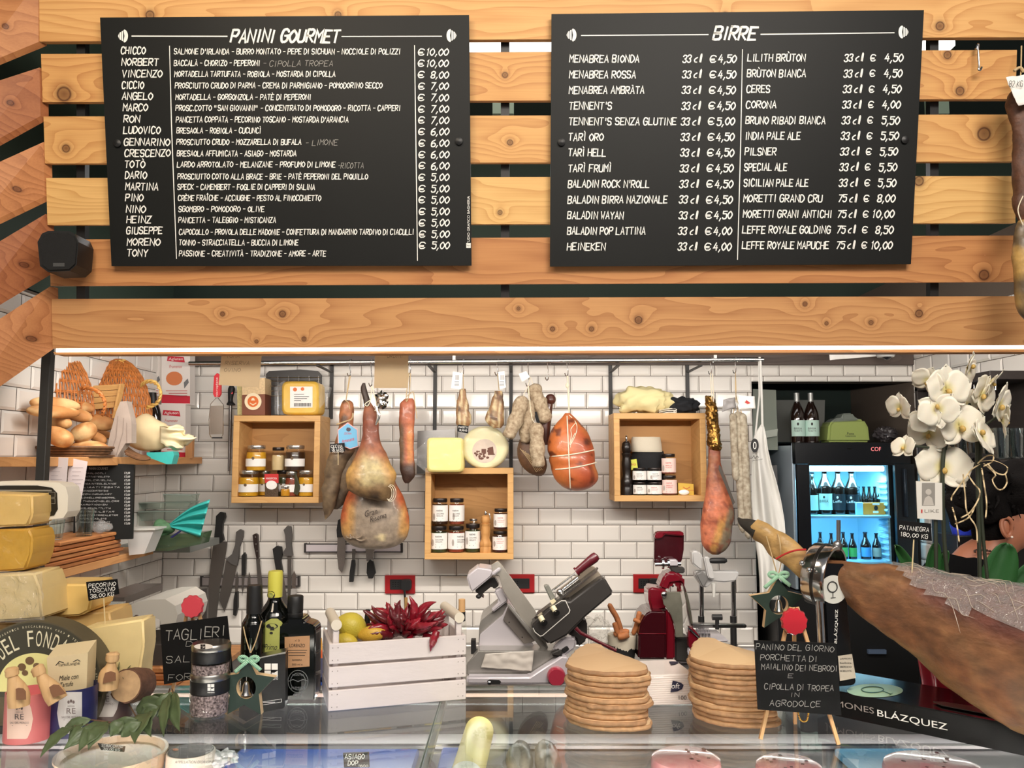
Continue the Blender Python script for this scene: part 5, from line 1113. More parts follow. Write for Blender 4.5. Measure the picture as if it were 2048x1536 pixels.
for k in range(15):hand(m,''.join(random.choice('AEIOSTRLNC') for _ in range(11+k*5 % 9)),160,946.5+7*k,212+(k*37 % 30),2.6,fp,.22);hand(m,'€ 5,00',249,946+7.2*k,260,3.6,fp,.22)
part('lettering',m,mat('chalk_dim',(170,170,168),rough=.8),t,smooth=0)
t=thing('scale_display','white rounded weighing scale display head above the amber cheese','scale',(P(-62,1000,2.04).x,2.04,ZG));Yd=2.0;z2=lambda x,y:(x/4.452,940+y/4.452)
m=MB();m.slab([z2(*q) for q in ((-420,130),(50,98),(330,100),(530,116),(585,150),(606,230),(600,370),(565,425),(400,448),(200,470),(-420,500))],onY(Yd),(0,.06,0));part('housing',m,mat('display_white',(228,222,208),rough=.4),t,smooth=30)
m=MB();m.slab([z2(*q) for q in ((-400,150),(60,138),(330,138),(460,158),(505,205),(512,350),(480,405),(290,430),(-400,450))],onY(Yd-.002),(0,.004,0));part('screen',m,mat('screen_dark',(34,32,28),rough=.3),t,smooth=0)
m=MB()
for q in ((-380,176,460,190),(300,312,450,350),(300,376,450,400)):flat(m,[z2(q[0],q[1]),z2(q[2],q[1]),z2(q[2],q[3]),z2(q[0],q[3])],onY(Yd-.0026))
for a,b in ((428,198),(428,256)):ribbon(m,[z2(a,b),z2(a+62,b),z2(a+62,b+44),z2(a,b+44),z2(a,b)],.5,onY(Yd-.0026))
part('panel_marks',m,mat('display_grey',(140,136,124),rough=.5),t,smooth=0);m=MB();p=P(-62,1000,2.04);m.tube([V((p.x,2.04,ZG+.02)),V((p.x,2.04,p.z))],.018,16);part('pole',m,MATS['display_white'],t);m=MB();m.box((p.x,2.04,ZG+.011),(.12,.1,.02));part('base',m,MATS['display_white'],t)
# lower shelf: boards, tubs, glasses
BG='wooden boards stacked on the lower wall shelf'
for k in range(6):
    ya,yb=2.56+.02*((k*7) % 3)+(.06 if k>3 else 0),3.07+.012*((k*5) % 3);m=MB();zc=ZL+.0075+.0152*k;m.box((-1.525+.004*(k % 2),(ya+yb)/2,zc),(.17,yb-ya,.0128),bev=.003)
    w_=['lowest','second from the shelf','third from the shelf','fourth from the shelf','fifth from the shelf','topmost'][k]
    t=thing('wooden_board','long reddish wooden serving board, %s in the stack on the wall shelf' % w_,'board',(-1.52,2.8,zc-.0065),BG);part('board',m,wood('board_red_%d' % (k % 3),[(186,122,72),(174,108,62),(196,134,82)][k % 3],(132,76,40),seed=60+k % 3,axis='y',gs=70),t,smooth=0)
    if k<4:m=MB();m.lathe([(.0,-.0062),(.042,-.0062),(.042,.0062),(0,.0062)],20,M.Translation((-1.50,ya-.012,zc)),sy=1.3);part('handle',m,wood('board_pale',(206,152,96),(160,104,60),seed=66,axis='y'),t)
z2=lambda x,y:(x/4.452,940+y/4.452)
tubm=clear('milky_plastic',(240,240,236),refl=.6,rough=.2,milky=.5)
m=MB();a=[z2(1128,530),z2(1375,528),z2(1285,745),z2(1150,760)];m.slab(a,onY(3.12),(0,.09,0));t=solo('plastic_tub',m,tubm,'milky plastic tub standing at the end of the wooden boards','tub',smooth=0)
m=MB();m.slab([z2(1122,522),z2(1380,520),z2(1378,536),z2(1124,540)],onY(3.112),(0,.105,0));part('rim',m,mat('tub_rim',(200,200,194),rough=.3),t)
clr=clear('clear_plastic',(228,240,234),refl=1.,rough=.05,milky=.07)
for k,(a,lab_) in enumerate((([z2(1235,290),z2(1700,285),z2(1660,350),z2(1265,350)],'clear plastic container, upper of two nested before the wall corner'),([z2(1225,370),z2(1650,365),z2(1600,450),z2(1260,455)],'clear plastic container, lower of two nested before the wall corner'),([z2(1450,215),z2(1700,220),z2(1680,290),z2(1470,290)],'small clear plastic cup on top of the nested containers'))):
    m=MB();m.slab(a,onY(3.6-.02*k),(0,.1,0));t=solo('clear_container',m,clr,lab_,'container',smooth=0);m=MB();m.slab([a[0],a[1],(a[1][0],a[1][1]+1.5),(a[0][0],a[0][1]+1.5)],onY(3.595-.02*k),(0,.108,0));part('rim',m,mat('clear_rim',(150,168,160),rough=.2),t,smooth=0)
m=MB();m.box((-1.47,3.6,ZL-.015),(.3,.34,.03));m2_=None
solo('corner_shelf',m,mat('grey_shelf',(120,124,120),rough=.4),'small grey shelf in the wall corner under clear containers','shelf')
t=thing('teal_bag','teal plastic bag knotted over a clear herb tray','bag',P(*z2(1560,700),3.3));m=MB()
K=z2(1490,500)
def f_tb(a,b):e0=z2(1870-90*a,262+340*a);u=K[0]+(e0[0]-K[0])*b;v=K[1]+(e0[1]-K[1])*b-8*sin(pi*b)*(1-a);return P(u,v,3.28-.02*sin(a*22)*b-.03*b)
m.sheet(f_tb,34,14);part('bag_sheet',m,teal,t,solid=.001,smooth=60);m=MB();c=P(*z2(1440,520),3.3);m.blob(tuple(c),(.05,.03,.03),amp=.5,fr=30);part('herbs',m,mat('herbs_green',(84,124,88),rough=.7,var=.4,vs=60),t,kind='stuff')
m=MB();m.slab([z2(1290,600),z2(1600,570),z2(1815,555),z2(1785,660),z2(1500,722),z2(1300,715)],onY(3.26),(0,.09,0));solo('herb_tray',m,clear('green_tray',(150,180,150),refl=1,rough=.06,milky=.25,milkcol=(110,130,104)),'clear greenish tray of herbs under the teal bag','tray',smooth=0)
m=MB();m.slab([z2(1512,598),z2(1600,538),z2(1614,545),z2(1530,606)],onY(3.23),(0,.008,0));solo('marker_pen',m,mat('pen_navy',(26,28,74),rough=.4),'dark blue marker pen stuck in front of the teal bag','pen')
def tumbler(u0,u1,v0,v1,Y,label,group,base=None,taper=.82):
    s_=S(Y,v1);r=(u1-u0)/2*s_;h=(v1-v0)*s_;cx=P((u0+u1)/2,v1,Y).x;zb=base if base is not None else P(0,v1,Y).z
    m=MB();m.lathe([(r*taper,0),(r,h),(r-.0015,h),(r*taper-.002,.006),(0,.006)],24,M.Translation((cx,Y,zb)));solo('drinking_glass',m,clear('drink_glass',(244,248,246),refl=1.4,rough=.02,base=.03),label,'glass',group)
tumbler(150,186,1015,1068,2.85,'clear glass standing on the board stack in front of the menu poster','clear glasses on the wooden boards',ZL+.0925);tumbler(92,127,1035,1075,2.72,'clear glass on the board stack beside the black post','clear glasses on the wooden boards',ZL+.0925)
m=MB();a=P(200,1060,2.95);m.blob((a.x,2.95,ZL+.115),(.035,.025,.02),amp=.5,fr=40,seg=30,rings=18);solo('crumpled_wrap',m,clear('crumple_film',(250,250,250),refl=1,rough=.1,wrinkle=40,milky=.15),'crumpled clear wrap lying on the wooden boards','wrap',smooth=20)
# ------------------------------------------------------------------ side counter with the grey scale
m=MB();m.box((-1.3,2.865,.5),(.6,.6,1.0));t=thing('side_counter','low side counter under the grey scale against the tiled side wall','counter',(-1.3,2.72,0));part('cabinet_body',m,MATS['grey_laminate'],t);m=MB();m.box((-1.3,2.865,1.01),(.62,.62,.02));part('worktop',m,wood('worktop_brown',(176,128,84),(130,84,50),seed=70),t)
ZC=1.02;z3=lambda x,y:(x/4.71,1210+y/4.71)
t=thing('kitchen_scale','grey weighing scale with dark flat platform behind the cheeses','scale',P(270,1350,2.6));Ys=2.58
m=MB();m.slab([z2(1085,1240),z2(1180,1190),z2(1330,1155),z2(1470,1150),z2(1560,1210),z2(1582,1290),z2(1560,1390),z2(1530,1440),z2(1440,1400),z2(1420,1330),z2(1330,1300),z2(1210,1290),z2(1150,1330),z2(1080,1330)],onY(Ys),(0,.25,0));part('housing',m,mat('scale_grey',(186,182,174),rough=.35),t,smooth=0)
m=MB();za=P(*z2(1100,1200),Ys-.03).z;a,b,c,d=P(*z2(830,1195),Ys-.03),P(*z2(1105,1195),Ys-.03),P(*z2(1445,1090),Ys+.25),P(*z2(1000,1090),Ys+.25);zt_=max(a.z,c.z)
m.prism3([V((p.x,p.y,za)) for p in (a,b)]+[V((c.x,c.y,za)),V((a.x,d.y,za))],(0,0,.022));part('platform',m,mat('platform_dark',(84,76,72),rough=.35,metal=.5),t,smooth=0)
m=MB();m.prism3([V((p.x,p.y-.003,za)) for p in (a,b)]+[V((b.x,b.y+.01,za)),V((a.x,a.y+.01,za))],(0,0,.01));part('platform_edge',m,chrome,t,smooth=0)
m=MB();m.slab([z2(975,1250),z2(1065,1250),z2(1062,1320),z2(978,1320)],onY(Ys-.035),(0,.02,0));part('maker_plate',m,bkb,t,smooth=0);m=MB();printed(m,'FA',*[z2(985,0)[0],z2(0,1288)[1],z2(1035,0)[0],7],onY(Ys-.036));part('plate_print',m,chalk,t,smooth=0)
m=MB();bz=P(0,1300,Ys).z;m.box((P(285,1300,Ys).x,Ys+.14,(ZC+bz)/2+.01),(.16,.22,bz-ZC));part('base',m,mat('scale_dark',(70,62,58),rough=.4),t)
for k in range(3):m=MB();m.box((-1.13,2.66,ZC+.01+.021*k),(.2,.14,.019),bev=.004);solo('wooden_board',m,MATS['board_red_%d' % k],'small wooden board, %s of three stacked beside the grey scale' % ['lowest','middle','topmost'][k],'board','small boards beside the grey scale')
m=MB();m.loft([(405,1176,22),(405,1200,22),(404,1344,20)],3.3,flat=1,n=20,k=6);t=solo('metal_tin',m,mat('tin_dark',(86,82,80),rough=.3,metal=.7),'dark metal tin standing behind the red sealed sign','tin')
# ------------------------------------------------------------------ the glass counter
gl_m=clear('counter_glass',(238,246,242),refl=1.0,rough=.004,ior=1.52);gl_e=mat('glass_edge',(58,104,92),rough=.1,coat=.6)
case=thing('display_case','long glass topped delicatessen display case across the foreground','display case',(0,1.6,0));xs=-.172
YG0,YG1=1.18,G(1024,1371,ZG).y
for a,b in ((-1.75,xs-.0015),(xs+.0015,1.75)):
    m=MB();m.box(((a+b)/2,(YG0+YG1)/2,ZG-.004),(b-a,YG1-YG0,.0078),bev=0);part('glass_pane',m,gl_m,case,smooth=0)
for dx in (-.0018,.0018):m=MB();m.box((xs+dx,(YG0+YG1)/2,ZG-.004),(.0012,YG1-YG0,.008),bev=0);part('pane_edge',m,gl_e,case,smooth=0)
alu=mat('case_aluminium',(196,194,196),rough=.28,metal=.9);wht=mat('case_white',(222,216,222),rough=.35);drk_s=mat('case_dark',(48,46,48),rough=.3)
m=MB();m.box((0,YG1+.006,ZG-.008),(3.5,.01,.012),bev=.002);part('rear_rail',m,mat('rail_grey',(120,118,120),rough=.35,metal=.6),case,smooth=0)
ZF=1.0
m=MB();m.box((0,1.66,ZF-.012),(3.5,1.1,.02),bev=0);part('case_floor',m,mat('case_steel',(150,148,150),rough=.3,metal=.7,var=.1,vs=6),case,smooth=0)
m=MB();m.box((0,YG1+.03,(ZF+ZG)/2-.01),(3.5,.012,ZG-ZF-.02),bev=0);part('rear_panel',m,drk_s,case,smooth=0)
a,b=G(1024,1464,ZF+.012),G(1024,1489,ZF+.012)
m=MB();m.box((0,(a.y+b.y)/2,ZF+.006),(3.5,a.y-b.y,.012),bev=.002);part('rear_ledge',m,wht,case,smooth=0)
m=MB();m.box((0,b.y-.002,ZF+.012),(3.5,.004,.004),bev=0);m.box((0,a.y-.004,ZF+.013),(3.5,.003,.003),bev=0);part('ledge_trim',m,chrome,case,smooth=0)
m=MB();m.box((0,1.64,.49),(3.5,1.0,.97),bev=.004);part('case_base',m,MATS['grey_laminate'],case,smooth=0)
m=MB();m.box((0,YG0-.01,(ZF+ZG)/2),(3.5,.006,ZG-ZF-.01),bev=0);part('front_glass',m,clear('front_glass_m',(245,250,248)),case,smooth=0)
for v,(u0,u1) in ((1391,(880,2048)),(1414,(960,1700)),(1449,(560,660)),(1449,(1000,1060))):
    p,q=G(u0,v,ZF+.06),G(u1,v,ZF+.06)
m=MB();p,q=G(830,1536,ZF+.03),G(870,1470,ZF+.03);m.tube([V((xs,1.3,ZG-.03)),V((xs,YG1,ZG-.03))],.011,4,ref=(1,0,1));part('pane_support',m,mat('support_grey',(120,122,122),rough=.3,metal=.6),case,smooth=0)
m=MB();m.box((0,1.24,ZG-.03),(3.4,.03,.018));part('case_lamp',m,mat('case_lamp_glow',(255,214,202),emit=.7),case,smooth=0)
m=MB();m.box((0,YG1-.02,ZG-.018),(3.4,.01,.008));part('case_lamp',m,MATS['case_lamp_glow'],case,smooth=0);cr_=area('case_lamp_light',(.1,YG1-.02,ZG-.024),(.1,YG1-.2,ZF),3.2,.01,4.5,(1,.90,.90))
cl=area('case_lamp_light',(.1,1.27,ZG-.035),(.1,2.0,ZG-.5),3.2,.03,30,(1,.82,.78));cl.data.spread=R(96)
# inside the case
blue=mat('blue_plastic',(58,98,190),rough=.3,var=.06,vs=5)
def tray(u0,v0,u1,v1,lab_,mm=blue,h=.02):
    a,b=G(u0,v0,ZF+h),G(u1,v1,ZF+h);m=MB();c=(a+b)/2;x0,x1,y0,y1=min(a.x,b.x),max(a.x,b.x),min(a.y,b.y),max(a.y,b.y);y0 -= .25
    m.box(((x0+x1)/2,(y0+y1)/2,ZF+h/2),(x1-x0,y1-y0,h),bev=.004);solo('plastic_tray',m,mm,lab_,'tray')
tray(480,1497,826,1536,'blue plastic tray under glass before the white crate');tray(884,1494,915,1536,'narrow blue tray under glass beside the pane seam')
tray(1668,1496,1890,1536,'light blue tray under glass before the ham stand',mat('light_blue_plastic',(96,170,214),rough=.3,var=.1,vs=6))
pricecard('price_card',[(686,1506),(738,1504),(739,1534),(688,1535)],0,[('ASIAGO',690,1513,729,9,0),('DOP',696,1526,716,9,0),('1600',716,1532,736,5,0)],'black price card lying on the blue tray under glass',pl=onplane(G(712,1530,ZF+.024),(0,-.7,.7)))
t=thing('cheese_tub','big pale round cheese tub under glass beside the bay leaves','tub',G(250,1530,ZF));c=G(232,1506,ZF+.05);rr=.115
m=MB();m.lathe([(rr*.93,0),(rr,.055),(rr*1.03,.055),(rr*1.03,.06),(rr*.97,.06),(rr*.9,.048),(0,.048)],40,M.Translation((c.x,c.y-.02,ZF)));part('tub',m,mat('tub_cream',(236,204,176),rough=.35),t)
pricecard('price_card',[(195,1487),(250,1493),(248,1504),(202,1500)],0,[('STRACCHINO',203,1491,246,5,2),('20,00 KG',206,1498,240,5,2)],'black price card stuck into the pale cheese tub',pl=onplane(c+V((0,-.09,.02)),(0,-1,.3)))
t=thing('camembert_box','round white cheese box with a dark label under glass','box',G(382,1530,ZF));c=G(382,1503,ZF+.05);rr=.0535;T=M.Translation((c.x,c.y,ZF))
m=MB();m.lathe([(rr,0),(rr,.05),(rr*.97,.052),(0,.052)],40,T);part('box',m,mat('chip_white',(234,216,204),rough=.5),t);m=MB();m.lathe([(rr*.93,.0523),(rr*.93,.0529),(0,.0529)],40,T);part('top_label',m,mat('label_brown',(66,46,48),rough=.5,var=.4,vs=50),t)
m=MB();flat(m,disc(351,1499,6,2.6),onplane((0,0,ZF+.0535),(0,0,1)));part('seal',m,MATS['emblem_orange'],t,smooth=0)
m=MB();printed(m,"APPELLATION D'ORIGINE",350,1524,428,6,oncyl((c.x,c.y),rr+.0006),shear=.2);part('print',m,MATS['print_grey'],t,smooth=0)
m=crumple(410,1478,480,1516,1.98,.07,.5,40,2);dz=ZF-min(p.z for p in m.v);m.v=[p+V((0,0,dz)) for p in m.v];solo('crumpled_film',m,mat('film_white',(206,202,206),rough=.3),'crumpled white film beside the round cheese box','film',smooth=25)
MG='pink mortadella under the glass';mort=mat('mortadella',(220,136,148),rough=.3,var=.25,vs=45,col2=(234,172,176),coat=.4,sss=.1)
for u,v,ru,lab_ in ((1368,1522,66,'round pink mortadella under glass before the napkins'),(1572,1536,62,'round pink mortadella under glass below the handwritten sign'),(1860,1540,92,'widest pink mortadella under glass below the ham stand')):
    c=G(u,v+6,ZF+.05);r=ru*S(c.y);t=thing('mortadella',lab_,'mortadella',(c.x,c.y,ZF),MG);T=M.Translation((c.x,c.y-.02,ZF))
    m=MB();m.lathe([(r*.96,0),(r,.01),(r,.06),(r*.97,.07),(r*.8,.076),(0,.077)],44,T);part('meat',m,mort,t);m=MB()
    for k in range(9):a=rnd(0,6.3);q=r*rnd(.2,.85);m.box((c.x+q*cos(a),c.y-.02+q*sin(a),ZF+.0765),(.006,.006,.002),rot=M.Rotation(a,4,'Z'),bev=0)
    part('peppercorn',m,mat('peppercorn',(92,48,52),rough=.5),t)
t=thing('cheese_cylinder','pale yellow cheese cylinder lying under glass beside the pane seam','cheese',G(950,1530,ZF));a,b=G(955,1490,ZF+.04),G(935,1540,ZF+.04);m=MB();m.tube([a+V((0,.1,0)),b+V((0,-.05,0))],.036,28);part('cheese',m,mat('cheese_pale',(232,212,130),rough=.4),t);m=MB();m.tube([b+V((0,-.051,0)),b+V((0,-.09,0))],.0375,28);part('wrapper',m,mat('wrapper_white',(236,232,226),rough=.35),t)
for u,lab_ in ((1040,'grey wrapped cured piece under glass, nearer the cheese cylinder'),(1095,'grey wrapped cured piece under glass, nearer the board stack')):
    c=G(u,1515,ZF+.03);m=MB();m.blob((c.x,c.y-.02,ZF+.03),(.03,.09,.03),amp=.3,fr=25);solo('wrapped_meat',m,mat('grey_wrap',(128,122,116),rough=.35,var=.3,vs=40),lab_,'meat','grey wrapped pieces under the glass')
# ------------------------------------------------------------------ cheeses at the end of the counter
che=mat('cheese_face',vcol=True,rough=.45,var=.06,vs=25,sss=.08)
def cheese(poly,Y,d,c0,c1,label,wrap=False,name='cheese_wedge',dx=0):
    t=thing(name,label,'cheese',P(sum(p[0] for p in poly)/len(poly),max(p[1] for p in poly),Y));a=[P(*q,Y) for q in poly];m=MB();m.prism3(a,(dx,d,0))
    bm=bmesh.new();mm_=bpy.data.meshes.new('x');mm_.from_pydata([tuple(p) for p in m.v],[],m.f);bm.from_mesh(mm_);bmesh.ops.bevel(bm,geom=bm.edges[:],offset=.005,segments=3,affect='EDGES',clamp_overlap=True);bm.verts.index_update()
    m=MB();m.v=[v.co.copy() for v in bm.verts];m.f=[tuple(v.index for v in f.verts) for f in bm.faces];m.mi=[0]*len(m.f);bm.free();bpy.data.meshes.remove(mm_)
    part('cheese',m,che,t,col=lambda p:mixc(c0,c1,.5+nz(p,9)*.9),smooth=50)
    if wrap:us=[p[0] for p in poly];vs=[p[1] for p in poly];w_=wrapsheet([(min(us)-4,min(vs)-4),(max(us)+3,min(vs)-3),(max(us)+3,max(vs)),(min(us)-4,max(vs))],Y-.012,.008,24);part('wrap',w_,MATS['thin_film'] if wrap==1 else film,t,smooth=80)
    return t
Yc=1.95
zb=G(100,1400,ZG).y
cheese([(-40,985),(64,989),(65,1030),(55,1052),(-40,1056)],Yc-.03,.1,(228,196,130),(216,178,104),'topmost amber cheese wedge beside the white scale display',1)
cheese([(-40,1060),(56,1057),(65,1075),(62,1110),(50,1140),(-40,1148)],Yc-.03,.1,(206,162,66),(192,144,50),'dark golden cheese wedge second from the top of the stack',1)
cheese([(-40,1150),(68,1146),(80,1180),(84,1238),(-40,1246)],Yc-.05,.12,(226,204,150),(214,188,128),'cheese piece thickly wrapped in shiny film under the amber wedges',2)
cheese([(-40,1248),(90,1242),(96,1394),(-40,1394)],Yc-.01,.07,(196,160,100),(186,148,90),'cheese block at the bottom of the stack behind the black label')
cheese([(86,1168),(182,1168),(184,1196),(178,1222),(160,1232),(88,1236)],Yc+.06,.12,(234,204,136),(226,190,112),'pale yellow cheese slab behind the pecorino price card')
cheese([(92,1238),(120,1232),(218,1222),(222,1250),(222,1394),(100,1394)],Yc+.08,.12,(224,188,124),(214,174,104),'cheese slab lying under the pale yellow slab')
cheese([(163,1256),(286,1238),(288,1290),(281,1332),(279,1394),(165,1394)],Yc-.0,.07,(240,220,166),(234,208,146),'large flat pale cheese block standing behind the brown scoop jar')
pricecard('price_card',[(172,1164),(234,1158),(238,1188),(177,1202)],1.97,[('PECORINO',177,1172,232,7.5,-5),('TOSCANO',178,1182,230,7.5,-5),('38,00 KG',180,1193,228,7.5,-6)],'black price card on a stick above the pale cheese block',stick=((206,1194),(209,1250)),sw=.15)
t=thing('label_wheel','round cheese wheel with a big black printed paper label','cheese',P(70,1395,1.88));Yw=1.86;cu,cv=70,1372
lp=onplane(P(cu,cv,Yw),V((0,-1,.12)).normalized());m=MB();m.slab(disc(cu,cv,136,130,56),lp,(0,.06,.0));part('wheel',m,mat('rind_dark',(86,78,58),rough=.6),t,smooth=30)
# lower part stays above the glass: clip
for o in t.children:
    for v_ in o.data.vertices:
        zz=v_.co.z+wloc(o).z
        if zz<ZG+.001:v_.co.z+= ZG+.001-zz
l1,l2,l3=fringe(lp,.001),fringe(lp,.002),fringe(lp,.003)
half=lambda ru,rv,n=40:[(cu+ru*cos(a),cv+rv*sin(a)) for a in [R(170+200*i/n) for i in range(n+1)]]
m=MB();flat(m,half(133,127),l1);part('label',m,mat('label_olive_black',(62,60,48),rough=.55),t,smooth=0);m=MB();flat(m,half(74,66),l2);part('label_centre',m,mat('label_cream',(226,220,150),rough=.55),t,smooth=0)
m=MB()
for i,ch_ in enumerate('A DEL FONDAT'):
    a=R(206+i*9.8);
    if ch_ != ' ':printed(m,ch_,cu+100*cos(a)-6,cv+95*sin(a),cu+100*cos(a)+6,32,l2,rot=-(a-R(270))*.9)
tx='REG. Z.A. LOC. PAGANICO ROCCALBEGNA (GR) - TEL. 0564 989 - WWW'
for i,ch_ in enumerate(tx):
    a=R(198+i*2.55)
    if ch_ not in ' .':printed(m,ch_,cu+125*cos(a)-1.4,cv+119*sin(a),cu+125*cos(a)+1.4,4.2,l2,rot=-(a-R(270)))
part('label_print',m,mat('print_cream',(226,220,190),rough=.6),t,smooth=0);m=MB()
for (x,y,r) in ((280,525,42),(205,585,40),(345,575,34),(235,640,30)):flat(m,disc(*z3(x,y),r/4.71,r/4.71*.9,16),l3)
part('mushroom_picture',m,mat('mushroom_brown',(110,84,56),rough=.7),t,smooth=0)
# tartufo carton
t=thing('honey_carton','cream carton with ornate lettering before the black label wheel','box',P(130,1400,1.82));Yh=1.80;f=[z3(440,500),z3(828,448),(172,1400),(100,1410)]
m=MB();m.slab(f,onY(Yh),(-.012,.06,.014));part('carton',m,mat('carton_cream',(222,204,164),rough=.45),t,smooth=0);fo=onY(Yh-.001)
m=MB();printed(m,'TartufLanghe',*[z3(545,0)[0],z3(0,560)[1],z3(750,0)[0],8],fo,rot=.1);printed(m,'Miele con',*[z3(560,0)[0],z3(0,680)[1],z3(740,0)[0],10],fo,rot=.12,shear=.3);printed(m,'Tartufo',*[z3(565,0)[0],z3(0,745)[1],z3(690,0)[0],9],fo,rot=.12,shear=.3);ribbon(m,[z3(*q) for q in ((525,570),(560,530),(600,545))],.8,fo);ribbon(m,[z3(*q) for q in ((690,535),(730,515),(755,530))],.8,fo);part('print',m,ink,t,smooth=0)
# scoop jars
scw=wood('scoop_beech',(214,176,128),(182,138,90),seed=80,gs=120,axis='z',contrast=.6)
def scoop(pts,knob,hole,Y,label):
    t=thing('wooden_scoop',label,'scoop',P(pts[-1][0],pts[-1][1],Y),'wooden scoops in the tins');q=catmull(pts,18);m=MB();m.tube([P(a,b,Y) for a,b,r in q],[r*S(Y) for a,b,r in q],18);part('scoop_body',m,scw,t)
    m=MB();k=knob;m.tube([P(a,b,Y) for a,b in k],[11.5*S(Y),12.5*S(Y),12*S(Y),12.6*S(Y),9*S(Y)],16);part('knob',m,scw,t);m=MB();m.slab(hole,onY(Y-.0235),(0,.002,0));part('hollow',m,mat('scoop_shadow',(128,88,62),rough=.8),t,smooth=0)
scoop([(23,1346,7),(27,1360,11),(33,1376,17),(37,1392,20),(38,1412,19)],[(25,1352),(24,1347),(24,1344),(23,1339),(23,1335)],[z3(148,790),z3(170,782),z3(215,788),z3(238,815),z3(240,892),z3(152,895)],1.695,'wooden scoop standing in the pink tin')
scoop([(80,1344,7),(86,1358,11),(98,1374,16),(108,1388,19),(116,1402,18)],[(80,1350),(78,1344),(77,1341),(74,1336),(72,1333)],[z3(462,775),z3(500,750),z3(550,755),z3(615,835),z3(500,875),z3(478,830)],1.725,'wooden scoop slanting in the navy tin')
scoop([(224,1318,7),(222,1332,10),(219,1344,17),(217,1358,19),(216,1378,18)],[(224,1322),(225,1316),(225,1312),(226,1308),(226,1305)],[z3(990,640),z3(1040,625),z3(1085,640),z3(1088,712),z3(968,742),z3(975,690)],1.845,'wooden scoop standing in the brown tin')
def tin(u0,u1,v0,v1,colr,label,lab_c,oval):
    c0=G((u0+u1)/2,v1,ZG);r=(u1-u0)/2*S(c0.y);c=V((c0.x,c0.y+r*.7,0));h=(v1-v0)*S(c0.y);t=thing('round_tin',label,'tin',(c.x,c.y,ZG));T=M.Translation((c.x,c.y,ZG))
    m=MB();m.lathe([(r,0),(r,h),(r-.002,h),(r-.002,h*.8),(0,h*.8)],36,T);part('tin_body',m,mat('tin_'+label.split()[0]+label.split()[1],colr,rough=.35),t);pl=oncyl((c.x,c.y),r+.0006);pl2=oncyl((c.x,c.y),r+.0012)
    m=MB();flatg(m,oval,pl);lb=part('label',m,mat('tinlabel_%d' % lab_c[0],lab_c,rough=.5),t,smooth=0);uc=sum(p[0] for p in oval)/len(oval);va=min(p[1] for p in oval);m=MB();hh=max(p[1] for p in oval)-va
    printed(m,'RE',uc-8,va+hh*.45,uc+10,11,pl2);[flat(m,disc(uc-4+5*k,va+hh*.24-(2 if k==1 else 0),2.4,3.4,10),pl2) for k in range(3)];flat(m,rect(uc-6,va+hh*.33,uc+8,va+hh*.34),pl2);printed(m,'SALI DEL MONDO',uc-18,va+hh*.6,uc+20,4,pl2);flat(m,rect(uc-14,va+hh*.66,uc+17,va+hh*.67),pl2);part('print',m,mat('print_brownish',(108,92,90),rough=.6),lb,smooth=0)
def arcpoly(u0,u1,v0,v1,side,n=12):
    """label with one bulging edge"""
    e=[(u1+(12 if side>0 else 0)*sin(pi*i/n)*side,v0+(v1-v0)*i/n) for i in range(n+1)];g=[(u0-(10 if side<0 else 0)*sin(pi*i/n),v0+(v1-v0)*i/n) for i in range(n+1)]
    return e+g[::-1]
tin(-6,81,1395,1486,(206,112,112),'pink round tin holding a wooden scoop, foremost of three',(228,196,180),arcpoly(14,54,1397,1478,1))
tin(84,171,1384,1474,(34,36,82),'navy round tin holding a wooden scoop, between pink and brown tins',(196,192,190),arcpoly(124,164,1384,1468,-1))
tin(178,249,1366,1440,(70,50,44),'brown round tin holding a wooden scoop',(186,178,172),arcpoly(184,226,1368,1434,1))
# salami stump and bay branch
t=thing('salami_stump','short stump of dark salami with pale cut face beside the bay leaves','salami',G(268,1404,ZG));m=MB();a,b=P(284,1368,1.95),P(252,1372,1.88);m.tube([a,(a+b)/2,b],[.034,.037,.036],26)
for i,p in enumerate(m.v):d=nz(p,60)*.004;m.v[i]=p+V((d,0,d))
part('casing',m,mat('stump_bark',(112,78,60),rough=.8,var=.4,vs=60,bump=.5,bs=120),t);m=MB();d_=(b-a).normalized();m.tube([b+d_*.0005,b+d_*.002],.0335,26);part('cut_face',m,mat('cut_beige',(190,156,116),rough=.7,var=.2,vs=60),t)
leaf_a=mat('bay_leaf',(84,100,66),rough=.5,var=.25,vs=30,coat=.1)
def leaf(m,b,tip,wd,curl=0,Yb=1.7,Yt=1.66,side=1):
    """folded leaf between two pixels at given distances"""
    A,B=P(*b,Yb),P(*tip,Yt);ax=B-A;ln=ax.length;ax.normalize();sd=ax.cross(V((0,-1,.35))).normalized();up=sd.cross(ax)
    vs,fs=[],[];n=9
    for i in range(n+1):
        f=i/n;w_=wd*S(Yb)*.5*(sin(pi*min(1,f*1.02))**.75)*(1-.25*f);c=A+ax*(ln*f)+up*(sin(pi*f)*curl)
        for s_ in (-1,-.5,0,.5,1):vs.append(c+sd*(w_*s_)+up*(abs(s_)*w_*.35+.002*sin(f*20+s_*3)))
    for i in range(n):
        for j in range(4):q=i*5+j;fs.append((q,q+1,q+6,q+5))
    m.add(vs,fs)
t=thing('bay_branch','branch of green bay leaves draped over the glass before the tins','plant',G(250,1470,ZG));m=MB()
zz=lambda x,y:(x/4.71,1210+y/4.71)
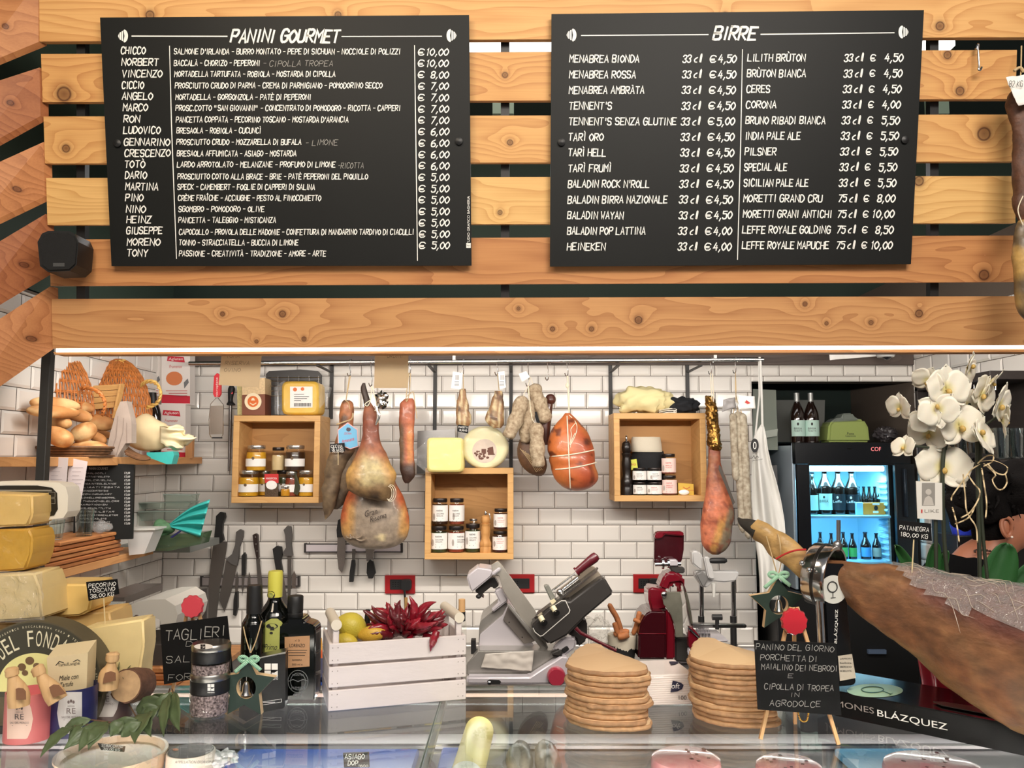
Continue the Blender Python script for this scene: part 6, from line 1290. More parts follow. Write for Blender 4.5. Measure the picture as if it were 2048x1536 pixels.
for (b,tp,w_) in (((860,1075),(605,1170),22),((690,1140),(380,1430),22),((780,1120),(640,1330),14),((930,1140),(600,1360),24),((1015,1100),(740,1375),36),((1010,1130),(830,1360),30),((1170,1085),(1040,1240),26),((1300,1080),(1060,1200),30),((1330,1100),(1140,1245),24),((1420,1000),(1265,1300),38),((1400,1020),(1420,1240),24),((1560,900),(1280,1000),34),((1570,850),(1420,960),26),
        ((1620,820),(1480,1060),28),((1600,830),(1540,1240),20),((1640,830),(1560,1150),22),((1640,820),(1690,1190),26),((1300,700),(1130,700),26),((1110,640),(1190,510),22),((1160,690),(1320,570),26),((1120,700),(1260,640),24),((1200,760),(1130,900),24),((1500,960),(1330,1060),32),((1480,940),(1400,1130),26)):
    bz_=G(*zz(*b),ZG+.04).y;tz_=G(*zz(*tp),ZG+.012).y
    leaf(m,zz(*b),zz(*tp),w_*1.2,.008,min(bz_,1.88),min(tz_,bz_))
part('foliage',m,leaf_a,t,solid=.0006,smooth=60);m=MB()
for l in (((1600,790),(1560,880),(1450,980),(1300,1080),(1100,1130),(900,1120),(700,1140)),((1620,790),(1640,850),(1630,900)),((1300,1080),(1200,900),(1150,720)),((1100,1120),(1000,1100),(850,1080))):m.tube([V((p.x,p.y,max(p.z,ZG+.006))) for p in [G(*zz(a,b),ZG+.03) for a,b in catmull(l,16)]],.0016,6)
part('stem',m,mat('stem_brown',(96,70,50),rough=.7),t)
# ------------------------------------------------------------------ signs on little easels
redseal=mat('seal_red',(196,38,52),rough=.25,coat=.6);peg=mat('easel_wood',(222,176,124),rough=.6)
def easel(seal_c,seal_r,legs,back,Yb,label,name='sign_easel',sealm=redseal):
    t=thing(name,label,'easel',(P(*legs[0][1],Yb).x,Yb,ZG));m=MB();c=P(*seal_c,Yb-.012);s_=S(Yb);vs=[]
    prof=[(0,-.008),(.6,-.009),(.72,-.006),(.9,-.009),(1,0),(.9,.006),(0,.006)]
    T=M.Translation(c) @ M.Rotation(R(90),4,'X') @ M.Scale(-1,4,V((0,0,1)));m.lathe([(r*seal_r*s_,-z) for r,z in prof],40,M.Translation(c) @ M.Rotation(R(-90),4,'X'))
    for i,p in enumerate(m.v):a=math.atan2(p.z-c.z,p.x-c.x);q=p-c;g=1+.05*sin(a*11);m.v[i]=V((c.x+q.x*g,p.y,c.z+q.z*g))
    part('wax_seal',m,sealm,t)
    for (a,b) in legs:A=P(*a,Yb+.004);B=G(*b,ZG);m=MB();m.tube([A,B],.0048,4,ref=(1,1,0));part('leg',m,peg,t,smooth=0)
    A=P(*back[0],Yb+.012);B=G(*back[1],ZG);m=MB();m.tube([A,B],.0048,4,ref=(1,1,0));part('leg',m,peg,t,smooth=0)
Ye=G(1598,1484,ZG).y
easel((1588,1243),26,(((1582,1214),(1521,1478)),((1594,1214),(1677,1489))),((1588,1216),(1590,1447)),Ye+.03,'small wooden easel with glossy red seal carrying the daily sandwich sign')
def slate(poly,Y,lines,label,sw=.1):
    t=thing('chalk_sign',label,'sign',P(sum(p[0] for p in poly)/4,max(p[1] for p in poly),Y));m=MB();m.slab(poly,onY(Y),(0,.004,0));part('slate',m,bkb,t,smooth=0);m=MB()
    for (s_,u0,v,u1,h,dv) in lines:hand(m,s_,u0,v,u1,h,onY(Y-.0006),sw,.08,.6,dv=dv)
    part('lettering',m,chalk_t,t,smooth=0)
slate([(1509,1281),(1672,1287),(1683,1431),(1516,1419)],Ye-.022,[('PANINO DEL GIORNO',1512,1293,1668,11,5),('PORCHETTA DI',1520,1314,1634,11,4),('MAIALINO DEI NEBRODI',1523,1333,1675,11,5),('E',1576,1352,1587,8,0),('CIPOLLA DI TROPEA',1528,1373,1668,11,4),('IN',1581,1390,1598,8,0),('AGRODOLCE',1540,1406,1641,11,3)],'black chalk sign of the daily sandwich leaning on the easel')
m=MB();q=catmull([(1596,1424),(1600,1438),(1607,1443),(1614,1440),(1617,1426)],22)
for i,(a,b) in enumerate(q):m.blob(tuple(P(a,b,Ye+.02)),(.0022,.002,.0018),seg=8,rings=6)
solo('gold_chain',m,mat('gold',(214,168,84),rough=.25,metal=1),'little gold chain hanging under the daily sandwich sign','chain')
Yt=G(392,1402,ZG).y
easel((385,1213),22,(((380,1192),(342,1400)),((390,1192),(440,1402))),((385,1194),(388,1392)),Yt+.0,'small wooden easel with pale red seal carrying the platter sign',sealm=mat('seal_pale',(206,70,82),rough=.3,coat=.4))
slate([(320,1250),(454,1232),(465,1344),(328,1369)],Yt-.026,[('TAGLIERI',330,1272,450,20,-10),('DI',372,1287,398,10,0),('SALUMI E',333,1320,450,13,-8),('FORMAGGI',336,1356,455,12,-8)],'black chalk sign for mixed platters leaning on an easel behind the grinder',.09)
# ------------------------------------------------------------------ grinder, star, can, bottles
t=thing('salt_grinder','stacked glass spice grinder with metal lid and black bands','grinder',G(407,1432,ZG));c0=G(407,1440,ZG);s_=S(c0.y);r=37.5*s_;c=V((c0.x,c0.y+r*.8,0));h=lambda v:(1437-v)*s_*1.0;T=M.Translation((c.x,c.y,ZG))
crys=mat('crystals',(70,54,56),rough=.35,var=.6,vs=190,col2=(196,176,176),bump=1,bs=260,detail=1)
m=MB();m.lathe([(r*.92,0),(r,.004),(r,h(1388)),(r*.98,h(1387))],36,T);part('lower_glass',m,jglass,t);m=MB();m.lathe([(r*.9,.006),(r*.95,.012),(r*.95,h(1392)),(0,h(1392))],32,T);part('crystals',m,crys,t)
m=MB();m.lathe([(r*1.0,h(1390)),(r*1.01,h(1389)),(r*1.01,h(1366)),(r,h(1365)),(r*.9,h(1365))],36,T);part('black_band',m,blk,t);m=MB();m.lathe([(r,h(1366)),(r*1.02,h(1364)),(r*1.02,h(1356)),(r*.98,h(1353)),(r*.8,h(1353))],36,T);part('ring',m,mat('satin_metal',(176,172,166),rough=.3,metal=1),t)
m=MB();m.lathe([(r*.97,h(1354)),(r*.99,h(1350)),(r*.99,h(1326))],36,T);part('upper_glass',m,jglass,t);m=MB();m.lathe([(r*.93,h(1353)),(r*.95,h(1335)),(0,h(1334))],32,T);part('crystals',m,crys,t)
m=MB();m.lathe([(r*.98,h(1331)),(r*1.0,h(1330)),(r*1.0,h(1308)),(r*.9,h(1307))],36,T);part('black_band',m,blk,t);m=MB();m.lathe([(r*.98,h(1310)),(r*1.01,h(1308)),(r*1.01,h(1299)),(r*.95,h(1296)),(0,h(1296))],40,T);part('lid',m,MATS['satin_metal'],t)
def logo4(m,u,v,s_,pl):
    for i in (0,1):
        for j in (0,1):
            a,b=u+i*s_*1.12,v+j*s_*1.12
            flat(m,rect(a,b,a+s_,b+s_) if (i,j) != (1,1) else [(a,b+s_),(a,b+s_*.35),(a+s_*.45,b+s_*.35),(a+s_,b),(a+s_,b+s_)],pl)
m=MB();pl=oncyl((c.x,c.y),r*1.02);logo4(m,415,1368,6.4,pl);printed(m,'manzano',415,1385,429,2.5,pl);part('emblem',m,chalk,t,smooth=0)
m=MB();zt_=ZG+h(1296)+.0006;pl=onplane((0,0,zt_),(0,0,1));flat(m,disc(407,1293,19,5.6,24),pl);part('lid_label',m,paper,t,smooth=0);m=MB();logo4(m,401,1288.5,4.5,onplane((0,0,zt_+.0005),(0,0,1)));part('lid_print',m,ink,t,smooth=0)
ging=bpy.data.materials.new('gingham');ging.use_nodes=True;nt=ging.node_tree;ck=nd(nt,'ShaderNodeTexChecker');ck.inputs['Scale'].default_value=520;ck.inputs[1].default_value=rgb(70,160,110);ck.inputs[2].default_value=rgb(200,224,204);gg=nd(nt,'ShaderNodeNewGeometry');nt.links.new(gg.outputs['Position'],ck.inputs[0]);nt.links.new(ck.outputs[0],nt.nodes['Principled BSDF'].inputs['Base Color']);nt.nodes['Principled BSDF'].inputs['Roughness'].default_value=.8
def star(pts,cen,rh,Y,depth,label,strings,bow,sd=1,tilt=0,cat_='star ornament',facec=(30,50,40)):
    t=thing('star_ornament',label,cat_,P(cen[0],max(p[1] for p in pts),Y));n=60;pl=onY(Y)
    def outline(a):
        best=None;dx,dy=cos(a),sin(a)
        for i in range(len(pts)):
            (x1,y1),(x2,y2)=pts[i],pts[(i+1) % len(pts)];x1 -= cen[0];x2 -= cen[0];y1 -= cen[1];y2 -= cen[1];d=dx*(y2-y1)-dy*(x2-x1)
            if abs(d)<1e-9:continue
            tt=(x1*(y2-y1)-y1*(x2-x1))/d;ss=(x1*dy-y1*dx)/d
            if tt>0 and -1e-6 <= ss <= 1+1e-6:best=tt if best is None else max(best,tt)
        return (cen[0]+dx*best,cen[1]+dy*best)
    ang=sorted([2*pi*i/n for i in range(n)]+[math.atan2(p[1]-cen[1],p[0]-cen[0]) % (2*pi) for p in pts]);N=len(ang)
    out=[outline(a) for a in ang];inn=[(cen[0]+rh[0]*cos(a),cen[1]+rh[1]*sin(a)) for a in ang];o1=[pl(*q) for q in out];i1=[pl(*q) for q in inn];d=V((0,depth,0));vs=o1+i1+[p+d for p in o1]+[p+d for p in i1];fs=[];mi=[]
    for i in range(N):
        k=(i+1) % N;fs+= [(i,k,N+k,N+i),(2*N+i,3*N+i,3*N+k,2*N+k),(i,2*N+i,2*N+k,k),(N+i,N+k,3*N+k,3*N+i)];mi+= [0,1,1,1]
    m=MB();m.v=vs;m.f=fs;m.mi=mi;part('star_body',m,[mat('star_green',facec,rough=.6),mat('star_wood',(226,196,152),rough=.6)],t,smooth=0)
    b=P(cen[0],cen[1]+rh[1]*.62,Y+depth*.5);sc_=S(Y)*rh[1];m=MB();m.lathe([(.52*sc_,0),(.5*sc_,.06*sc_),(.38*sc_,.3*sc_),(.32*sc_,.8*sc_),(.2*sc_,1.1*sc_),(0,1.2*sc_)],20,M.Translation(b));m.blob((b.x,b.y,b.z-.03*sc_),(.14*sc_,)*3,seg=12,rings=8);m.tube([b+V((0,0,1.2*sc_)),b+V((0,0,1.55*sc_))],.0012,6);part('bell',m,chrome,t)
    m=MB();[m.tube([P(*q,Y+depth*.5) for q in catmull(l,12)],.0014,6) for l in strings];part('string',m,cord,t)
    bu,bv,bs=bow;m=MB()
    def rib(p,wd):
        q=catmull(p,12);A=[P(u,v,Y-.004-.004*sin(pi*i/11)) for i,(u,v) in enumerate(q)];vs_=[]
        for i,a in enumerate(A):dd=(A[min(i+1,11)]-A[max(i-1,0)]).normalized();nn=dd.cross(V((0,1,0))).normalized()*(wd*S(Y)*.5);vs_+= [a+nn,a-nn]
        m.add(vs_,[(2*i,2*i+1,2*i+3,2*i+2) for i in range(11)])
    for sx in (-1,1):rib([(bu,bv),(bu+sx*9*bs,bv-7*bs),(bu+sx*19*bs,bv-5*bs),(bu+sx*15*bs,bv+2*bs),(bu,bv)],7*bs);rib([(bu,bv),(bu+sx*12*bs,bv+10*bs),(bu+sx*(28 if sx<0 else 24)*bs,bv+(24 if sx<0 else 20)*bs)],7.5*bs)
    part('bow',m,ging,t,solid=.0008)
z4=lambda x,y:(300+x/4.71,1210+y/4.71)
star([z4(*q) for q in ((930,520),(1000,655),(1178,682),(1025,840),(1045,1035),(885,940),(728,1030),(750,850),(680,668),(830,650))],z4(905,780),(19.5,22),G(488,1429,ZG).y,.02,'dark green wooden star with bell standing beside the spice grinder',[[z4(880,205),z4(905,320),z4(945,450)],[z4(1052,150),z4(1000,330),z4(950,450)]],(*z4(930,520),1.0))
t=thing('oil_can','black square can with white window emblem beside the star','can',G(545,1420,ZG));a=G(523,1422,ZG);f=[(519,1322),(523,1316),(566,1307),(571,1310),(570,1413),(566,1417),(527,1424),(522,1421)];pq=onplane(a,V((.25,-1,0)).normalized())
m=MB();m.slab(f,pq,(-.006,.045,0));part('can_body',m,mat('can_black',(12,12,13),rough=.4,spec=.3),t,smooth=0);m=MB();m.prism3([pq(519,1318)+V((0,0,0)),pq(571,1307),pq(571,1307)+V((-.006,.045,0)),pq(519,1318)+V((-.006,.045,0))],(0,0,.004));part('can_top',m,MATS['satin_metal'],t,smooth=0)
m=MB();fq=fringe(pq,.0008);logo4(m,529,1327,12.5,fq);printed(m,'manzano',530,1358,556,5,fq,rot=.1);ribbon(m,[(524,1404),(563,1398),(563,1404),(524,1410),(524,1404)],.4,fq);flat(m,rect(526,1404,550,1405),fq);part('emblem',m,chalk,t,smooth=0)
dg=mat('dark_bottle_glass',(8,9,7),rough=.06,coat=.15)
def bottle(cx,v_foot,prof,label,capp=None,capm=None,name='oil_bottle',Y=None,gm=dg,group=None,n=28,base=None):
    """prof: (half width px, v) from foot up"""
    c0=G(cx,v_foot,ZG) if Y is None else P(cx,v_foot,Y);s_=S(c0.y);zb_=ZG if base is None else base;T=M.Translation((c0.x,c0.y,zb_));t=thing(name,label,'bottle',(c0.x,c0.y,zb_),group)
    m=MB();pr=catmull([(r*s_,(v_foot-v)*s_) for r,v in prof],len(prof)*4);pr=[(max(r,.001),z) for r,z in pr];m.lathe(pr+[(0,pr[-1][1])],n,T);part('bottle_glass',m,gm,t)
    if capp:m=MB();pr=[(r*s_,(v_foot-v)*s_) for r,v in capp];m.lathe(pr+[(0,pr[-1][1])],n,T);part('cap',m,capm,t)
    return t,c0,s_
t,c,s_=bottle(503,1402,[(22,1402),(23,1398),(23,1330),(23,1262),(21,1250),(14.5,1238),(13.5,1225),(13.5,1205)],'dark oil bottle with black cap behind the star',[(14.5,1234),(14.5,1184),(13.5,1180)],blk)
m=MB();pl=oncyl((c.x,c.y),23.4*s_);[flat(m,rect(489+i*13,1276+j*13,500+i*13,1287+j*13),pl) for i in (0,1) for j in (0,1)];flat(m,rect(489,1304,513,1322),pl);part('label',m,mat('label_darkgreen',(54,66,48),rough=.5),t,smooth=0)
t,c,s_=bottle(545,1392,[(31,1392),(32,1388),(32,1330),(32,1250),(29,1232),(20,1218),(14,1208),(13,1196),(13,1170)],'taller oil bottle with yellow green neck foil behind two others',[(14.2,1202),(14.2,1156),(13,1152)],mat('neck_foil',(206,200,82),rough=.4))
pl=oncyl((c.x,c.y),32.5*s_);pl2=oncyl((c.x,c.y),32.9*s_);pl3=oncyl((c.x,c.y),14.8*s_)
m=MB();flatg(m,[z4(1062,450),z4(1062,200),z4(1090,160),z4(1140,128),z4(1200,128),z4(1250,165),z4(1258,200),z4(1258,450)],pl);part('label',m,mat('label_olive',(168,172,90),rough=.5),t,smooth=0)
m=MB();flat(m,disc(*z4(1150,200),12,5.5,20),pl2);flat(m,[z4(1140,205),z4(1165,205),z4(1172,240),z4(1130,240)],pl2);flat(m,disc(*z4(1142,265),3.5,2.5),pl2);printed(m,'Primo',*[z4(1080,0)[0],z4(0,395)[1],z4(1200,0)[0],12],pl2,shear=.3);flat(m,disc(542,1190,8,8,20),pl3);part('print',m,ink,t,smooth=0);m=MB();flat(m,disc(542,1190,4.5,4.5,16),oncyl((c.x,c.y),15.0*s_));part('foil_mark',m,MATS['label_olive'],t,smooth=0)
t=thing('oil_bottle','square shouldered dark oil bottle with tan label beside the crate','bottle',G(592,1400,ZG));Yq=G(592,1400,ZG).y;pq=onY(Yq)
m=MB();o=[(554,1400),(553,1395),(553,1262),(556,1252),(564,1248),(574,1244),(575,1236),(606,1236),(607,1244),(618,1247),(628,1251),(631,1260),(630,1394),(628,1400)];m.slab(o,pq,(0,.062,0));bm=bmesh.new();mm_=bpy.data.meshes.new('x');mm_.from_pydata([tuple(p) for p in m.v],[],m.f);bm.from_mesh(mm_);bmesh.ops.bevel(bm,geom=bm.edges[:],offset=.006,segments=3,affect='EDGES',clamp_overlap=True);bm.verts.index_update();m=MB();m.v=[v.co.copy() for v in bm.verts];m.f=[tuple(v.index for v in f.verts) for f in bm.faces];m.mi=[0]*len(m.f);bm.free()
part('bottle_glass',m,dg,t,smooth=30);m=MB();cx_=P(590,1240,Yq+.031);s_=S(Yq);m.lathe([(15.5*s_,0),(15.5*s_,14*s_),(14.6*s_,15*s_),(15.6*s_,17*s_),(15.6*s_,46*s_),(14*s_,48*s_),(0,48*s_)],28,M.Translation(cx_));part('cap',m,blk,t)
m=MB();m.slab([z4(1268,302),z4(1505,290),z4(1503,578),z4(1270,596)],onY(Yq-.001),(0,.0012,0));part('label',m,mat('label_tan',(186,142,102),rough=.55),t,smooth=0);pq=onY(Yq-.0016)
m=MB();printed(m,'LORENZO',579,1291,610,7,pq);printed(m,"n' 3",590,1281,599,4,pq);[flat(m,rect(575+k,1300+5*k,614-k*2,1301+5*k),pq) for k in range(3)];printed(m,'BARBERA',585,1320,604,3.5,pq);printed(m,'500 ml e',584,1329,605,4,pq);part('print',m,ink,t,smooth=0)
m=MB();pq=onY(Yq-.0006)
for r in (20,15):ribbon(m,[(596+r*cos(a),1363+r*1.12*sin(a)) for a in [i*2*pi/30 for i in range(31)]],.6,pq)
printed(m,'PREMIATI',583,1376,609,5,pq);printed(m,'FRANTOI',585,1350,607,4,pq);printed(m,'1894',587,1391,604,5,pq);ribbon(m,[(576,1363),(586,1359),(596,1363),(606,1359),(616,1362)],.8,pq);part('embossing',m,mat('emboss_grey',(120,122,120),rough=.4),t,smooth=0)
# ------------------------------------------------------------------ white crate, lemons, chili
BL,BR=G(656,1424,ZG),G(932,1399,ZG);ux=(BR-BL);L=ux.length;ux.normalize();uy=V((-ux.y,ux.x,0));CT=M(((ux.x,uy.x,0,BL.x),(ux.y,uy.y,0,BL.y),(0,0,1,ZG),(0,0,0,1)))
Hc,Dc=.152,.17
crw=mat('crate_white',(224,214,212),rough=.6,var=.06,vs=12,bump=.15,bs=60,stretch=(.3,1,1.5));t=thing('white_crate','white painted wooden crate holding lemons and dried chili','crate',(BL+BR)/2)
for y in (0,Dc):
    for k in range(3):m=MB();m.box((L/2,y+(.004 if y==0 else -.004),.0235+.0525*k),(L,.008,.046),T=CT,bev=.0015);part('slat',m,crw,t,smooth=0)
for x in (.004,L-.004):
    for k in range(3):m=MB();m.box((x,Dc/2,.0235+.0525*k),(.008,Dc-.016,.046),T=CT,bev=.0015);part('end_slat',m,crw,t,smooth=0)
    xx=.016 if x<.1 else L-.016
    for y in (.018,Dc-.018):m=MB();m.box((xx,y,.095),(.014,.018,.19),T=CT,bev=.002);part('post',m,crw,t,smooth=0)
    m=MB();m.tube([CT @ V((xx,.004,.193)),CT @ V((xx,Dc-.004,.193))],.0125,16);part('handle',m,mat('crate_handle',(228,218,200),rough=.55),t)
m=MB();m.box((L/2,Dc/2,.004),(L-.02,Dc-.02,.006),T=CT);part('bottom',m,crw,t);m=MB()
for k in range(3):
    for x in (.008,.02,L-.008,L-.02):
        for dz in (-.014,.014):q=CT @ V((x,-.0004,.0235+.0525*k+dz));m.tube([q,q+uy*-.0006],.0011,8)
part('nail',m,mat('nail_grey',(120,108,104),rough=.5),t)
def lemon(u,v,ru,rv,Y,col,label,rot):
    m=MB();c=P(u,v,Y);s_=S(Y);m.blob(tuple(c),(ru*s_,rv*s_,rv*s_),T=M.Rotation(R(rot),4,'Y'),amp=.06,fr=14,seg=30,rings=22,fn=lambda p:(p.x*(1+.12*abs(p.x)**6),p.y,p.z));t=thing('lemon',label,'lemon',(c.x,c.y,c.z-rv*s_),'lemons in the white crate');part('peel',m,mat('lemon_%d' % col[1],col,rough=.4,var=.14,vs=16,bump=.3,bs=240),t);m=MB();e=c+M.Rotation(R(rot),3,'Y') @ V((ru*s_*1.08,0,0));m.blob(tuple(e),(.004,)*3,seg=10,rings=8);part('stem_end',m,mat('lemon_stem',(120,112,50),rough=.8),t)
Ymid=(BL.y+BR.y)/2+.07
lemon(703,1252,28,26,Ymid,(204,186,66),'large greenish yellow lemon lying highest in the crate',25);lemon(744,1268,25,16,Ymid-.02,(212,168,60),'orange yellow knobbly lemon beside the chili bunch',-8);lemon(690,1282,22,15,Ymid-.03,(214,190,70),'yellow lemon mostly hidden under the largest lemon',5)
m=MB();a=P(736,1217,Ymid+.04);m.tube([P(736,1219,Ymid+.04),P(735,1235,Ymid+.04),P(734,1290,Ymid+.04)],[.006,.0075,.0065],12);t=solo('knife_in_crate',m,hblk,'black handled tool standing upright behind the lemons','tool')
ct=thing('chili_bunch','large bunch of dark red dried chili in the white crate','chili',P(812,1288,Ymid));chm=[mat('chili_dark',(104,20,30),rough=.3,var=.35,vs=60,coat=.4),mat('chili_red',(150,26,44),rough=.28,var=.3,vs=60,coat=.5)]
def chili_mesh(ln,r,bend,seed):
    m=MB();q=[]
    for i in range(13):f=i/12;q.append((V((bend*sin(f*2.2),bend*.5*sin(f*3+seed),ln*f)),r*(.35+.65*sin(pi*min(f*1.6+.12,1)*.5+.0))*(1-f**2.2)+.0006))
    m.tube([a for a,b in q],[b for a,b in q],10)
    for i,p in enumerate(m.v):d=nz(p,130,seed)*.0028;m.v[i]=p+V((d,d,0))
    return m
protos=[mesh_of('chili',chili_mesh(.05+.008*k,.0135-.0008*k,.005*k,k),chm[k % 2],60) for k in range(4)]
cb_=P(812,1262,Ymid)
for k in range(96):
    th=R(rnd(-88,84));d=V((sin(th),rnd(-1.3,.35),cos(th)*rnd(.35,1.0)+.05)).normalized()
    if k % 5==0:d=V((rnd(-.8,.8),-1,rnd(.0,.4))).normalized()
    o=bpy.data.objects.new('chili',protos[k % 4]);COL.objects.link(o);o.parent=ct;st_=V((d.x*.03+rnd(-.028,.028),d.y*.02+(.045 if d.y<-.5 else 0),d.z*.014+rnd(-.014,.016)))
    o.location=cb_+st_-wloc(ct);o.rotation_mode='QUATERNION';o.rotation_quaternion=d.to_track_quat('Z','Y') @ Quaternion((0,0,1),rnd(0,6));o.scale=(rnd(.85,1.15),)*2+(rnd(.85,1.1),)
m=MB();m.tube([P(812,1195,Ymid+.0),P(812,1225,Ymid),P(812,1255,Ymid)],.004,8);part('cord_knot',m,mat('bunch_cord',(180,140,84),rough=.8),ct)
m=chili_mesh(.05,.011,.003,9);X=M.Translation(P(874,1262,BL.y+(BR.y-BL.y)*.79-.012)) @ M.Rotation(R(195),4,'Y');m.v=[X @ p for p in m.v];solo('dried_chili',m,chm[1],'single dried chili hanging over the crate edge','chili')
# ------------------------------------------------------------------ wooden serving boards
z6=lambda x,y:(1060+x/4.5725,1200+y/4.5725)
n1=11;tk=.0113;zt_=ZG+n1*tk+.0005
shape=[(335,545),(375,500),(440,432),(470,420),(525,388),(600,385),(665,398),(690,425),(800,470),(960,525),(1040,560),(1090,590),(1096,620),(1085,642),(1000,655),(880,660),(700,660),(520,642),(420,615),(370,600),(330,575)]
sp_=[G(*z6(*q),zt_) for q in shape];cen=sum(sp_,V())/len(sp_);rel=[p-cen for p in sp_]
sbw=[wood('serving_board_%d' % k,[(236,206,162),(224,190,148),(230,198,154)][k],[(218,178,130),(204,164,120),(210,170,124)][k],seed=90+k,gs=26,contrast=.4) for k in range(3)]
def boardmesh(k):
    n=72;vs=[];a_=rnd(-.05,.05);mir=rnd(.97,1.03)
    L_=[ (rel[(i+1) % len(rel)]-rel[i]).length for i in range(len(rel))];tot=sum(L_);out=[]
    for i in range(n):
        d=tot*i/n;j=0
        while d>L_[j]:d -= L_[j];j+= 1
        p=rel[j].lerp(rel[(j+1) % len(rel)],d/L_[j]);g=1+.02*noise.noise(V((p.x*40+k*5,p.y*40,k)))+.012*sin(i*1.7+k)
        out.append(V((p.x*cos(a_)-p.y*sin(a_),p.x*sin(a_)+p.y*cos(a_),0))*g*mir)
    m=MB();vs=[]
    for (g,z) in ((.965,0),(.99,.0025),(1,.005),(.99,.0085),(.965,tk-.0012)):vs+= [V((p.x*g,p.y*g,z)) for p in out]
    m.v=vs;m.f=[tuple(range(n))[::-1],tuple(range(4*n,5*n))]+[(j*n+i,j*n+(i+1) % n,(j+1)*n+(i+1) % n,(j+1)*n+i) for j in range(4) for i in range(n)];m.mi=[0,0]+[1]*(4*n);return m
ORD=['lowest','second','third','fourth','fifth','sixth','seventh','eighth','ninth','tenth','eleventh','twelfth']
def bstack(c,n,where,group,top):
    for k in range(n):
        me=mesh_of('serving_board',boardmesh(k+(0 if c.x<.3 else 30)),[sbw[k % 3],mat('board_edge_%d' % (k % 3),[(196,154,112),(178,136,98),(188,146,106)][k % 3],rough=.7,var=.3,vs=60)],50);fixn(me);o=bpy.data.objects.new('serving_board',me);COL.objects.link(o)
        o.location=(c.x+rnd(-.006,.006)+(top if k >= n-2 else 0),c.y+rnd(-.004,.004),ZG+tk*k+.0002)
        w_='lowest' if k==0 else ('topmost' if k==n-1 else ORD[k]+' from the glass')
        tag(o,'wavy edged wooden board, %s in the stack %s' % (w_,where),'serving board',group)
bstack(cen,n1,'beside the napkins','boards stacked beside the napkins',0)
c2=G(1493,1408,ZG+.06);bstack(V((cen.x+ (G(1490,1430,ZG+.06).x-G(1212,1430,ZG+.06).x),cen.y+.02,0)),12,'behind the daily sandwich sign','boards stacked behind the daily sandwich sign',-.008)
# napkins
t=thing('napkin_pack','shrink wrapped pack of white paper napkins beside a board stack','napkins',G(1330,1410,ZG));A,B=G(1262,1413,ZG+.002),G(1389,1408,ZG+.002);ux=(B-A).normalized();uy=V((-ux.y,ux.x,0));ht=P(1386,1346,B.y).z-ZG-.004
m=MB();X=M(((ux.x,uy.x,0,A.x),(ux.y,uy.y,0,A.y),(0,0,1,ZG+.002),(0,0,0,1)));LL=(B-A).length
for k in range(14):m.box((LL/2,.07,ht/14*(k+.5)),(LL-rnd(0,.002),.14-rnd(0,.002),ht/14*.96),T=X,bev=.0018)
part('napkins',m,mat('napkin_white',(238,228,222),rough=.8),t,smooth=30);m=MB();m.box((LL/2,.07,ht/2),(LL+.003,.144,ht+.003),T=X,bev=.006);part('wrap',m,clear('wrap_clear',(255,255,255),refl=.8,rough=.08,base=.01),t)
pq=onplane(A+uy*-.0025,-uy);m=MB();flat(m,[z6(1305,738),z6(1345,745),z6(1385,760),z6(1405,780),z6(1390,815),z6(1350,835),z6(1285,845)],pq);part('emblem',m,mat('navy_print',(26,26,56),rough=.5),t,smooth=0);m=MB();printed(m,'oft',*[z6(1295,0)[0],z6(0,785)[1],z6(1370,0)[0],11],fringe(pq,.0006),shear=.15);part('emblem_letters',m,paper,t,smooth=0);m=MB();printed(m,'100',*[z6(1360,0)[0],z6(0,893)[1],z6(1432,0)[0],8],pq);part('print',m,ink,t,smooth=0)
ptp=onplane((0,0,ZG+ht+.0045),(0,0,1));m=MB();flat(m,[z6(*q) for q in ((1270,562),(1300,560),(1350,562),(1360,572),(1330,585),(1290,594))],ptp);part('top_emblem',m,MATS['navy_print'],t,smooth=0)
# ------------------------------------------------------------------ silver slicer on the work counter
zs=lambda x,y:(900+x/5.297,1090+y/5.297)
def ps(poly):return [zs(*q) for q in poly]
sil=mat('slicer_silver',(204,198,202),rough=.3,metal=.3,var=.05,vs=8);sild=mat('slicer_steel',(158,154,148),rough=.28,metal=.45,var=.1,vs=20);chd=mat('slicer_black',(60,57,55),rough=.35,metal=.2);bord=mat('bordeaux',(88,24,34),rough=.25,coat=.4)
def bev(m,off=.006,seg=3,ang=30):
    bm=bmesh.new();me=bpy.data.meshes.new('x');me.from_pydata([tuple(p) for p in m.v],[],m.f);bm.from_mesh(me);bmesh.ops.recalc_face_normals(bm,faces=bm.faces)
    es=[e for e in bm.edges if len(e.link_faces)==2 and e.calc_face_angle(0)>R(ang)];bmesh.ops.bevel(bm,geom=es,offset=off,segments=seg,affect='EDGES',clamp_overlap=True);bm.verts.index_update()
    o=MB();o.v=[v.co.copy() for v in bm.verts];o.f=[tuple(v.index for v in f.verts) for f in bm.faces];o.mi=[0]*len(o.f);bm.free();bpy.data.meshes.remove(me);return o
t=thing('meat_slicer','silver meat slicer with dark carriage and bordeaux handle','slicer',P(1060,1365,3.25));Y0=3.28
def sp(name,poly,Y,d,mm,b=.004,lab_=None):m=MB();m.slab(ps(poly),onY(Y),(0,d,0));return part(name,bev(m,b) if b else m,mm,t,lab_,smooth=40)
p0=[zs(*q) for q in ((175,1395),(840,1395),(1180,1175),(1260,1180),(1300,1480),(175,1480))]
m=MB();m.slab(p0,onY(3.2),(0,.05,0));part('base_lip',bev(m,.008),sil,t)
m=MB();m.slab([zs(*q) for q in ((175,1380),(870,1380),(1180,1160),(1180,1120),(300,1120),(175,1260))],onY(3.25),(0,.12,0));part('base_tray',bev(m,.004),sild,t)
sp('motor_body',[(300,1125),(318,950),(560,740),(610,640),(850,1000),(930,1130),(960,1140)],3.34,.2,sil,.012)
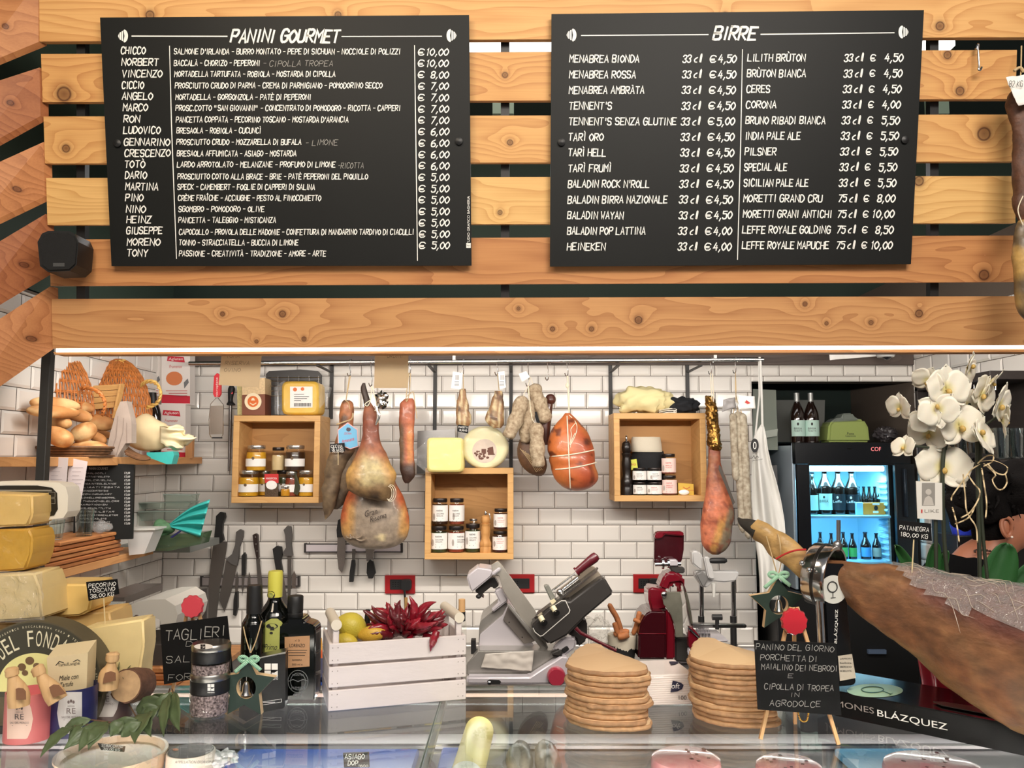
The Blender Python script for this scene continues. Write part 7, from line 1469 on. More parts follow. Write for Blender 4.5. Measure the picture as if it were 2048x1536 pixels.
sp('body_flank',[(300,1125),(310,860),(330,800),(590,590),(615,640),(560,740),(318,950)],3.36,.22,sild,.01)
sp('body_panel',[(562,795),(618,650),(905,1010),(900,1020),(785,1050)],3.325,.02,mat('slicer_grey',(140,132,126),rough=.35,metal=.6),.002)
m=MB();[m.add([P(*q,3.3235) for q in [zs(x+6*cos(a),y+6*sin(a)) for a in [i*pi/6 for i in range(12)]]],[tuple(range(12))]) for x,y in ((627,818),(765,978))];part('screw',m,chrome,t,smooth=0)
sp('sharpener_cover',[(172,330),(290,238),(468,262),(440,335),(240,500),(215,480)],3.3,.14,sil,.014)
sp('sharpener_mount',[(262,488),(420,360),(470,340),(520,430),(470,470),(440,440),(340,520),(360,570)],3.36,.06,chd,.003);m=MB();c=P(*zs(303,545),3.33);m.blob(tuple(c),(.011,.011,.009));part('knob',m,hblk,t)
sp('bracket',[(430,690),(520,600),(465,490),(540,450),(620,590),(450,720)],3.33,.05,sil,.006)
sp('blade_guard',[(436,215),(505,168),(550,215),(905,700),(1060,1150),(1010,1170),(830,900),(560,480),(520,330),(450,300)],3.3,.02,mat('guard_steel',(172,166,156),rough=.22,metal=.4,var=.12,vs=10),.002)
sp('guard_edge',[(600,640),(625,620),(1075,1150),(1030,1180)],3.285,.02,sild,.003);sp('guard_hinge',[(435,300),(520,232),(545,262),(455,330)],3.285,.03,sil,.004)
sp('carriage',[(860,850),(1080,650),(1200,580),(1270,600),(1600,350),(1640,350),(1735,510),(1440,760),(1240,960),(1130,1020),(1050,1060),(870,900)],3.19,.1,chd,.008)
for k in range(4):a=(905+26*k,770-32*k+18*k);sp('carriage_rail',[(890+k*9,770-17*k),(1540+k*6,275-14*k),(1556+k*6,290-14*k),(905+k*9,788-17*k)],3.2+.012*k,.008,mat('rail_bright',(206,202,196),rough=.2,metal=1),0)
sp('pusher_plate',[(1130,490),(1480,225),(1530,230),(1600,320),(1230,580),(1190,560)],3.26,.015,mat('pusher_steel',(176,162,144),rough=.35,metal=.3),.002);sp('pusher_arm',[(990,430),(1040,420),(1120,560),(1070,600)],3.24,.03,mat('pusher_grey',(140,140,132),rough=.4,metal=.4),.004)
m=MB();m.tube([P(*zs(1060,500),3.25),P(*zs(1480,180),3.25)],.004,8);m.tube([P(*zs(1150,515),3.24),P(*zs(1360,350),3.24)],.008,12);part('guide_rod',m,chrome,t);m=MB();m.blob(tuple(P(*zs(1165,500),3.235)),(.014,)*3);part('rod_knob',m,chrome,t)
m=MB();q=[(1340,285,40),(1370,262,44),(1420,220,46),(1490,165,54),(1530,135,56),(1555,112,46),(1562,106,20)];m.tube([P(*zs(a,b),3.2) for a,b,r in q],[r/5.297*S(3.2)*.95 for a,b,r in q],20);part('handle',m,bord,t)
m=MB();a,b=P(*zs(1334,288),3.2),P(*zs(1350,276),3.2);m.tube([a,b],.0185,24);m.v=[p for p in m.v];part('handle_flange',m,bord,t)
m=MB();ribbon(m,ps([(880,880),(900,920),(955,965),(980,960),(1260,720),(1270,690),(1225,590),(1180,590),(1060,670)]),.8,onY(3.1885));part('outline',m,mat('outline_pale',(220,216,208),rough=.4),t,smooth=0)
for x,y in ((1000,828),(1130,722)):
    m=MB();m.tube([P(*zs(x-45,y-70),3.175),P(*zs(x-8,y-12),3.165)],.0105,16);part('stop_peg',m,mat('peg_cream',(216,206,172),rough=.4),t);m=MB();m.tube([P(*zs(x-8,y-12),3.168),P(*zs(x,y),3.16)],.0125,18);k_=part('peg_cap',m,hblk,t)
m=MB();m.slab(ps([(1060,600),(1105,575),(1125,600),(1080,630)]),onY(3.18),(0,.02,0));part('stop_block',m,MATS['peg_cream'],t,smooth=0)
m=MB();q=[(1330,880,46),(1380,930,40),(1500,990,36),(1640,1060,36),(1760,1120,36)];m.tube([P(*zs(a,b),3.2) for a,b,r in q],[r/5.297*S(3.2)*.5 for a,b,r in q],14);part('lever',m,bord,t)
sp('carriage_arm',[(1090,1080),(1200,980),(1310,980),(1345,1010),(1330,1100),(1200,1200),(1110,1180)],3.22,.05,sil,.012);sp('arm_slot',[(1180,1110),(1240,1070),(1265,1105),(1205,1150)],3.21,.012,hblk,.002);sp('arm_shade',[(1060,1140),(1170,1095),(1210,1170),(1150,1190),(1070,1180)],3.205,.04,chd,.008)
sp('carriage_back',[(1240,960),(1430,770),(1455,840),(1455,1010),(1350,1090),(1330,1000)],3.3,.1,chd,.008)
m=MB();c=P(*zs(1125,1385),3.2);m.lathe([(0,-.03),(.03,-.03),(.035,-.02),(.035,0)],24,M.Translation(c) @ M.Rotation(R(-90),4,'X'));part('dial',m,mat('dial_pink',(156,44,62),rough=.3,coat=.3),t)
m=MB();m.slab(ps([(395,1440),(420,1428),(520,1432),(540,1450),(530,1475),(400,1475)]),onY(3.196),(0,.006,0));part('switch_plate',m,hblk,t,smooth=0);m=MB();m.blob(tuple(P(*zs(418,1465),3.194)),(.008,.004,.008));part('switch',m,chrome,t)
m=wrapsheet(ps([(375,1155),(890,1120),(865,1335),(330,1300)]),3.235,.006,18);solo('wax_paper',m,mat('paper_sheets',(196,188,178),rough=.7),'loose paper sheets lying on the silver slicer base','paper',solid=.004,smooth=50)
m=MB();m.slab(ps([(222,1010),(270,1010),(275,1155),(222,1155)]),onY(3.3),(0,.04,0));solo('cable_box',m,hblk,'small black cable box between the crate and the silver slicer','box',smooth=0)
t2_=None
t,c,s_=bottle(923,1362,[(9,1362),(9,1300),(9,1262),(7,1245),(6,1232)],'small clear bottle with tan cork behind the crate handle',[(6.6,1232),(6.6,1208)],mat('cork_tan',(196,154,104),rough=.7),name='cork_bottle',Y=3.3,gm=jglass,base=ZW);m=MB();m.lathe([(7*s_,0),(7*s_,18*s_)],18,M.Translation((c.x,c.y,ZW+112*s_)));part('neck_label',m,hblk,t)
# ------------------------------------------------------------------ red slicer
zr=lambda x,y:(1270+x/4.8,1050+y/4.8)
pr_=lambda poly:[zr(*q) for q in poly]
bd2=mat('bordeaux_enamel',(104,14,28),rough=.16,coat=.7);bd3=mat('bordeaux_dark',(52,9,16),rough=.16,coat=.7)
t=thing('red_slicer','dark red flywheel style meat slicer with upright top plate','slicer',P(1330,1350,3.3));
def rp(name,poly,Y,d,mm,b=.004):m=MB();m.slab(pr_(poly),onY(Y),(0,d,0));part(name,bev(m,b) if b else m,mm,t,smooth=40)
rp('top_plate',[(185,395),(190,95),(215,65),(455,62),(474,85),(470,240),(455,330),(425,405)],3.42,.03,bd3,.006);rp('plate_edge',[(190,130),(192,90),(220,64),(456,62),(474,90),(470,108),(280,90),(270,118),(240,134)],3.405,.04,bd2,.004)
m=MB();m.tube([P(*zr(190,378),3.38),P(*zr(440,372),3.38)],.008,12)
for x,r in ((265,.021),(318,.017)):m.tube([P(*zr(x-10,372),3.38),P(*zr(x+10,372),3.38)],r,20)
part('sharpener',m,chrome,t);rp('sharpener_block',[(330,335),(410,335),(415,395),(325,395)],3.365,.04,sil,.004);rp('sharpener_bracket',[(330,400),(480,410),(478,465),(390,465),(350,440)],3.37,.04,chd,.004)
rp('arm',[(228,610),(280,480),(320,450),(400,450),(480,500),(480,640),(430,640),(420,560),(350,570),(320,640)],3.36,.1,bd2,.012)
rp('column',[(130,610),(170,600),(310,620),(310,810),(155,830),(130,720)],3.34,.12,bd2,.008)
rp('body_flank',[(300,810),(330,830),(370,930),(384,1020),(384,1290),(290,1290)],3.31,.16,bd2,.006)
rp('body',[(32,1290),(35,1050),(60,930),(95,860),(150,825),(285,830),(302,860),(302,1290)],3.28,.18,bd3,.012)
rp('body_ridge',[(40,1040),(300,1040),(300,1050),(40,1050)],3.277,.01,bd2,.001)
rp('blade_guard',[(258,665),(275,645),(435,643),(455,760),(465,1080),(390,1080),(380,960),(340,850),(275,760)],3.30,.012,mat('guard_worn',(140,138,124),rough=.25,metal=.5,var=.3,vs=16),.002)
m=MB();c=P(*zr(478,800),3.36);rr=60*S(3.36);T=M.Translation(c) @ M.Rotation(R(82),4,'Y');m.lathe([(0,-.004),(rr*.9,-.004),(rr,0),(rr*.9,.004),(0,.006)],48,T);part('blade_disc',m,mat('disc_steel',(196,194,190),rough=.12,metal=1),t)
m=MB();m.blob(tuple(P(*zr(279,668),3.295)),(.012,.008,.012));part('guard_knob',m,chrome,t)
rp('carriage_side',[(510,980),(560,990),(670,1130),(680,1260),(640,1290),(520,1180)],3.26,.04,bd2,.004);rp('carriage_trim',[(505,970),(660,1110),(655,1130),(512,1000)],3.25,.03,chrome,.002);rp('lower_works',[(384,1080),(520,1080),(640,1300),(600,1330),(384,1310)],3.34,.1,chd,.006)
rp('lower_arm',[(520,1180),(600,1290),(560,1320),(510,1240)],3.255,.03,sil,.004)
rp('tray',[(640,1100),(900,1100),(900,1125),(650,1125)],3.28,.2,sil,.004)
m=MB()
for i in range(9):
    for j in range(3):a=P(*zr(590+14*i+j*8,985+j*28),3.4-.05*j);m.tube([a,a+V((0,0,-.026))],[.0022,.0016],6)
part('spike',m,chrome,t);rp('feed_bar',[(545,945),(1072,955),(1072,990),(548,992)],3.4,.03,mat('bar_steel',(180,178,174),rough=.2,metal=1),.003)
m=MB();m.tube([P(*zr(788,1000),3.38),P(*zr(788,905),3.38)],.008,12);m.tube([P(*zr(742,885),3.38),P(*zr(835,885),3.38)],[.012,.012],12);part('clamp_knob',m,hblk,t)
# ------------------------------------------------------------------ hand press
t=thing('hand_press','silver two column hand press with black grip beside the red slicer','press',P(1430,1270,3.6));Yp=3.62
def pp_(name,poly,Y,d,mm,b=.004):m=MB();m.slab(pr_(poly),onY(Y),(0,d,0));part(name,bev(m,b) if b else m,mm,t,smooth=40)
for x in (635,942):
    b=P(*zr(x,940),Yp);m=MB();m.tube([P(*zr(x,440),Yp),V((b.x,b.y,ZW+.03))],.0108,18);part('column',m,chrome,t);m=MB();m.tube([P(*zr(x,875),Yp),V((b.x,b.y,ZW+.03))],.0135,18);part('collar',m,hblk,t)
m=MB();m.box((P(1434,1250,Yp).x,Yp,ZW+.015),(.36,.16,.03),bev=.006);part('base',m,sil,t)
cast=mat('cast_aluminium',(206,204,202),rough=.4,metal=.25)
pp_('crossbar',[(575,445),(1000,445),(998,480),(970,540),(860,555),(760,545),(700,600),(660,605),(620,560),(580,500)],Yp-.02,.05,cast,.006);pp_('head_block',[(548,250),(610,248),(655,300),(650,430),(620,430),(555,375)],Yp-.03,.06,cast,.006);pp_('lever_arm',[(660,305),(715,305),(770,500),(765,525),(720,520),(700,500)],Yp-.05,.03,cast,.005);pp_('boss',[(580,470),(650,440),(710,520),(660,610),(640,590)],Yp-.045,.03,mat('cast_grey',(150,148,146),rough=.4,metal=.6),.006)
m=MB();m.tube([P(*zr(a,342),Yp-.045) for a in (715,740,800,860,882)],[.008,.012,.0125,.012,.006],16);part('grip',m,hblk,t);m=MB();m.tube([P(*zr(755,560),Yp-.02),P(*zr(757,690),Yp-.02)],[.01,.006],12);part('plunger',m,mat('plunger_white',(214,212,206),rough=.4),t)
# ------------------------------------------------------------------ cup of breadsticks, clear bag, clutter of the work counter
zc=lambda x,y:(1180+x/12.8,1180+y/12.8)
t=thing('cloth_pot','cream cloth rimmed black pot holding brown breadsticks','pot',P(1243,1330,3.4));Yk=3.36
m=MB();m.loft([(1243,1288,56),(1243,1310,54),(1242,1330,46),(1242,1350,44)],Yk,flat=1,n=28,k=14);part('pot',m,hblk,t);m=MB();m.loft([(1244,1268,57),(1244,1276,58),(1244,1288,57),(1243,1298,55)],Yk,flat=1,n=30,k=12,amp=.003,fr=30);part('cloth_rim',m,MATS['cream_cloth'],t)
bs=mat('breadstick',(170,104,58),rough=.7,var=.3,vs=50,bump=.2,bs=90)
for pts,r,dy,lab_ in (([(480,340),(560,500),(680,700),(780,1000),(800,1150)],62,-.04,'longest brown breadstick leaning out of the cloth rimmed pot'),([(1270,540),(1240,700),(1180,950),(1090,1150)],60,-.03,'brown breadstick leaning toward the red slicer'),([(620,830),(660,950),(720,1150)],58,-.055,'short dark breadstick beside the longest one'),([(1110,750),(1200,790),(1290,830)],44,-.06,'stubby breadstick piece lying across another'),([(600,1150),(760,1090),(900,1070),(1000,1090)],70,-.05,'curled breadstick lying across the pot opening'),([(700,1200),(850,1180),(1000,1130)],80,-.07,'pale breadstick at the rim of the cloth pot')):
    q=catmull(pts,16);m=MB();m.tube([P(*zc(a,b),Yk+dy) for a,b in q],[r/12.8*S(Yk)*(1-abs(2*i/15-1)**6)**.5+.001 for i in range(16)],14);solo('breadstick',m,bs,lab_,'breadstick','breadsticks in the cloth rimmed pot',smooth=60)
m=crumple(1172,1232,1222,1296,3.42,.08,.5,26,4);dz=ZW-min(p.z for p in m.v);m.v=[V((p.x,p.y,p.z if p.z>P(0,1280,3.42).z else ZW+(p.z-ZW)*1.0)) for p in m.v];solo('clear_bag',m,clear('bag_film',(252,252,250),refl=.9,rough=.1,wrinkle=30,milky=.08),'crumpled clear bag between the silver slicer and the cloth pot','bag',smooth=30)
m=MB();m.loft([(637,1276,13),(637,1290,16),(637,1306,16),(637,1314,15)],3.3,flat=.5,n=14,sq=.5);solo('snack_packet',m,mat('snack_amber',(206,150,70),rough=.4),'amber packet between the square bottle and the crate','packet');m=MB();m.loft([(637,1300,15),(637,1313,16),(637,1366,15)],3.28,flat=.5,n=14,sq=.5);solo('snack_packet',m,mat('snack_orange',(206,92,44),rough=.4),'orange packet under the amber packet beside the crate','packet')
a=P(642,1345,2.6);m=MB();m.box((a.x,2.62,(a.z+.6)/2),(.18,.2,a.z-.6),bev=.01);t=solo('blue_bin',m,blue,'blue plastic bin standing in the gap beside the crate','bin');m=MB();m.box((a.x,2.62,a.z+.006),(.2,.22,.014),bev=.004);part('rim',m,mat('navy_plastic',(36,46,86),rough=.4),t)
m=MB();m.box((P(1460,1300,3.3).x,3.33,ZW+.03),(.2,.16,.06),bev=.004);solo('white_carton',m,mat('carton_grey',(190,184,180),rough=.5),'pale carton on the work counter behind the second board stack','carton')
# ------------------------------------------------------------------ drinks fridge in the niche
YFf=3.84;bf=mat('fridge_black',(20,22,26),rough=.3);z5=lambda x,y:(1580+x/4.376,690+y/4.376)
xl,xr=P(1592,1000,YFf).x,P(1826,1000,YFf).x;zt,zb0=P(0,885,YFf).z,P(0,1182,YFf).z;wl,wr=P(1617,1000,YFf).x,P(1787,1000,YFf).x;wt,wb=P(0,928,YFf).z,P(0,1150,YFf).z
fr=thing('drinks_fridge','black glass door drinks fridge glowing blue, full of bottles','fridge',((xl+xr)/2,YFf,zb0));YK=YFf+.46
def fb(name,c,d,mm,b=.003):m=MB();m.box(c,d,bev=b);return part(name,m,mm,fr,smooth=40)
fb('side_panel',(xl+.008,(YFf+YK)/2+.02,(zt+zb0)/2),(.016,YK-YFf-.04,zt-zb0),mat('fridge_side',(214,230,242),rough=.35,metal=.3));fb('side_panel',(xr-.008,(YFf+YK)/2+.02,(zt+zb0)/2),(.016,YK-YFf-.04,zt-zb0),bf)
fb('top_panel',((xl+xr)/2,(YFf+YK)/2+.02,zt-.008),(xr-xl,YK-YFf-.04,.016),bf);fb('header',((xl+xr)/2,YFf+.03,(zt+wt)/2),(xr-xl-.004,.06,zt-wt),bf);inn=mat('fridge_inner',(196,226,236),rough=.35)
fb('back_liner',((wl+wr)/2,YK-.03,(wt+wb)/2),(wr-wl+.06,.01,wt-wb+.04),inn,0);fb('side_liner',(wl-.012,(YFf+YK)/2+.03,(wt+wb)/2),(.01,YK-YFf-.1,wt-wb),inn,0);fb('side_liner',(wr+.012,(YFf+YK)/2+.03,(wt+wb)/2),(.01,YK-YFf-.1,wt-wb),inn,0);fb('bottom_liner',((wl+wr)/2,(YFf+YK)/2+.03,wb-.006),(wr-wl+.03,YK-YFf-.1,.01),inn,0)
m=MB();[m.box((wr-.004,YFf+.1+.0*k,wb+.03+.026*k),(.01,.1,.01),bev=.003) for k in range(int((wt-wb-.08)/.026))];part('shelf_ladder',m,mat('fridge_ladder',(160,206,224),rough=.3),fr)
for nm,c,d in (('frame_stile',((xl+wl)/2,YFf-.014,(zt+zb0)/2-.05),(wl-xl,.026,zt-zb0-.1)),('frame_stile',((xr+wr)/2,YFf-.014,(zt+zb0)/2-.05),(xr-wr,.026,zt-zb0-.1)),('frame_rail',((wl+wr)/2,YFf-.014,(wt+zt-.1)/2),(wr-wl,.026,max(.01,zt-.1-wt))),('frame_rail',((wl+wr)/2,YFf-.014,(wb+zb0)/2),(wr-wl,.026,wb-zb0))):fb(nm,c,d,bf,.002)
fb('door_glass',((wl+wr)/2,YFf-.004,(wt+wb)/2),(wr-wl,.004,wt-wb),clear('fridge_glass',(236,248,252),refl=.7),0);fb('door_handle',(xr-.05,YFf-.035,P(0,985,YFf).z),(.014,.02,.22),mat('handle_dark',(52,60,70),rough=.3,metal=.6))
fb('interior_lamp',((wl+wr)/2-.01,YFf+.035,wt-.022),(wr-wl-.03,.03,.026),mat('fridge_glow',(212,244,255),emit=5),.01)
fl=area('fridge_light',((wl+wr)/2,YFf+.1,wt-.05),((wl+wr)/2,YFf+.22,wb),.34,.06,5,(.30,.80,1));fl2=area('fridge_light',((wl+wr)/2,YFf+.1,P(0,1050,YFf).z-.02),((wl+wr)/2,YFf+.25,wb),.3,.05,1.3,(.3,.7,1))
m=MB();printed(m,'COF',1742,898,1762,8,onY(YFf-.0006));part('display',m,mat('led_red',(230,120,120),emit=1.2),fr,smooth=0);m=MB();flat(m,disc(1699,897.5,5.5,1.6),onY(YFf-.0006));part('badge',m,chrome,fr,smooth=0)
shelf_z=[P(0,1029,YFf+.1).z,P(0,1120,YFf+.1).z]
for z in shelf_z:fb('shelf',((wl+wr)/2,YFf+.21,z-.006),(wr-wl,.36,.012),mat('fridge_shelf',(170,214,240),rough=.25))
beer=mat('beer_brown',(30,18,14),rough=.1,coat=.6);lb_w=mat('beer_label_pale',(190,220,208),rough=.5);capm=mat('beer_cap',(40,44,52),rough=.3,metal=.7)
def beerb(u,w,v0,zbase,Y,lab_c,label,group,tall=True,txt=None):
    s_=S(Y);c=P(u,v0,Y);h=c.z-zbase;r=w/2*s_;T=M.Translation((c.x,Y,zbase));t=thing('beer_bottle',label,'bottle',(c.x,Y,zbase),group);nk=.42 if tall else .5
    pr=catmull([(r*.95,0),(r,.004),(r,h*.3),(r,h*(1-nk)),(r*.82,h*(1-nk*.8)),(r*.42,h*(1-nk*.45)),(r*.36,h*.9),(r*.36,h*.97)],26);m=MB();m.lathe([(max(a,.001),b) for a,b in pr]+[(0,h*.97)],20,T);part('bottle_glass',m,beer,t)
    m=MB();m.lathe([(r*.42,h*.95),(r*.42,h),(0,h)],16,T);part('cap',m,capm,t)
    if lab_c:m=MB();m.lathe([(r*1.02,h*.1),(r*1.02,h*(.46 if tall else .44))],18,T,a0=R(195),a1=R(345));part('label',m,lab_c,t)
    if txt:m=MB();vz=v0+(h*.72)/s_;pl=oncyl((c.x,Y),r*1.05);printed(m,txt,u-w*.32,vz,u+w*.32,5,pl);flat(m,disc(u,vz-8,2.2,2.6,10),pl);part('print',m,ink if lab_c is lb_w else chalk,t,smooth=0)
    return t
G1='large bottles on the upper fridge shelf';z=shelf_z[0];Yb_=YFf+.12;lbk=mat('beer_label_black',(32,36,42),rough=.5)
for u,w,v0,lc,tx,lab_ in ((1623,22,945,lb_w,None,'large beer bottle cut by the frame on the upper fridge shelf'),(1648,27,938,lb_w,'BIRRA','large beer bottle with pale label on the upper fridge shelf'),(1675,27,940,lbk,'Leffe','large black label beer bottle next to the pale labelled one'),(1702,27,942,lbk,'Leffe','large black label beer bottle next to the orange carrier')):beerb(u,w,v0,z,Yb_,lc,lab_,G1,txt=tx)
G3='small bottles in the orange carrier'
for k in range(5):beerb(1716+11*k,14,973,z,Yb_+.05+.02*(k % 2),None,'small beer bottle, %s from the large bottles, behind the orange carrier' % ORD[k].replace('lowest','first'),G3,tall=False)
m=MB();a,b=P(1724,1028,Yb_-.03),P(1769,1004,Yb_-.03);m.box(((a.x+b.x)/2,Yb_-.03,z+(b.z-a.z)/2),(b.x-a.x,.02,b.z-a.z),bev=.002);t=solo('bottle_carrier',m,mat('carrier_orange',(224,140,44),rough=.5),'orange printed bottle carrier on the upper fridge shelf','carton');m=MB();flat(m,rect(1745,1006,1759,1010),onY(Yb_-.0412));flat(m,rect(1746,1022,1757,1026),onY(Yb_-.0412));part('print',m,paper,t,smooth=0);m=MB();flat(m,disc(1752,1016,4,5),onY(Yb_-.0412));part('print_figure',m,ink,t,smooth=0)
m=MB();a,b=P(1711,1027,Yb_-.035),P(1724,1002,Yb_-.035);m.box(((a.x+b.x)/2,Yb_-.035,z+(b.z-a.z)/2),(b.x-a.x,.02,b.z-a.z),bev=.002);solo('bottle_carrier',m,mat('carrier_blue',(150,200,226),rough=.5),'narrow pale blue carton beside the orange carrier in the fridge','carton')
G4='beer bottles on the lower fridge shelf';z=shelf_z[1]
for k,(u,w,lc,nm) in enumerate(((1640,15,None,'no label, nearest the fridge door edge'),(1662,15,None,'no label, beside the ham ring'),(1686,16,mat('beer_green',(70,150,70),rough=.5),'green label, beside the steel rod'),(1704,16,MATS['beer_green'],'green label, beside the blue labelled one'),(1730,20,mat('beer_blue',(80,150,200),rough=.5),'blue label'),(1752,17,mat('beer_grey',(150,156,140),rough=.5),'grey green label'))):beerb(u,w,1064+(k % 2)*2,z,Yb_+.02,lc,'small beer bottle with %s on the lower fridge shelf' % nm,G4,tall=False)
m=MB();m.box((1.52,4.02,zb0/2-.002),(.7,.6,zb0-.006),bev=.004);t=thing('black_cabinet','black cabinet standing under the drinks fridge','cabinet',((xl+xr)/2,4.02,0));part('cabinet_body',m,mat('cabinet_black',(16,16,17),rough=.45),t);m=MB();m.slab(rect(1737,1300,1773,1308),onY(3.70),(0,.016,0));part('door_handle',m,mat('handle_bluegrey',(120,140,170),rough=.3,metal=.6),t,smooth=0)
# on top of the fridge
Yq=YFf+.12;G5='wine bottles on top of the fridge'
for u,lab_ in ((1596,'dark wine bottle with pale label on the fridge, nearer the white apron'),(1624,'dark wine bottle with pale label on the fridge, nearer the green packet')):
    s_=S(Yq);c=P(u,885,Yq);t=thing('wine_bottle',lab_,'bottle',(c.x,Yq,zt),G5);T=M.Translation((c.x,Yq,zt));h=P(u,786,Yq).z-zt;r=14.5*s_
    m=MB();pr=catmull([(r*.95,0),(r,.005),(r,h*.3),(r,h*.52),(r*.8,h*.66),(r*.4,h*.8),(r*.33,h*.88),(r*.33,h*.98)],26);m.lathe([(max(a,.001),b) for a,b in pr]+[(0,h*.98)],22,T);part('bottle_glass',m,beer,t);m=MB();m.lathe([(r*.36,h*.8),(r*.37,h),(0,h)],16,T);part('foil',m,mat('foil_grey',(150,152,150),rough=.35,metal=.6),t)
    m=MB();m.lathe([(r*1.02,h*.13),(r*1.02,h*.45)],18,T,a0=R(200),a1=R(340));lbp=part('label',m,lb_w,t);m=MB();pl=oncyl((c.x,Yq),r*1.05);printed(m,'BIRRA',u-8,857,u+8,4,pl);printed(m,'MORETTI',u-8,862,u+8,3,pl);flat(m,disc(u,848,2,3),pl);part('print',m,ink,lbp,smooth=0)
t=thing('green_packet','pale green packaged loaf with grey tied top on the fridge','packet',P(1697,885,Yq));m=MB();m.slab([z5(330,850),z5(345,690),z5(380,660),z5(650,650),z5(690,720),z5(705,850)],onY(Yq-.02),(0,.12,0));part('packet_body',bev(m,.01),mat('packet_green',(150,166,92),rough=.4),t);m=MB();m.slab([z5(340,690),z5(400,640),z5(460,635),z5(460,600),z5(545,595),z5(580,640),z5(640,655),z5(560,680)],onY(Yq-.01),(0,.09,0));part('tied_top',bev(m,.006),mat('packet_greytop',(110,118,110),rough=.5),t);m=MB();printed(m,'Pasta',*[z5(500,0)[0],z5(0,775)[1],z5(560,0)[0],5],onY(Yq-.021));printed(m,'Casareccia',*[z5(485,0)[0],z5(0,795)[1],z5(575,0)[0],4],onY(Yq-.021));part('print',m,ink,t,smooth=0)
m=crumple(1750,852,1792,885,Yq,.1,.4,30,6);solo('dark_bag',m,mat('bag_dark',(60,56,58),rough=.3),'dark glossy crumpled bag at the far end of the fridge top','bag',smooth=30)
m=MB();m.slab([(1552,800),(1650,800),(1648,884),(1552,884)],onY(YK-.1),(0,.02,0));solo('grey_tray',m,mat('panel_grey',(110,112,108),rough=.5),'grey flat tray standing behind the wine bottles','tray',smooth=0)
t=thing('paper_dispenser','grey green dispenser box on the niche wall behind the apron','dispenser',P(1538,900,4.05));m=MB();m.slab([(1506,778),(1552,780),(1556,900),(1506,900)],onY(4.05),(0,.12,0));part('case',m,mat('dispenser_green',(132,140,128),rough=.45),t,smooth=0);m=MB();m.slab([(1530,862),(1556,858),(1554,872),(1530,876)],onY(4.02),(0,.05,0));part('lip',m,mat('dispenser_lip',(176,182,172),rough=.4),t,smooth=0)
m=MB();m.slab([(1537,932),(1554,930),(1556,966),(1540,968)],onY(4.0),(0,.04,0));solo('grey_box',m,mat('box_grey',(90,88,88),rough=.5),'small grey control box beside the fridge and apron','box',smooth=0)
# high on the wall
t=thing('dome_camera','white dome camera under the dark trim at the corner','camera',P(1771,712,3.7));c=P(1771,707,3.80);m=MB();m.lathe([(.045,.02),(.046,.0),(.036,-.018),(.0,-.02)],28,M.Translation(c));part('housing',m,mat('camera_white',(226,226,222),rough=.3),t);m=MB();m.blob((c.x,c.y-.015,c.z-.016),(.02,.02,.016));part('lens_dome',m,mat('dome_dark',(40,40,44),rough=.08,coat=.6),t)
m=wrapsheet([(1658,706),(1752,704),(1752,713),(1660,720)],3.62,.004,8);solo('paper_flap',m,paper,'white paper edge hanging under the beam beside the dome camera','paper',solid=.0008);m=MB();m.slab([(1110,701),(1186,701),(1178,714),(1118,712)],onY(2.512),(0,.004,0));solo('paper_flap',m,paper,'white paper edge peeking under the beam above the orange tied ham','paper',smooth=0);m=MB();m.slab([(1312,700),(1388,700),(1380,711),(1320,711)],onY(2.512),(0,.004,0));solo('paper_flap',m,paper,'white paper edge peeking under the beam above the cream bag','paper',smooth=0)
# ------------------------------------------------------------------ glass rack on the side wall
XK=1.80;yk=lambda u:XK*F/(u-1024)
m=MB();dkw=wood('rack_dark',(40,34,32),(24,20,19),seed=95,axis='y',contrast=.5);zk0,zk1=P(0,918,3.05).z,P(0,760,3.05).z
t=thing('glass_rack','dark wooden wall rack holding clear glasses','rack',(XK,3.0,zk0));
for nm,c,d in (('shelf',(XR-.12,3.13,zk0-.012),(.22,.54,.022)),('top_board',(XR-.12,3.13,zk1),(.22,.54,.03)),('back_board',(XR-.016,3.13,(zk0+zk1)/2),(.02,.54,zk1-zk0)),('end_board',(XR-.12,3.39,(zk0+zk1)/2),(.22,.02,zk1-zk0))):m=MB();m.box(c,d);part(nm,m,dkw,t,smooth=0)
m=MB();[m.tube([V((XR-.2,2.88+.055*k,zk1-.015)),V((XR-.2,2.88+.055*k,zk1-.05)),V((XR-.2,2.905+.055*k,zk1-.05)),V((XR-.2,2.905+.055*k,zk1-.02))],.003,6) for k in range(9)];part('wire_hook',m,chrome,t)
gg_=clear('rack_glass',(225,232,232),refl=1.6,rough=.03,base=.06)
for k in range(8):
    x_,y_=XR-.17+.075*(k % 2),2.92+.085*(k//2)+.03*(k % 2);m=MB();m.lathe([(.028,.001),(.034,.11),(.0325,.11),(.0265,.006),(0,.006)],22,M.Translation((x_,y_,zk0)));solo('drinking_glass',m,gg_,'clear glass in the %s row of the dark rack, %s pair toward the corner' % (['outer','inner'][k % 2],['first','second','third','fourth'][k//2]),'glass','clear glasses in the dark rack')
m=MB();m.box((XR-.1,3.13,zk0-.33),(.17,.54,.58));solo('dark_cabinet',m,mat('dark_panel',(22,19,19),rough=.5),'dark wall cabinet below the glass rack behind the person','cabinet')
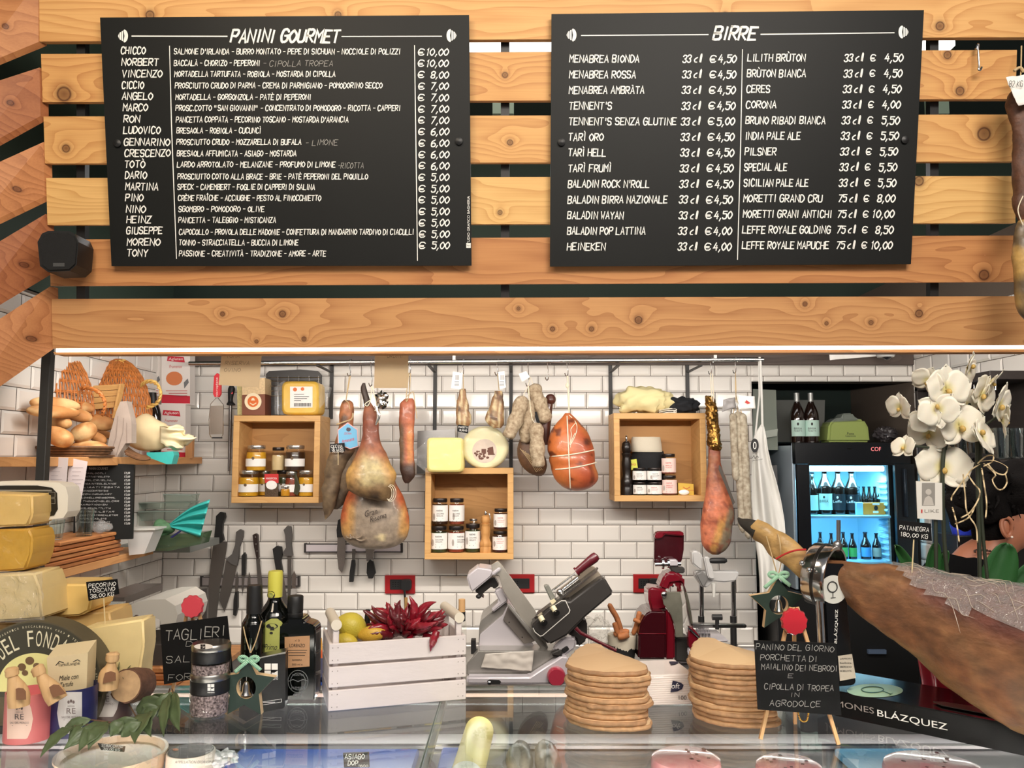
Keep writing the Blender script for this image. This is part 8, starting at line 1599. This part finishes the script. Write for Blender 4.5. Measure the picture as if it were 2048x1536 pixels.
# blue cups
c=P(1926,1068,3.1)
m=MB();m.box((P(1930,1100,3.1).x,3.1,c.z-.16),(.14,.16,.32));solo('coffee_machine_body',m,mat('machine_black',(20,20,21),rough=.35),'black machine body carrying the blue cups beside the person','machine')
for k in range(6):m=MB();m.lathe([(.036,0),(.044,.034),(.0425,.034),(.035,.004),(0,.004)],24,M.Translation((c.x,c.y,c.z+.0085*k)));solo('blue_cup',m,mat('cup_blue',(44,62,190),rough=.35,var=.08,vs=30),'blue plastic cup, %s in the stack beside the person' % ('lowest' if k==0 else 'topmost' if k==5 else ORD[k]+' from below'),'cup','stacked blue cups')
# ------------------------------------------------------------------ person behind the ham
YP=2.72;sk=mat('person_skin',(172,110,82),rough=.5,sss=.15,var=.06,vs=20);hairm=mat('black_hair',(13,10,10),rough=.9,bump=.8,bs=180,spec=.15)
pt_=thing('person','person with black hair and small earring, bending in black top','person',(P(1975,1300,YP).x,YP,0));q=lambda u,v,dy=0:P(u,v,YP+dy)
m=MB();sh=[q(1930,1760),q(1935,1560),q(1942,1380,.02),q(1948,1240,.03),q(1952,1150,.03),q(1968,1112,.02),q(1990,1092,0),q(2008,1076,0),q(2025,1056,0),q(2040,1030,0),q(2048,1000,0),q(2050,975,0)]
m.tube(sh,[.115,.125,.13,.14,.13,.075,.052,.056,.078,.092,.082,.035],28,flat=1.0,ref=(1,0,0))
def addface(m):
    c=q(2040,1035)
    for i,p in enumerate(m.v):
        d=p-c
        if d.x>.05 and abs(d.z)<.12:m.v[i]=p+V((.02*math.exp(-((d.z+.0)/.05)**2)*math.exp(-(d.y/.05)**2)+.035*math.exp(-((d.z+.005)/.018)**2)*math.exp(-(d.y/.016)**2),0,0))
for s_ in (-1,1):m.tube([q(1946,1180,s_*.15),q(1952,1230,s_*.21),q(1975,1330,s_*.23-.02),q(2020,1400,s_*.2-.06),q(2080,1420,s_*.15-.06),q(2100,1424,s_*.14-.06)],[.055,.055,.045,.038,.03,.028],14)
addface(m);body=part('body',m,sk,pt_,smooth=80);body.modifiers.new('smooth','SMOOTH').iterations=3
m=MB();e=q(2012,1054,-.083);m.tube([e+V((.022*cos(a)*.75,-.004-.004*sin(a*2),.03*sin(a)*1.0)) for a in [i*2*pi/20 for i in range(20)]],.0065,8,closed=True);m.blob((e.x+.003,e.y+.004,e.z),(.014,.007,.024),seg=14,rings=10);part('ear',m,sk,pt_)
m=MB();m.blob(tuple(e+V((.012,-.008,-.031))),(.0042,)*3,seg=12,rings=8);part('earring',m,mat('pearl',(240,226,214),rough=.15),pt_)
m=MB();hc=q(2032,985);m.blob(tuple(hc),(.125,.115,.1),amp=.22,fr=20,seg=44,rings=30);m.blob(tuple(q(1962,985,-.02)),(.1,.09,.115),amp=.35,fr=18,seg=44,rings=30);m.blob(tuple(q(1925,1015,-.02)),(.045,.05,.075),amp=.4,fr=24,seg=30,rings=22);m.tube([q(1990,1030,.0),q(1978,1062,.0),q(1962,1085,.02)],[.07,.06,.03],18)
for k in range(46):a,b=rnd(0,6.28),rnd(-.6,1.2);p0_=q(1962,985,-.02)+V((.1*cos(a)*cos(b),.09*sin(a)*cos(b)-.0,.115*sin(b)));m.tube([p0_,p0_+V((rnd(-.02,.01),rnd(-.02,0),rnd(-.02,.02))),p0_+V((rnd(-.035,.01),rnd(-.03,0),rnd(-.04,.02)))],[.006,.005,.001],5)
part('hair',m,hairm,pt_,smooth=60)
m=MB();m.tube([q(1928,1764),q(1933,1560),q(1941,1380,.02),q(1946,1240,.03),q(1949,1158,.03),q(1956,1122,.03)],[.13,.142,.148,.158,.165,.122],28,ref=(1,0,0))
for s_ in (-1,1):m.tube([q(1948,1150,s_*.1),q(1950,1185,s_*.16),q(1953,1235,s_*.215),q(1966,1295,s_*.23-.01)],[.07,.072,.066,.056],14)
part('black_top',m,mat('cloth_black',(7,7,8),rough=.95,spec=.1),pt_,smooth=80)
m=MB();m.tube([q(1948,1101,-.03),q(1958,1098,-.055),q(1972,1101,-.065),q(1985,1104,-.06)],.0022,6);[m.blob(tuple(q(1950+k*6,1100+abs(k-3)*1.0,-.05-.006*k+.0008*k*k)),(.004,)*3,seg=8,rings=6) for k in range(6)];part('necklace',m,mat('necklace_brown',(60,36,28),rough=.4),pt_)
m=MB();[m.blob(tuple(q(2074,1024,s_*.034)),(.007,.014,.008),seg=12,rings=8) for s_ in (-1,1)];part('eye',m,mat('eye_white',(200,190,180),rough=.2),pt_);m=MB();m.tube([q(2082,1058,-.022),q(2084,1057,0),q(2082,1058,.022)],[.003,.006,.003],8);part('mouth',m,mat('lips',(140,70,62),rough=.5),pt_)
for k in range(0):pass
# ------------------------------------------------------------------ cured ham on its stand
dH=V((.73,-.68,0)).normalized();nH=V((dH.y,-dH.x,0));nH=nH if nH.y<0 else -nH
F0=G(1660,1430,ZG);
def Yh_(u):
    """distance of the ham axis (vertical plane along dH) at pixel column u"""
    A=V((.775,1.93));k=(u-1024)/F/cos(PIT)*1.0
    s_=(k*A.y-A.x)/(dH.x-k*dH.y);return A.y+dH.y*s_
st=thing('ham_stand','black ham stand with steel ring and gloss black base box','ham stand',(.8,1.9,ZG));gbk=mat('gloss_black',(9,9,10),rough=.14,spec=.4,coat=.25)
bx=MB();hb=.056;o0=F0-dH*.03;dep=.19
cr=[o0,o0+dH*.72,o0+dH*.72-nH*dep,o0-nH*dep];bx.prism3([V((p.x,p.y,ZG+.0005)) for p in cr],(0,0,hb));part('base_box',bev(bx,.002,2),gbk,st);fpn=onplane(F0+nH*.0008,nH)
def along(s_,z):return F0+nH*.001+dH*s_+V((0,0,z))
def front_text(m,text,s0,s1,z,h):printed(m,text,0,0,1,1,lambda a,b:along(s0+(s1-s0)*a,z-h*b))
def sOf(u):k=(u-1024)/F*(1.0);return None
m=MB();front_text(m,'BLÁZQUEZ',.105,.245,.027,.02);part('lettering',m,chalk,st,smooth=0);m=MB();front_text(m,'JAMONES',-.012,.098,.027,.017);part('lettering_grey',m,mat('letter_grey',(150,140,134),rough=.5),st,smooth=0)
tp=onplane((0,0,ZG+hb+.0012),(0,0,1));m=MB();flat(m,disc(1750,1381,56,13.5,40),tp);part('round_emblem',m,mat('emblem_pale',(176,206,160),rough=.25),st,smooth=0);tp2=onplane((0,0,ZG+hb+.002),(0,0,1));m=MB();ribbon(m,[(1745+22*cos(a),1379+6*sin(a)) for a in [i*2*pi/24 for i in range(25)]],.8,tp2);ribbon(m,[(1766,1382),(1782,1388)],.8,tp2);ribbon(m,[(1779,1390),(1785,1386)],.8,tp2);part('emblem_mark',m,mat('emblem_green',(40,84,60),rough=.4),st,smooth=0)
Ypl=1.90;pl=onplane(P(1680,1250,Ypl),V((.12,-1,.02)).normalized())
m=MB();m.slab([(1645,1128),(1689,1128),(1692,1180),(1697,1240),(1704,1312),(1712,1365),(1706,1371),(1662,1374),(1655,1290),(1650,1200)],pl,(.002,.016,0));part('upright_plate',bev(m,.002,2),gbk,st);f1,f2=fringe(pl,.001),fringe(pl,.0016)
m=MB();m.slab([(1676,1312),(1704,1308),(1712,1356),(1680,1362)],f1,(0,.0006,0));part('pale_label',m,mat('label_beige',(186,176,160),rough=.5),st,smooth=0);m=MB();[printed(m,s_,1680,1318+8*k,1703,4,f2) for k,s_ in enumerate(('JAMON','bellota','IBERICO','DE BELLOTA'))];part('label_print',m,ink,st,smooth=0)
m=MB();m.slab(disc(1667,1179,27,28.5,36),f1,(0,.004,0));part('white_badge',m,mat('badge_white',(206,206,198),rough=.35),st,smooth=0);m=MB();f3=fringe(pl,.0028);ribbon(m,[(1665+9.5*cos(a),1174+10.5*sin(a)) for a in [i*2*pi/26 for i in range(27)]],1.1,f3);ribbon(m,[(1666,1184),(1666,1195)],.9,f3);ribbon(m,[(1662,1196),(1671,1195)],.8,f3);part('badge_mark',m,ink,st,smooth=0)
m=MB();printed(m,'BLÁZQUEZ',1638,1253,1706,7.5,f2,rot=pi/2-.03);part('upright_lettering',m,chalk,st,smooth=0)
m=MB();b0=P(1645,1210,1.91);m.tube([P(1640,1190,1.91),P(1645,1285,1.91),V((P(1650,1360,1.91).x,1.91,ZG+hb))],.0105,14);part('rod',m,chrome,st);rc=P(1648,1150,1.945);ax=(dH+V((0,0,-.12))).normalized();T=M.Translation(rc) @ ax.to_track_quat('Z','Y').to_matrix().to_4x4()
m=MB();m.lathe([(.064,-.026),(.07,-.026),(.072,-.02),(.072,.02),(.07,.026),(.064,.026),(.064,-.026)],48,T,sy=1.0);part('ring',m,mat('ring_chrome',(190,188,186),rough=.14,metal=1),st);m=MB();m.lathe([(.0725,-.004),(.0735,-.003),(.0735,.003),(.0725,.004)],48,T);part('ring_groove',m,mat('groove_dark',(60,58,56),rough=.3,metal=.8),st)
m=MB();[m.blob(tuple(P(u,v,1.875)),(.0065,.006,.0065),seg=14,rings=10) for u,v in ((1604,1126),(1618,1140))];part('ring_bolt',m,chrome,st);m=MB();m.tube([P(1677,1040,1.945),P(1677,1084,1.945),P(1674,1100,1.945)],[.0048,.0048,.006],12);m.blob(tuple(P(1675,1092,1.94)),(.011,.009,.013),seg=16,rings=12);part('wing_screw',m,mat('screw_grey',(150,150,150),rough=.3,metal=.9),st)
m=MB();A=V((.775,1.93));zz_=ZG+hb;hold=A+V((dH.x,dH.y))*.38;m.box((hold.x,hold.y,zz_+.03),(.07,.07,.06));part('rear_rest',m,hblk,st)
ham=thing('cured_ham','large cured ham in cling film clamped in the ring stand','ham',(P(1900,1250,1.75).x,1.75,ZG+.1))
hw=[(1506,1054,36),(1522,1068,48),(1538,1082,44),(1556,1096,54),(1580,1112,46),(1605,1128,50),(1640,1146,62),(1690,1160,82),(1735,1176,104),(1790,1197,134),(1850,1225,168),(1910,1254,204),(1965,1282,236),(2020,1306,262),(2080,1330,276),(2150,1362,262),(2220,1400,200),(2270,1430,90)]
hq=catmull(hw,64);m=MB();m.tube([P(u,v,Yh_(u)) for u,v,w_ in hq],[w_/2*S(Yh_(u)) for u,v,w_ in hq],44,flat=.72,ref=(0,0,1))
for i,p in enumerate(m.v):a=nz(p,11)*.012+nz(p,30,4)*.004;m.v[i]=p+V((a*.4,a,a))
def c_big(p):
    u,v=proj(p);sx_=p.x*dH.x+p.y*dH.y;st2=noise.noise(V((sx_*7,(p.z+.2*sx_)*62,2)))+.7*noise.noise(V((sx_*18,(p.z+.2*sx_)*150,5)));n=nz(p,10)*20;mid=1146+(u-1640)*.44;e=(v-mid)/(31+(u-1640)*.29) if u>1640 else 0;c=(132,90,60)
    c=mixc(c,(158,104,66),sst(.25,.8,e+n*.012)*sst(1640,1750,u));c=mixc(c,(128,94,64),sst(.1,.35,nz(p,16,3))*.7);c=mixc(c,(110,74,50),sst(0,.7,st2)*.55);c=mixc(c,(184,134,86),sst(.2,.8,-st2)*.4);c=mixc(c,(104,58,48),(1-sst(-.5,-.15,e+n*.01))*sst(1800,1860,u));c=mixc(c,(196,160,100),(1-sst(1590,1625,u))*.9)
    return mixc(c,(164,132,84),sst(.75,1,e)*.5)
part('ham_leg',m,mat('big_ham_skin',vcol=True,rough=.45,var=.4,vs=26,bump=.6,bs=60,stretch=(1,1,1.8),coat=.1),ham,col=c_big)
m2=MB();n=44;vs=m.v
fs=[f for f in m.f if len(f)==4 and (lambda c:(lambda u,v:u>1775 and v<1163+(u-1790)*.42-30*math.exp(-((u-1770)/40)**2))(*proj(c)))(sum((vs[i] for i in f),V())/4)]
axp=[P(u,v,Yh_(u)) for u,v,w_ in hq]
m2.v=[p+(p-axp[i//n]).normalized()*(.006+.004*nz(p,40,2)+.003*nz(p,90)) if i<n*64 else p for i,p in enumerate(vs)];m2.f=fs;m2.mi=[0]*len(fs);part('cling_film',m2,clear('ham_film',(252,250,244),refl=.9,rough=.12,wrinkle=45,milky=.16,base=.02),ham,smooth=50)
mf=MB();cand=[f[0] for f in fs if f[0]<n*60]
for k in range(90):
    i0=random.choice(cand);r0,j0=divmod(i0,n);dj=rnd(-.9,.9);ln_=random.randint(3,5);pth=[]
    for s_ in range(ln_):
        rr=r0+s_;jj=int(round(j0+dj*s_+rnd(-.6,.6))) % n
        if rr<62:q_=m2.v[rr*n+jj];pth.append(q_+(q_-axp[rr]).normalized()*.0015)
    if len(pth)>2:mf.tube([V(q_) for q_ in catmull([tuple(q_) for q_ in pth],14)],[.0002+.0005*sin(pi*i/13) for i in range(14)],5)
part('film_folds',mf,mat('fold_white',(214,200,182),rough=.2,alpha=.5),ham)
m=MB();q3=catmull([(1476,1036,4),(1484,1044,16),(1496,1050,26),(1508,1056,32),(1516,1062,34)],18);m.tube([P(u,v,Yh_(u)) for u,v,w_ in q3],[w_/2*S(2.1) for u,v,w_ in q3],18,flat=.8,ref=(0,0,1));part('hoof',m,mat('hoof_black',(52,50,46),rough=.5,var=.2,vs=60),ham)
m=MB();m.tube([P(1556+4*cos(a)*1.2+2*sin(a),1094+26*sin(a),Yh_(1556)-.03*cos(a)) for a in [i*2*pi/24 for i in range(24)]],.0016,6,closed=True);part('twine',m,cord,ham)
m=MB();q4=[P(u,v,Yh_(u)-.03) for u,v in catmull([(1552,1118),(1570,1108),(1590,1101),(1612,1099)],12)];m.tube(q4,.0022,6);part('red_cord',m,mat('cord_red',(200,50,50),rough=.6),ham,'red cord')
m=MB();a,b=P(1866,1405,1.72),P(2060,1446,1.60);zk=ZG+hb+.003;m.prism3([V((G(1866,1404,zk).x,G(1866,1404,zk).y,zk)),G(1890,1405,zk),G(2010,1424,zk),G(2010,1436,zk),G(1884,1412,zk)],(0,0,.0016));t=solo('carving_knife',m,blade,'long narrow carving knife lying on the gloss black base','knife',smooth=0);m=MB();m.tube([G(2008,1424,zk+.008),G(2060,1434,zk+.008),G(2110,1444,zk+.008)],[.008,.01,.008],12);part('handle',m,hblk,t)
z9=lambda x,y:(1180+x/4.654,980+y/4.654)
star([z9(*q) for q in ((1750,820),(1845,945),(1995,982),(1885,1085),(1910,1250),(1760,1190),(1622,1282),(1640,1120),(1494,985),(1668,958))],z9(1758,1070),(19,19),2.02,.018,'dark green wooden star with bell hanging from the ham shank',[[z9(1640,430),z9(1690,600),z9(1745,800)],[z9(1785,640),z9(1770,720),z9(1752,800)]],(*z9(1755,800),1.0))
pricecard('price_card',[(1796,1041),(1862,1047),(1864,1082),(1798,1076)],1.80,[('PATANEGRA',1799,1055,1858,8,5),('180,00 KG',1800,1068,1856,8,6)],'black price card on a stick stuck into the film wrapped ham',stick=((1829,1078),(1825,1150)))
# ------------------------------------------------------------------ orchid
YO=1.97;orc=thing('white_orchid','white orchid with many blooms behind the ham, raffia tied','orchid',(P(1915,1300,YO).x,YO,ZG))
pet=mat('petal',vcol=True,rough=.5,sss=.2,var=.03,vs=30);lf=mat('orchid_leaf',(44,92,46),rough=.35,var=.1,vs=12,coat=.2);stm=mat('orchid_stem',(48,54,40),rough=.5)
def bloom(u,v,s_px,yaw,pitch,roll,Y=YO,lip=True):
    c=P(u,v,Y);s_=s_px*S(Y)*.5;X=M.Translation(c) @ M.Rotation(R(yaw),4,'Z') @ M.Rotation(R(pitch),4,'X') @ M.Rotation(R(roll),4,'Y');m=MB()
    def petal(ang,ln,wd,cup,lift=0,y0=0):
        vs,fs=[],[];nu,nv=8,14
        for j in range(nv+1):
            f=j/nv;w_=wd*math.sqrt(max(0,1-((f-.54)/(.54 if f<.54 else .46))**2))+.04*wd*(1-f)
            for i in range(nu+1):
                g=i/nu*2-1;x=g*w_;z=ln*(f-.14*g*g*f);y=-cup*ln*(sin(pi*f*.6))*.3+.5*wd*abs(g)**2*.18*cup+y0+.02*ln*sin(9*f+5*g);vs.append(M.Rotation(ang,3,'Y') @ V((x,y,z)))
        for j in range(nv):
            for i in range(nu):q_=j*(nu+1)+i;fs.append((q_,q_+1,q_+nu+2,q_+nu+1))
        m.add(vs,fs,0,X)
    for a in (0,128,-128):petal(R(a),s_*.98,s_*.36,.5,y0=.004)
    for a in (76,-76):petal(R(a),s_*1.02,s_*.62,.6)
    cc=c
    part('bloom',m,pet,orc,col=lambda p:mixc((212,200,136),(228,222,206),sst(.06,.4,(p-cc).length/s_)),solid=.0006,smooth=80)
    if lip:
        m=MB();m.blob((0,-.25*s_,-.1*s_),(.12*s_,.16*s_,.16*s_),T=X,seg=14,rings=10) if 0 else [m.add([X @ (V(p_)) for p_ in b_.v],b_.f) for b_ in [MB().blob((0,-.16*s_,-.12*s_),(.1*s_,.11*s_,.13*s_),amp=.4,fr=60,seg=16,rings=12)]];part('lip',m,mat('orchid_lip',(206,170,92),rough=.5,var=.35,vs=120),orc)
for a in ((1892,778,96,10,0,0),(1800,815,60,-70,10,10),(1938,736,74,50,20,200),(1962,788,84,35,10,30),(1998,808,88,45,15,10),(2008,842,66,70,0,40),(1918,852,100,8,-5,-6),(1858,868,80,-30,-5,20),(1962,872,84,40,-20,160),(1884,935,106,-5,-5,5),(1808,895,52,-60,-20,0),(1850,835,62,-40,10,150),(1985,765,60,60,30,60),(1856,762,62,-50,20,30),(1875,818,78,-15,10,170),(1930,812,70,20,15,90)):bloom(a[0],a[1],a[2]*1.1,*a[3:],Y=YO-.05+.012*(hash(a) % 7))
for pts,r in (([(1898,1180),(1889,1090),(1885,980),(1888,900),(1905,850)],.0048),([(1960,1180),(1958,1060),(1955,930),(1952,860),(1935,800),(1925,760)],.0048),([(1975,1160),(1965,1060),(1960,950),(1962,880)],.004),([(1905,850),(1860,835),(1825,828),(1810,815)],.003),([(1925,830),(1900,870),(1890,900)],.0036),([(1955,860),(1985,840),(2000,830)],.003),([(1858,895),(1830,892),(1812,888)],.003)):m=MB();m.tube([P(a,b,YO) for a,b in catmull(pts,20)],r,10);part('flower_stem',m,stm,orc)
for k,(pts,w_) in enumerate((([(1835,1180),(1812,1130),(1788,1090)],26),([(1862,1190),(1862,1130),(1868,1084)],32),([(1960,1240),(1992,1150),(2012,1086)],74),([(2000,1240),(2035,1170),(2075,1120)],50),([(1880,1200),(1878,1140),(1890,1100)],24))):
    q=catmull(pts,14);vs,fs=[],[]
    for i,(u,v) in enumerate(q):
        f=i/13;ww=w_*S(YO)*.5*(sin(pi*(.12+.88*f)**.9)**.5 if f<1 else .15);c=P(u,v,YO+.03-.03*f+.01*k);t_=V(P(*q[min(i+1,13)],YO)-P(*q[max(i-1,0)],YO)).normalized();nn=t_.cross(V((0,1,0))).normalized();vs+= [c+nn*(ww*g)+V((0,abs(g)*-.012,0)) for g in (-1,-.5,0,.5,1)]
    for i in range(13):
        for j in range(4):a=i*5+j;fs.append((a,a+1,a+6,a+5))
    m=MB();m.add(vs,fs);part('leaf',m,lf,orc,solid=.0018,smooth=80)
raf=mat('raffia',(212,190,150),rough=.8);m=MB();zp_=lambda x,y:(1850+x/5.12,880+y/5.12)
for l in (((540,240),(620,170),(695,160),(690,220),(600,270)),((560,220),(700,210),(820,260),(845,300),(810,355),(720,330),(640,240)),((600,240),(720,350),(690,410),(740,500),(800,500),(840,430),(820,340)),((560,250),(470,310),(380,430),(280,570),(270,620)),((440,360),(510,460),(560,520),(540,620),(460,740),(370,795)),((390,350),(410,560),(430,740),(520,890),(535,1050)),((580,290),(600,420),(630,640),(620,800)),((310,860),(450,790),(520,660)),((280,690),(320,840),(350,1045))):m.tube([P(*zp_(a,b),YO-.03+.005*sin(i)) for i,(a,b) in enumerate(catmull(l,26))],.0017,5,flat=.5)
part('raffia_bow',m,raf,orc)
zb_=P(0,1190,YO).z;cpx=P(1925,1300,YO).x;m=MB();m.lathe([(.05,0),(.062,.1),(.066,.155),(.062,.155),(.058,.12),(0,.12)],32,M.Translation((cpx,YO+.02,ZG+.001)));part('pot',m,mat('pot_red',(206,44,62),rough=.35),orc)
m=MB();q_=[];m.sheet(lambda a,b:V((cpx+(.068+.02*b+.008*sin(a*2*pi*9))*cos(a*2*pi),YO+.02+(.068+.02*b+.008*sin(a*2*pi*9))*sin(a*2*pi),ZG+.002+.15*b)),72,8);part('red_wrapping',m,mat('wrap_red',(214,48,72),rough=.3),orc,solid=.0008,smooth=60)
t=thing('gift_card','white card with a grey picture on a stick beside the orchid stem','card',P(1860,1045,YO-.02));m=MB();m.slab([(1832,962),(1884,966),(1885,1040),(1835,1037)],onY(YO-.04),(0,.0015,0));part('card',m,mat('card_white',(218,214,206),rough=.6),t,smooth=0);m=MB();f=onY(YO-.0405);printed(m,'LIKE',1849,1022,1878,6,f);flat(m,rect(1844,966,1870,1011),f);part('print',m,mat('print_taupe',(140,136,130),rough=.7),t,smooth=0);m=MB();f=onY(YO-.041);flat(m,disc(1857,984,6,6),f);flat(m,[(1846,1011),(1850,996),(1857,991),(1864,996),(1868,1011)],f);part('picture',m,mat('print_light',(186,180,172),rough=.7),t,smooth=0);m=MB();flat(m,rect(1842,1019,1845,1026),f);part('red_mark',m,inkr,t,smooth=0)
m=MB();m.tube([P(1871,1036,YO-.03),P(1872,1100,YO-.03),P(1872,1180,YO-.03)],.0045,8);part('stick',m,stm,t)
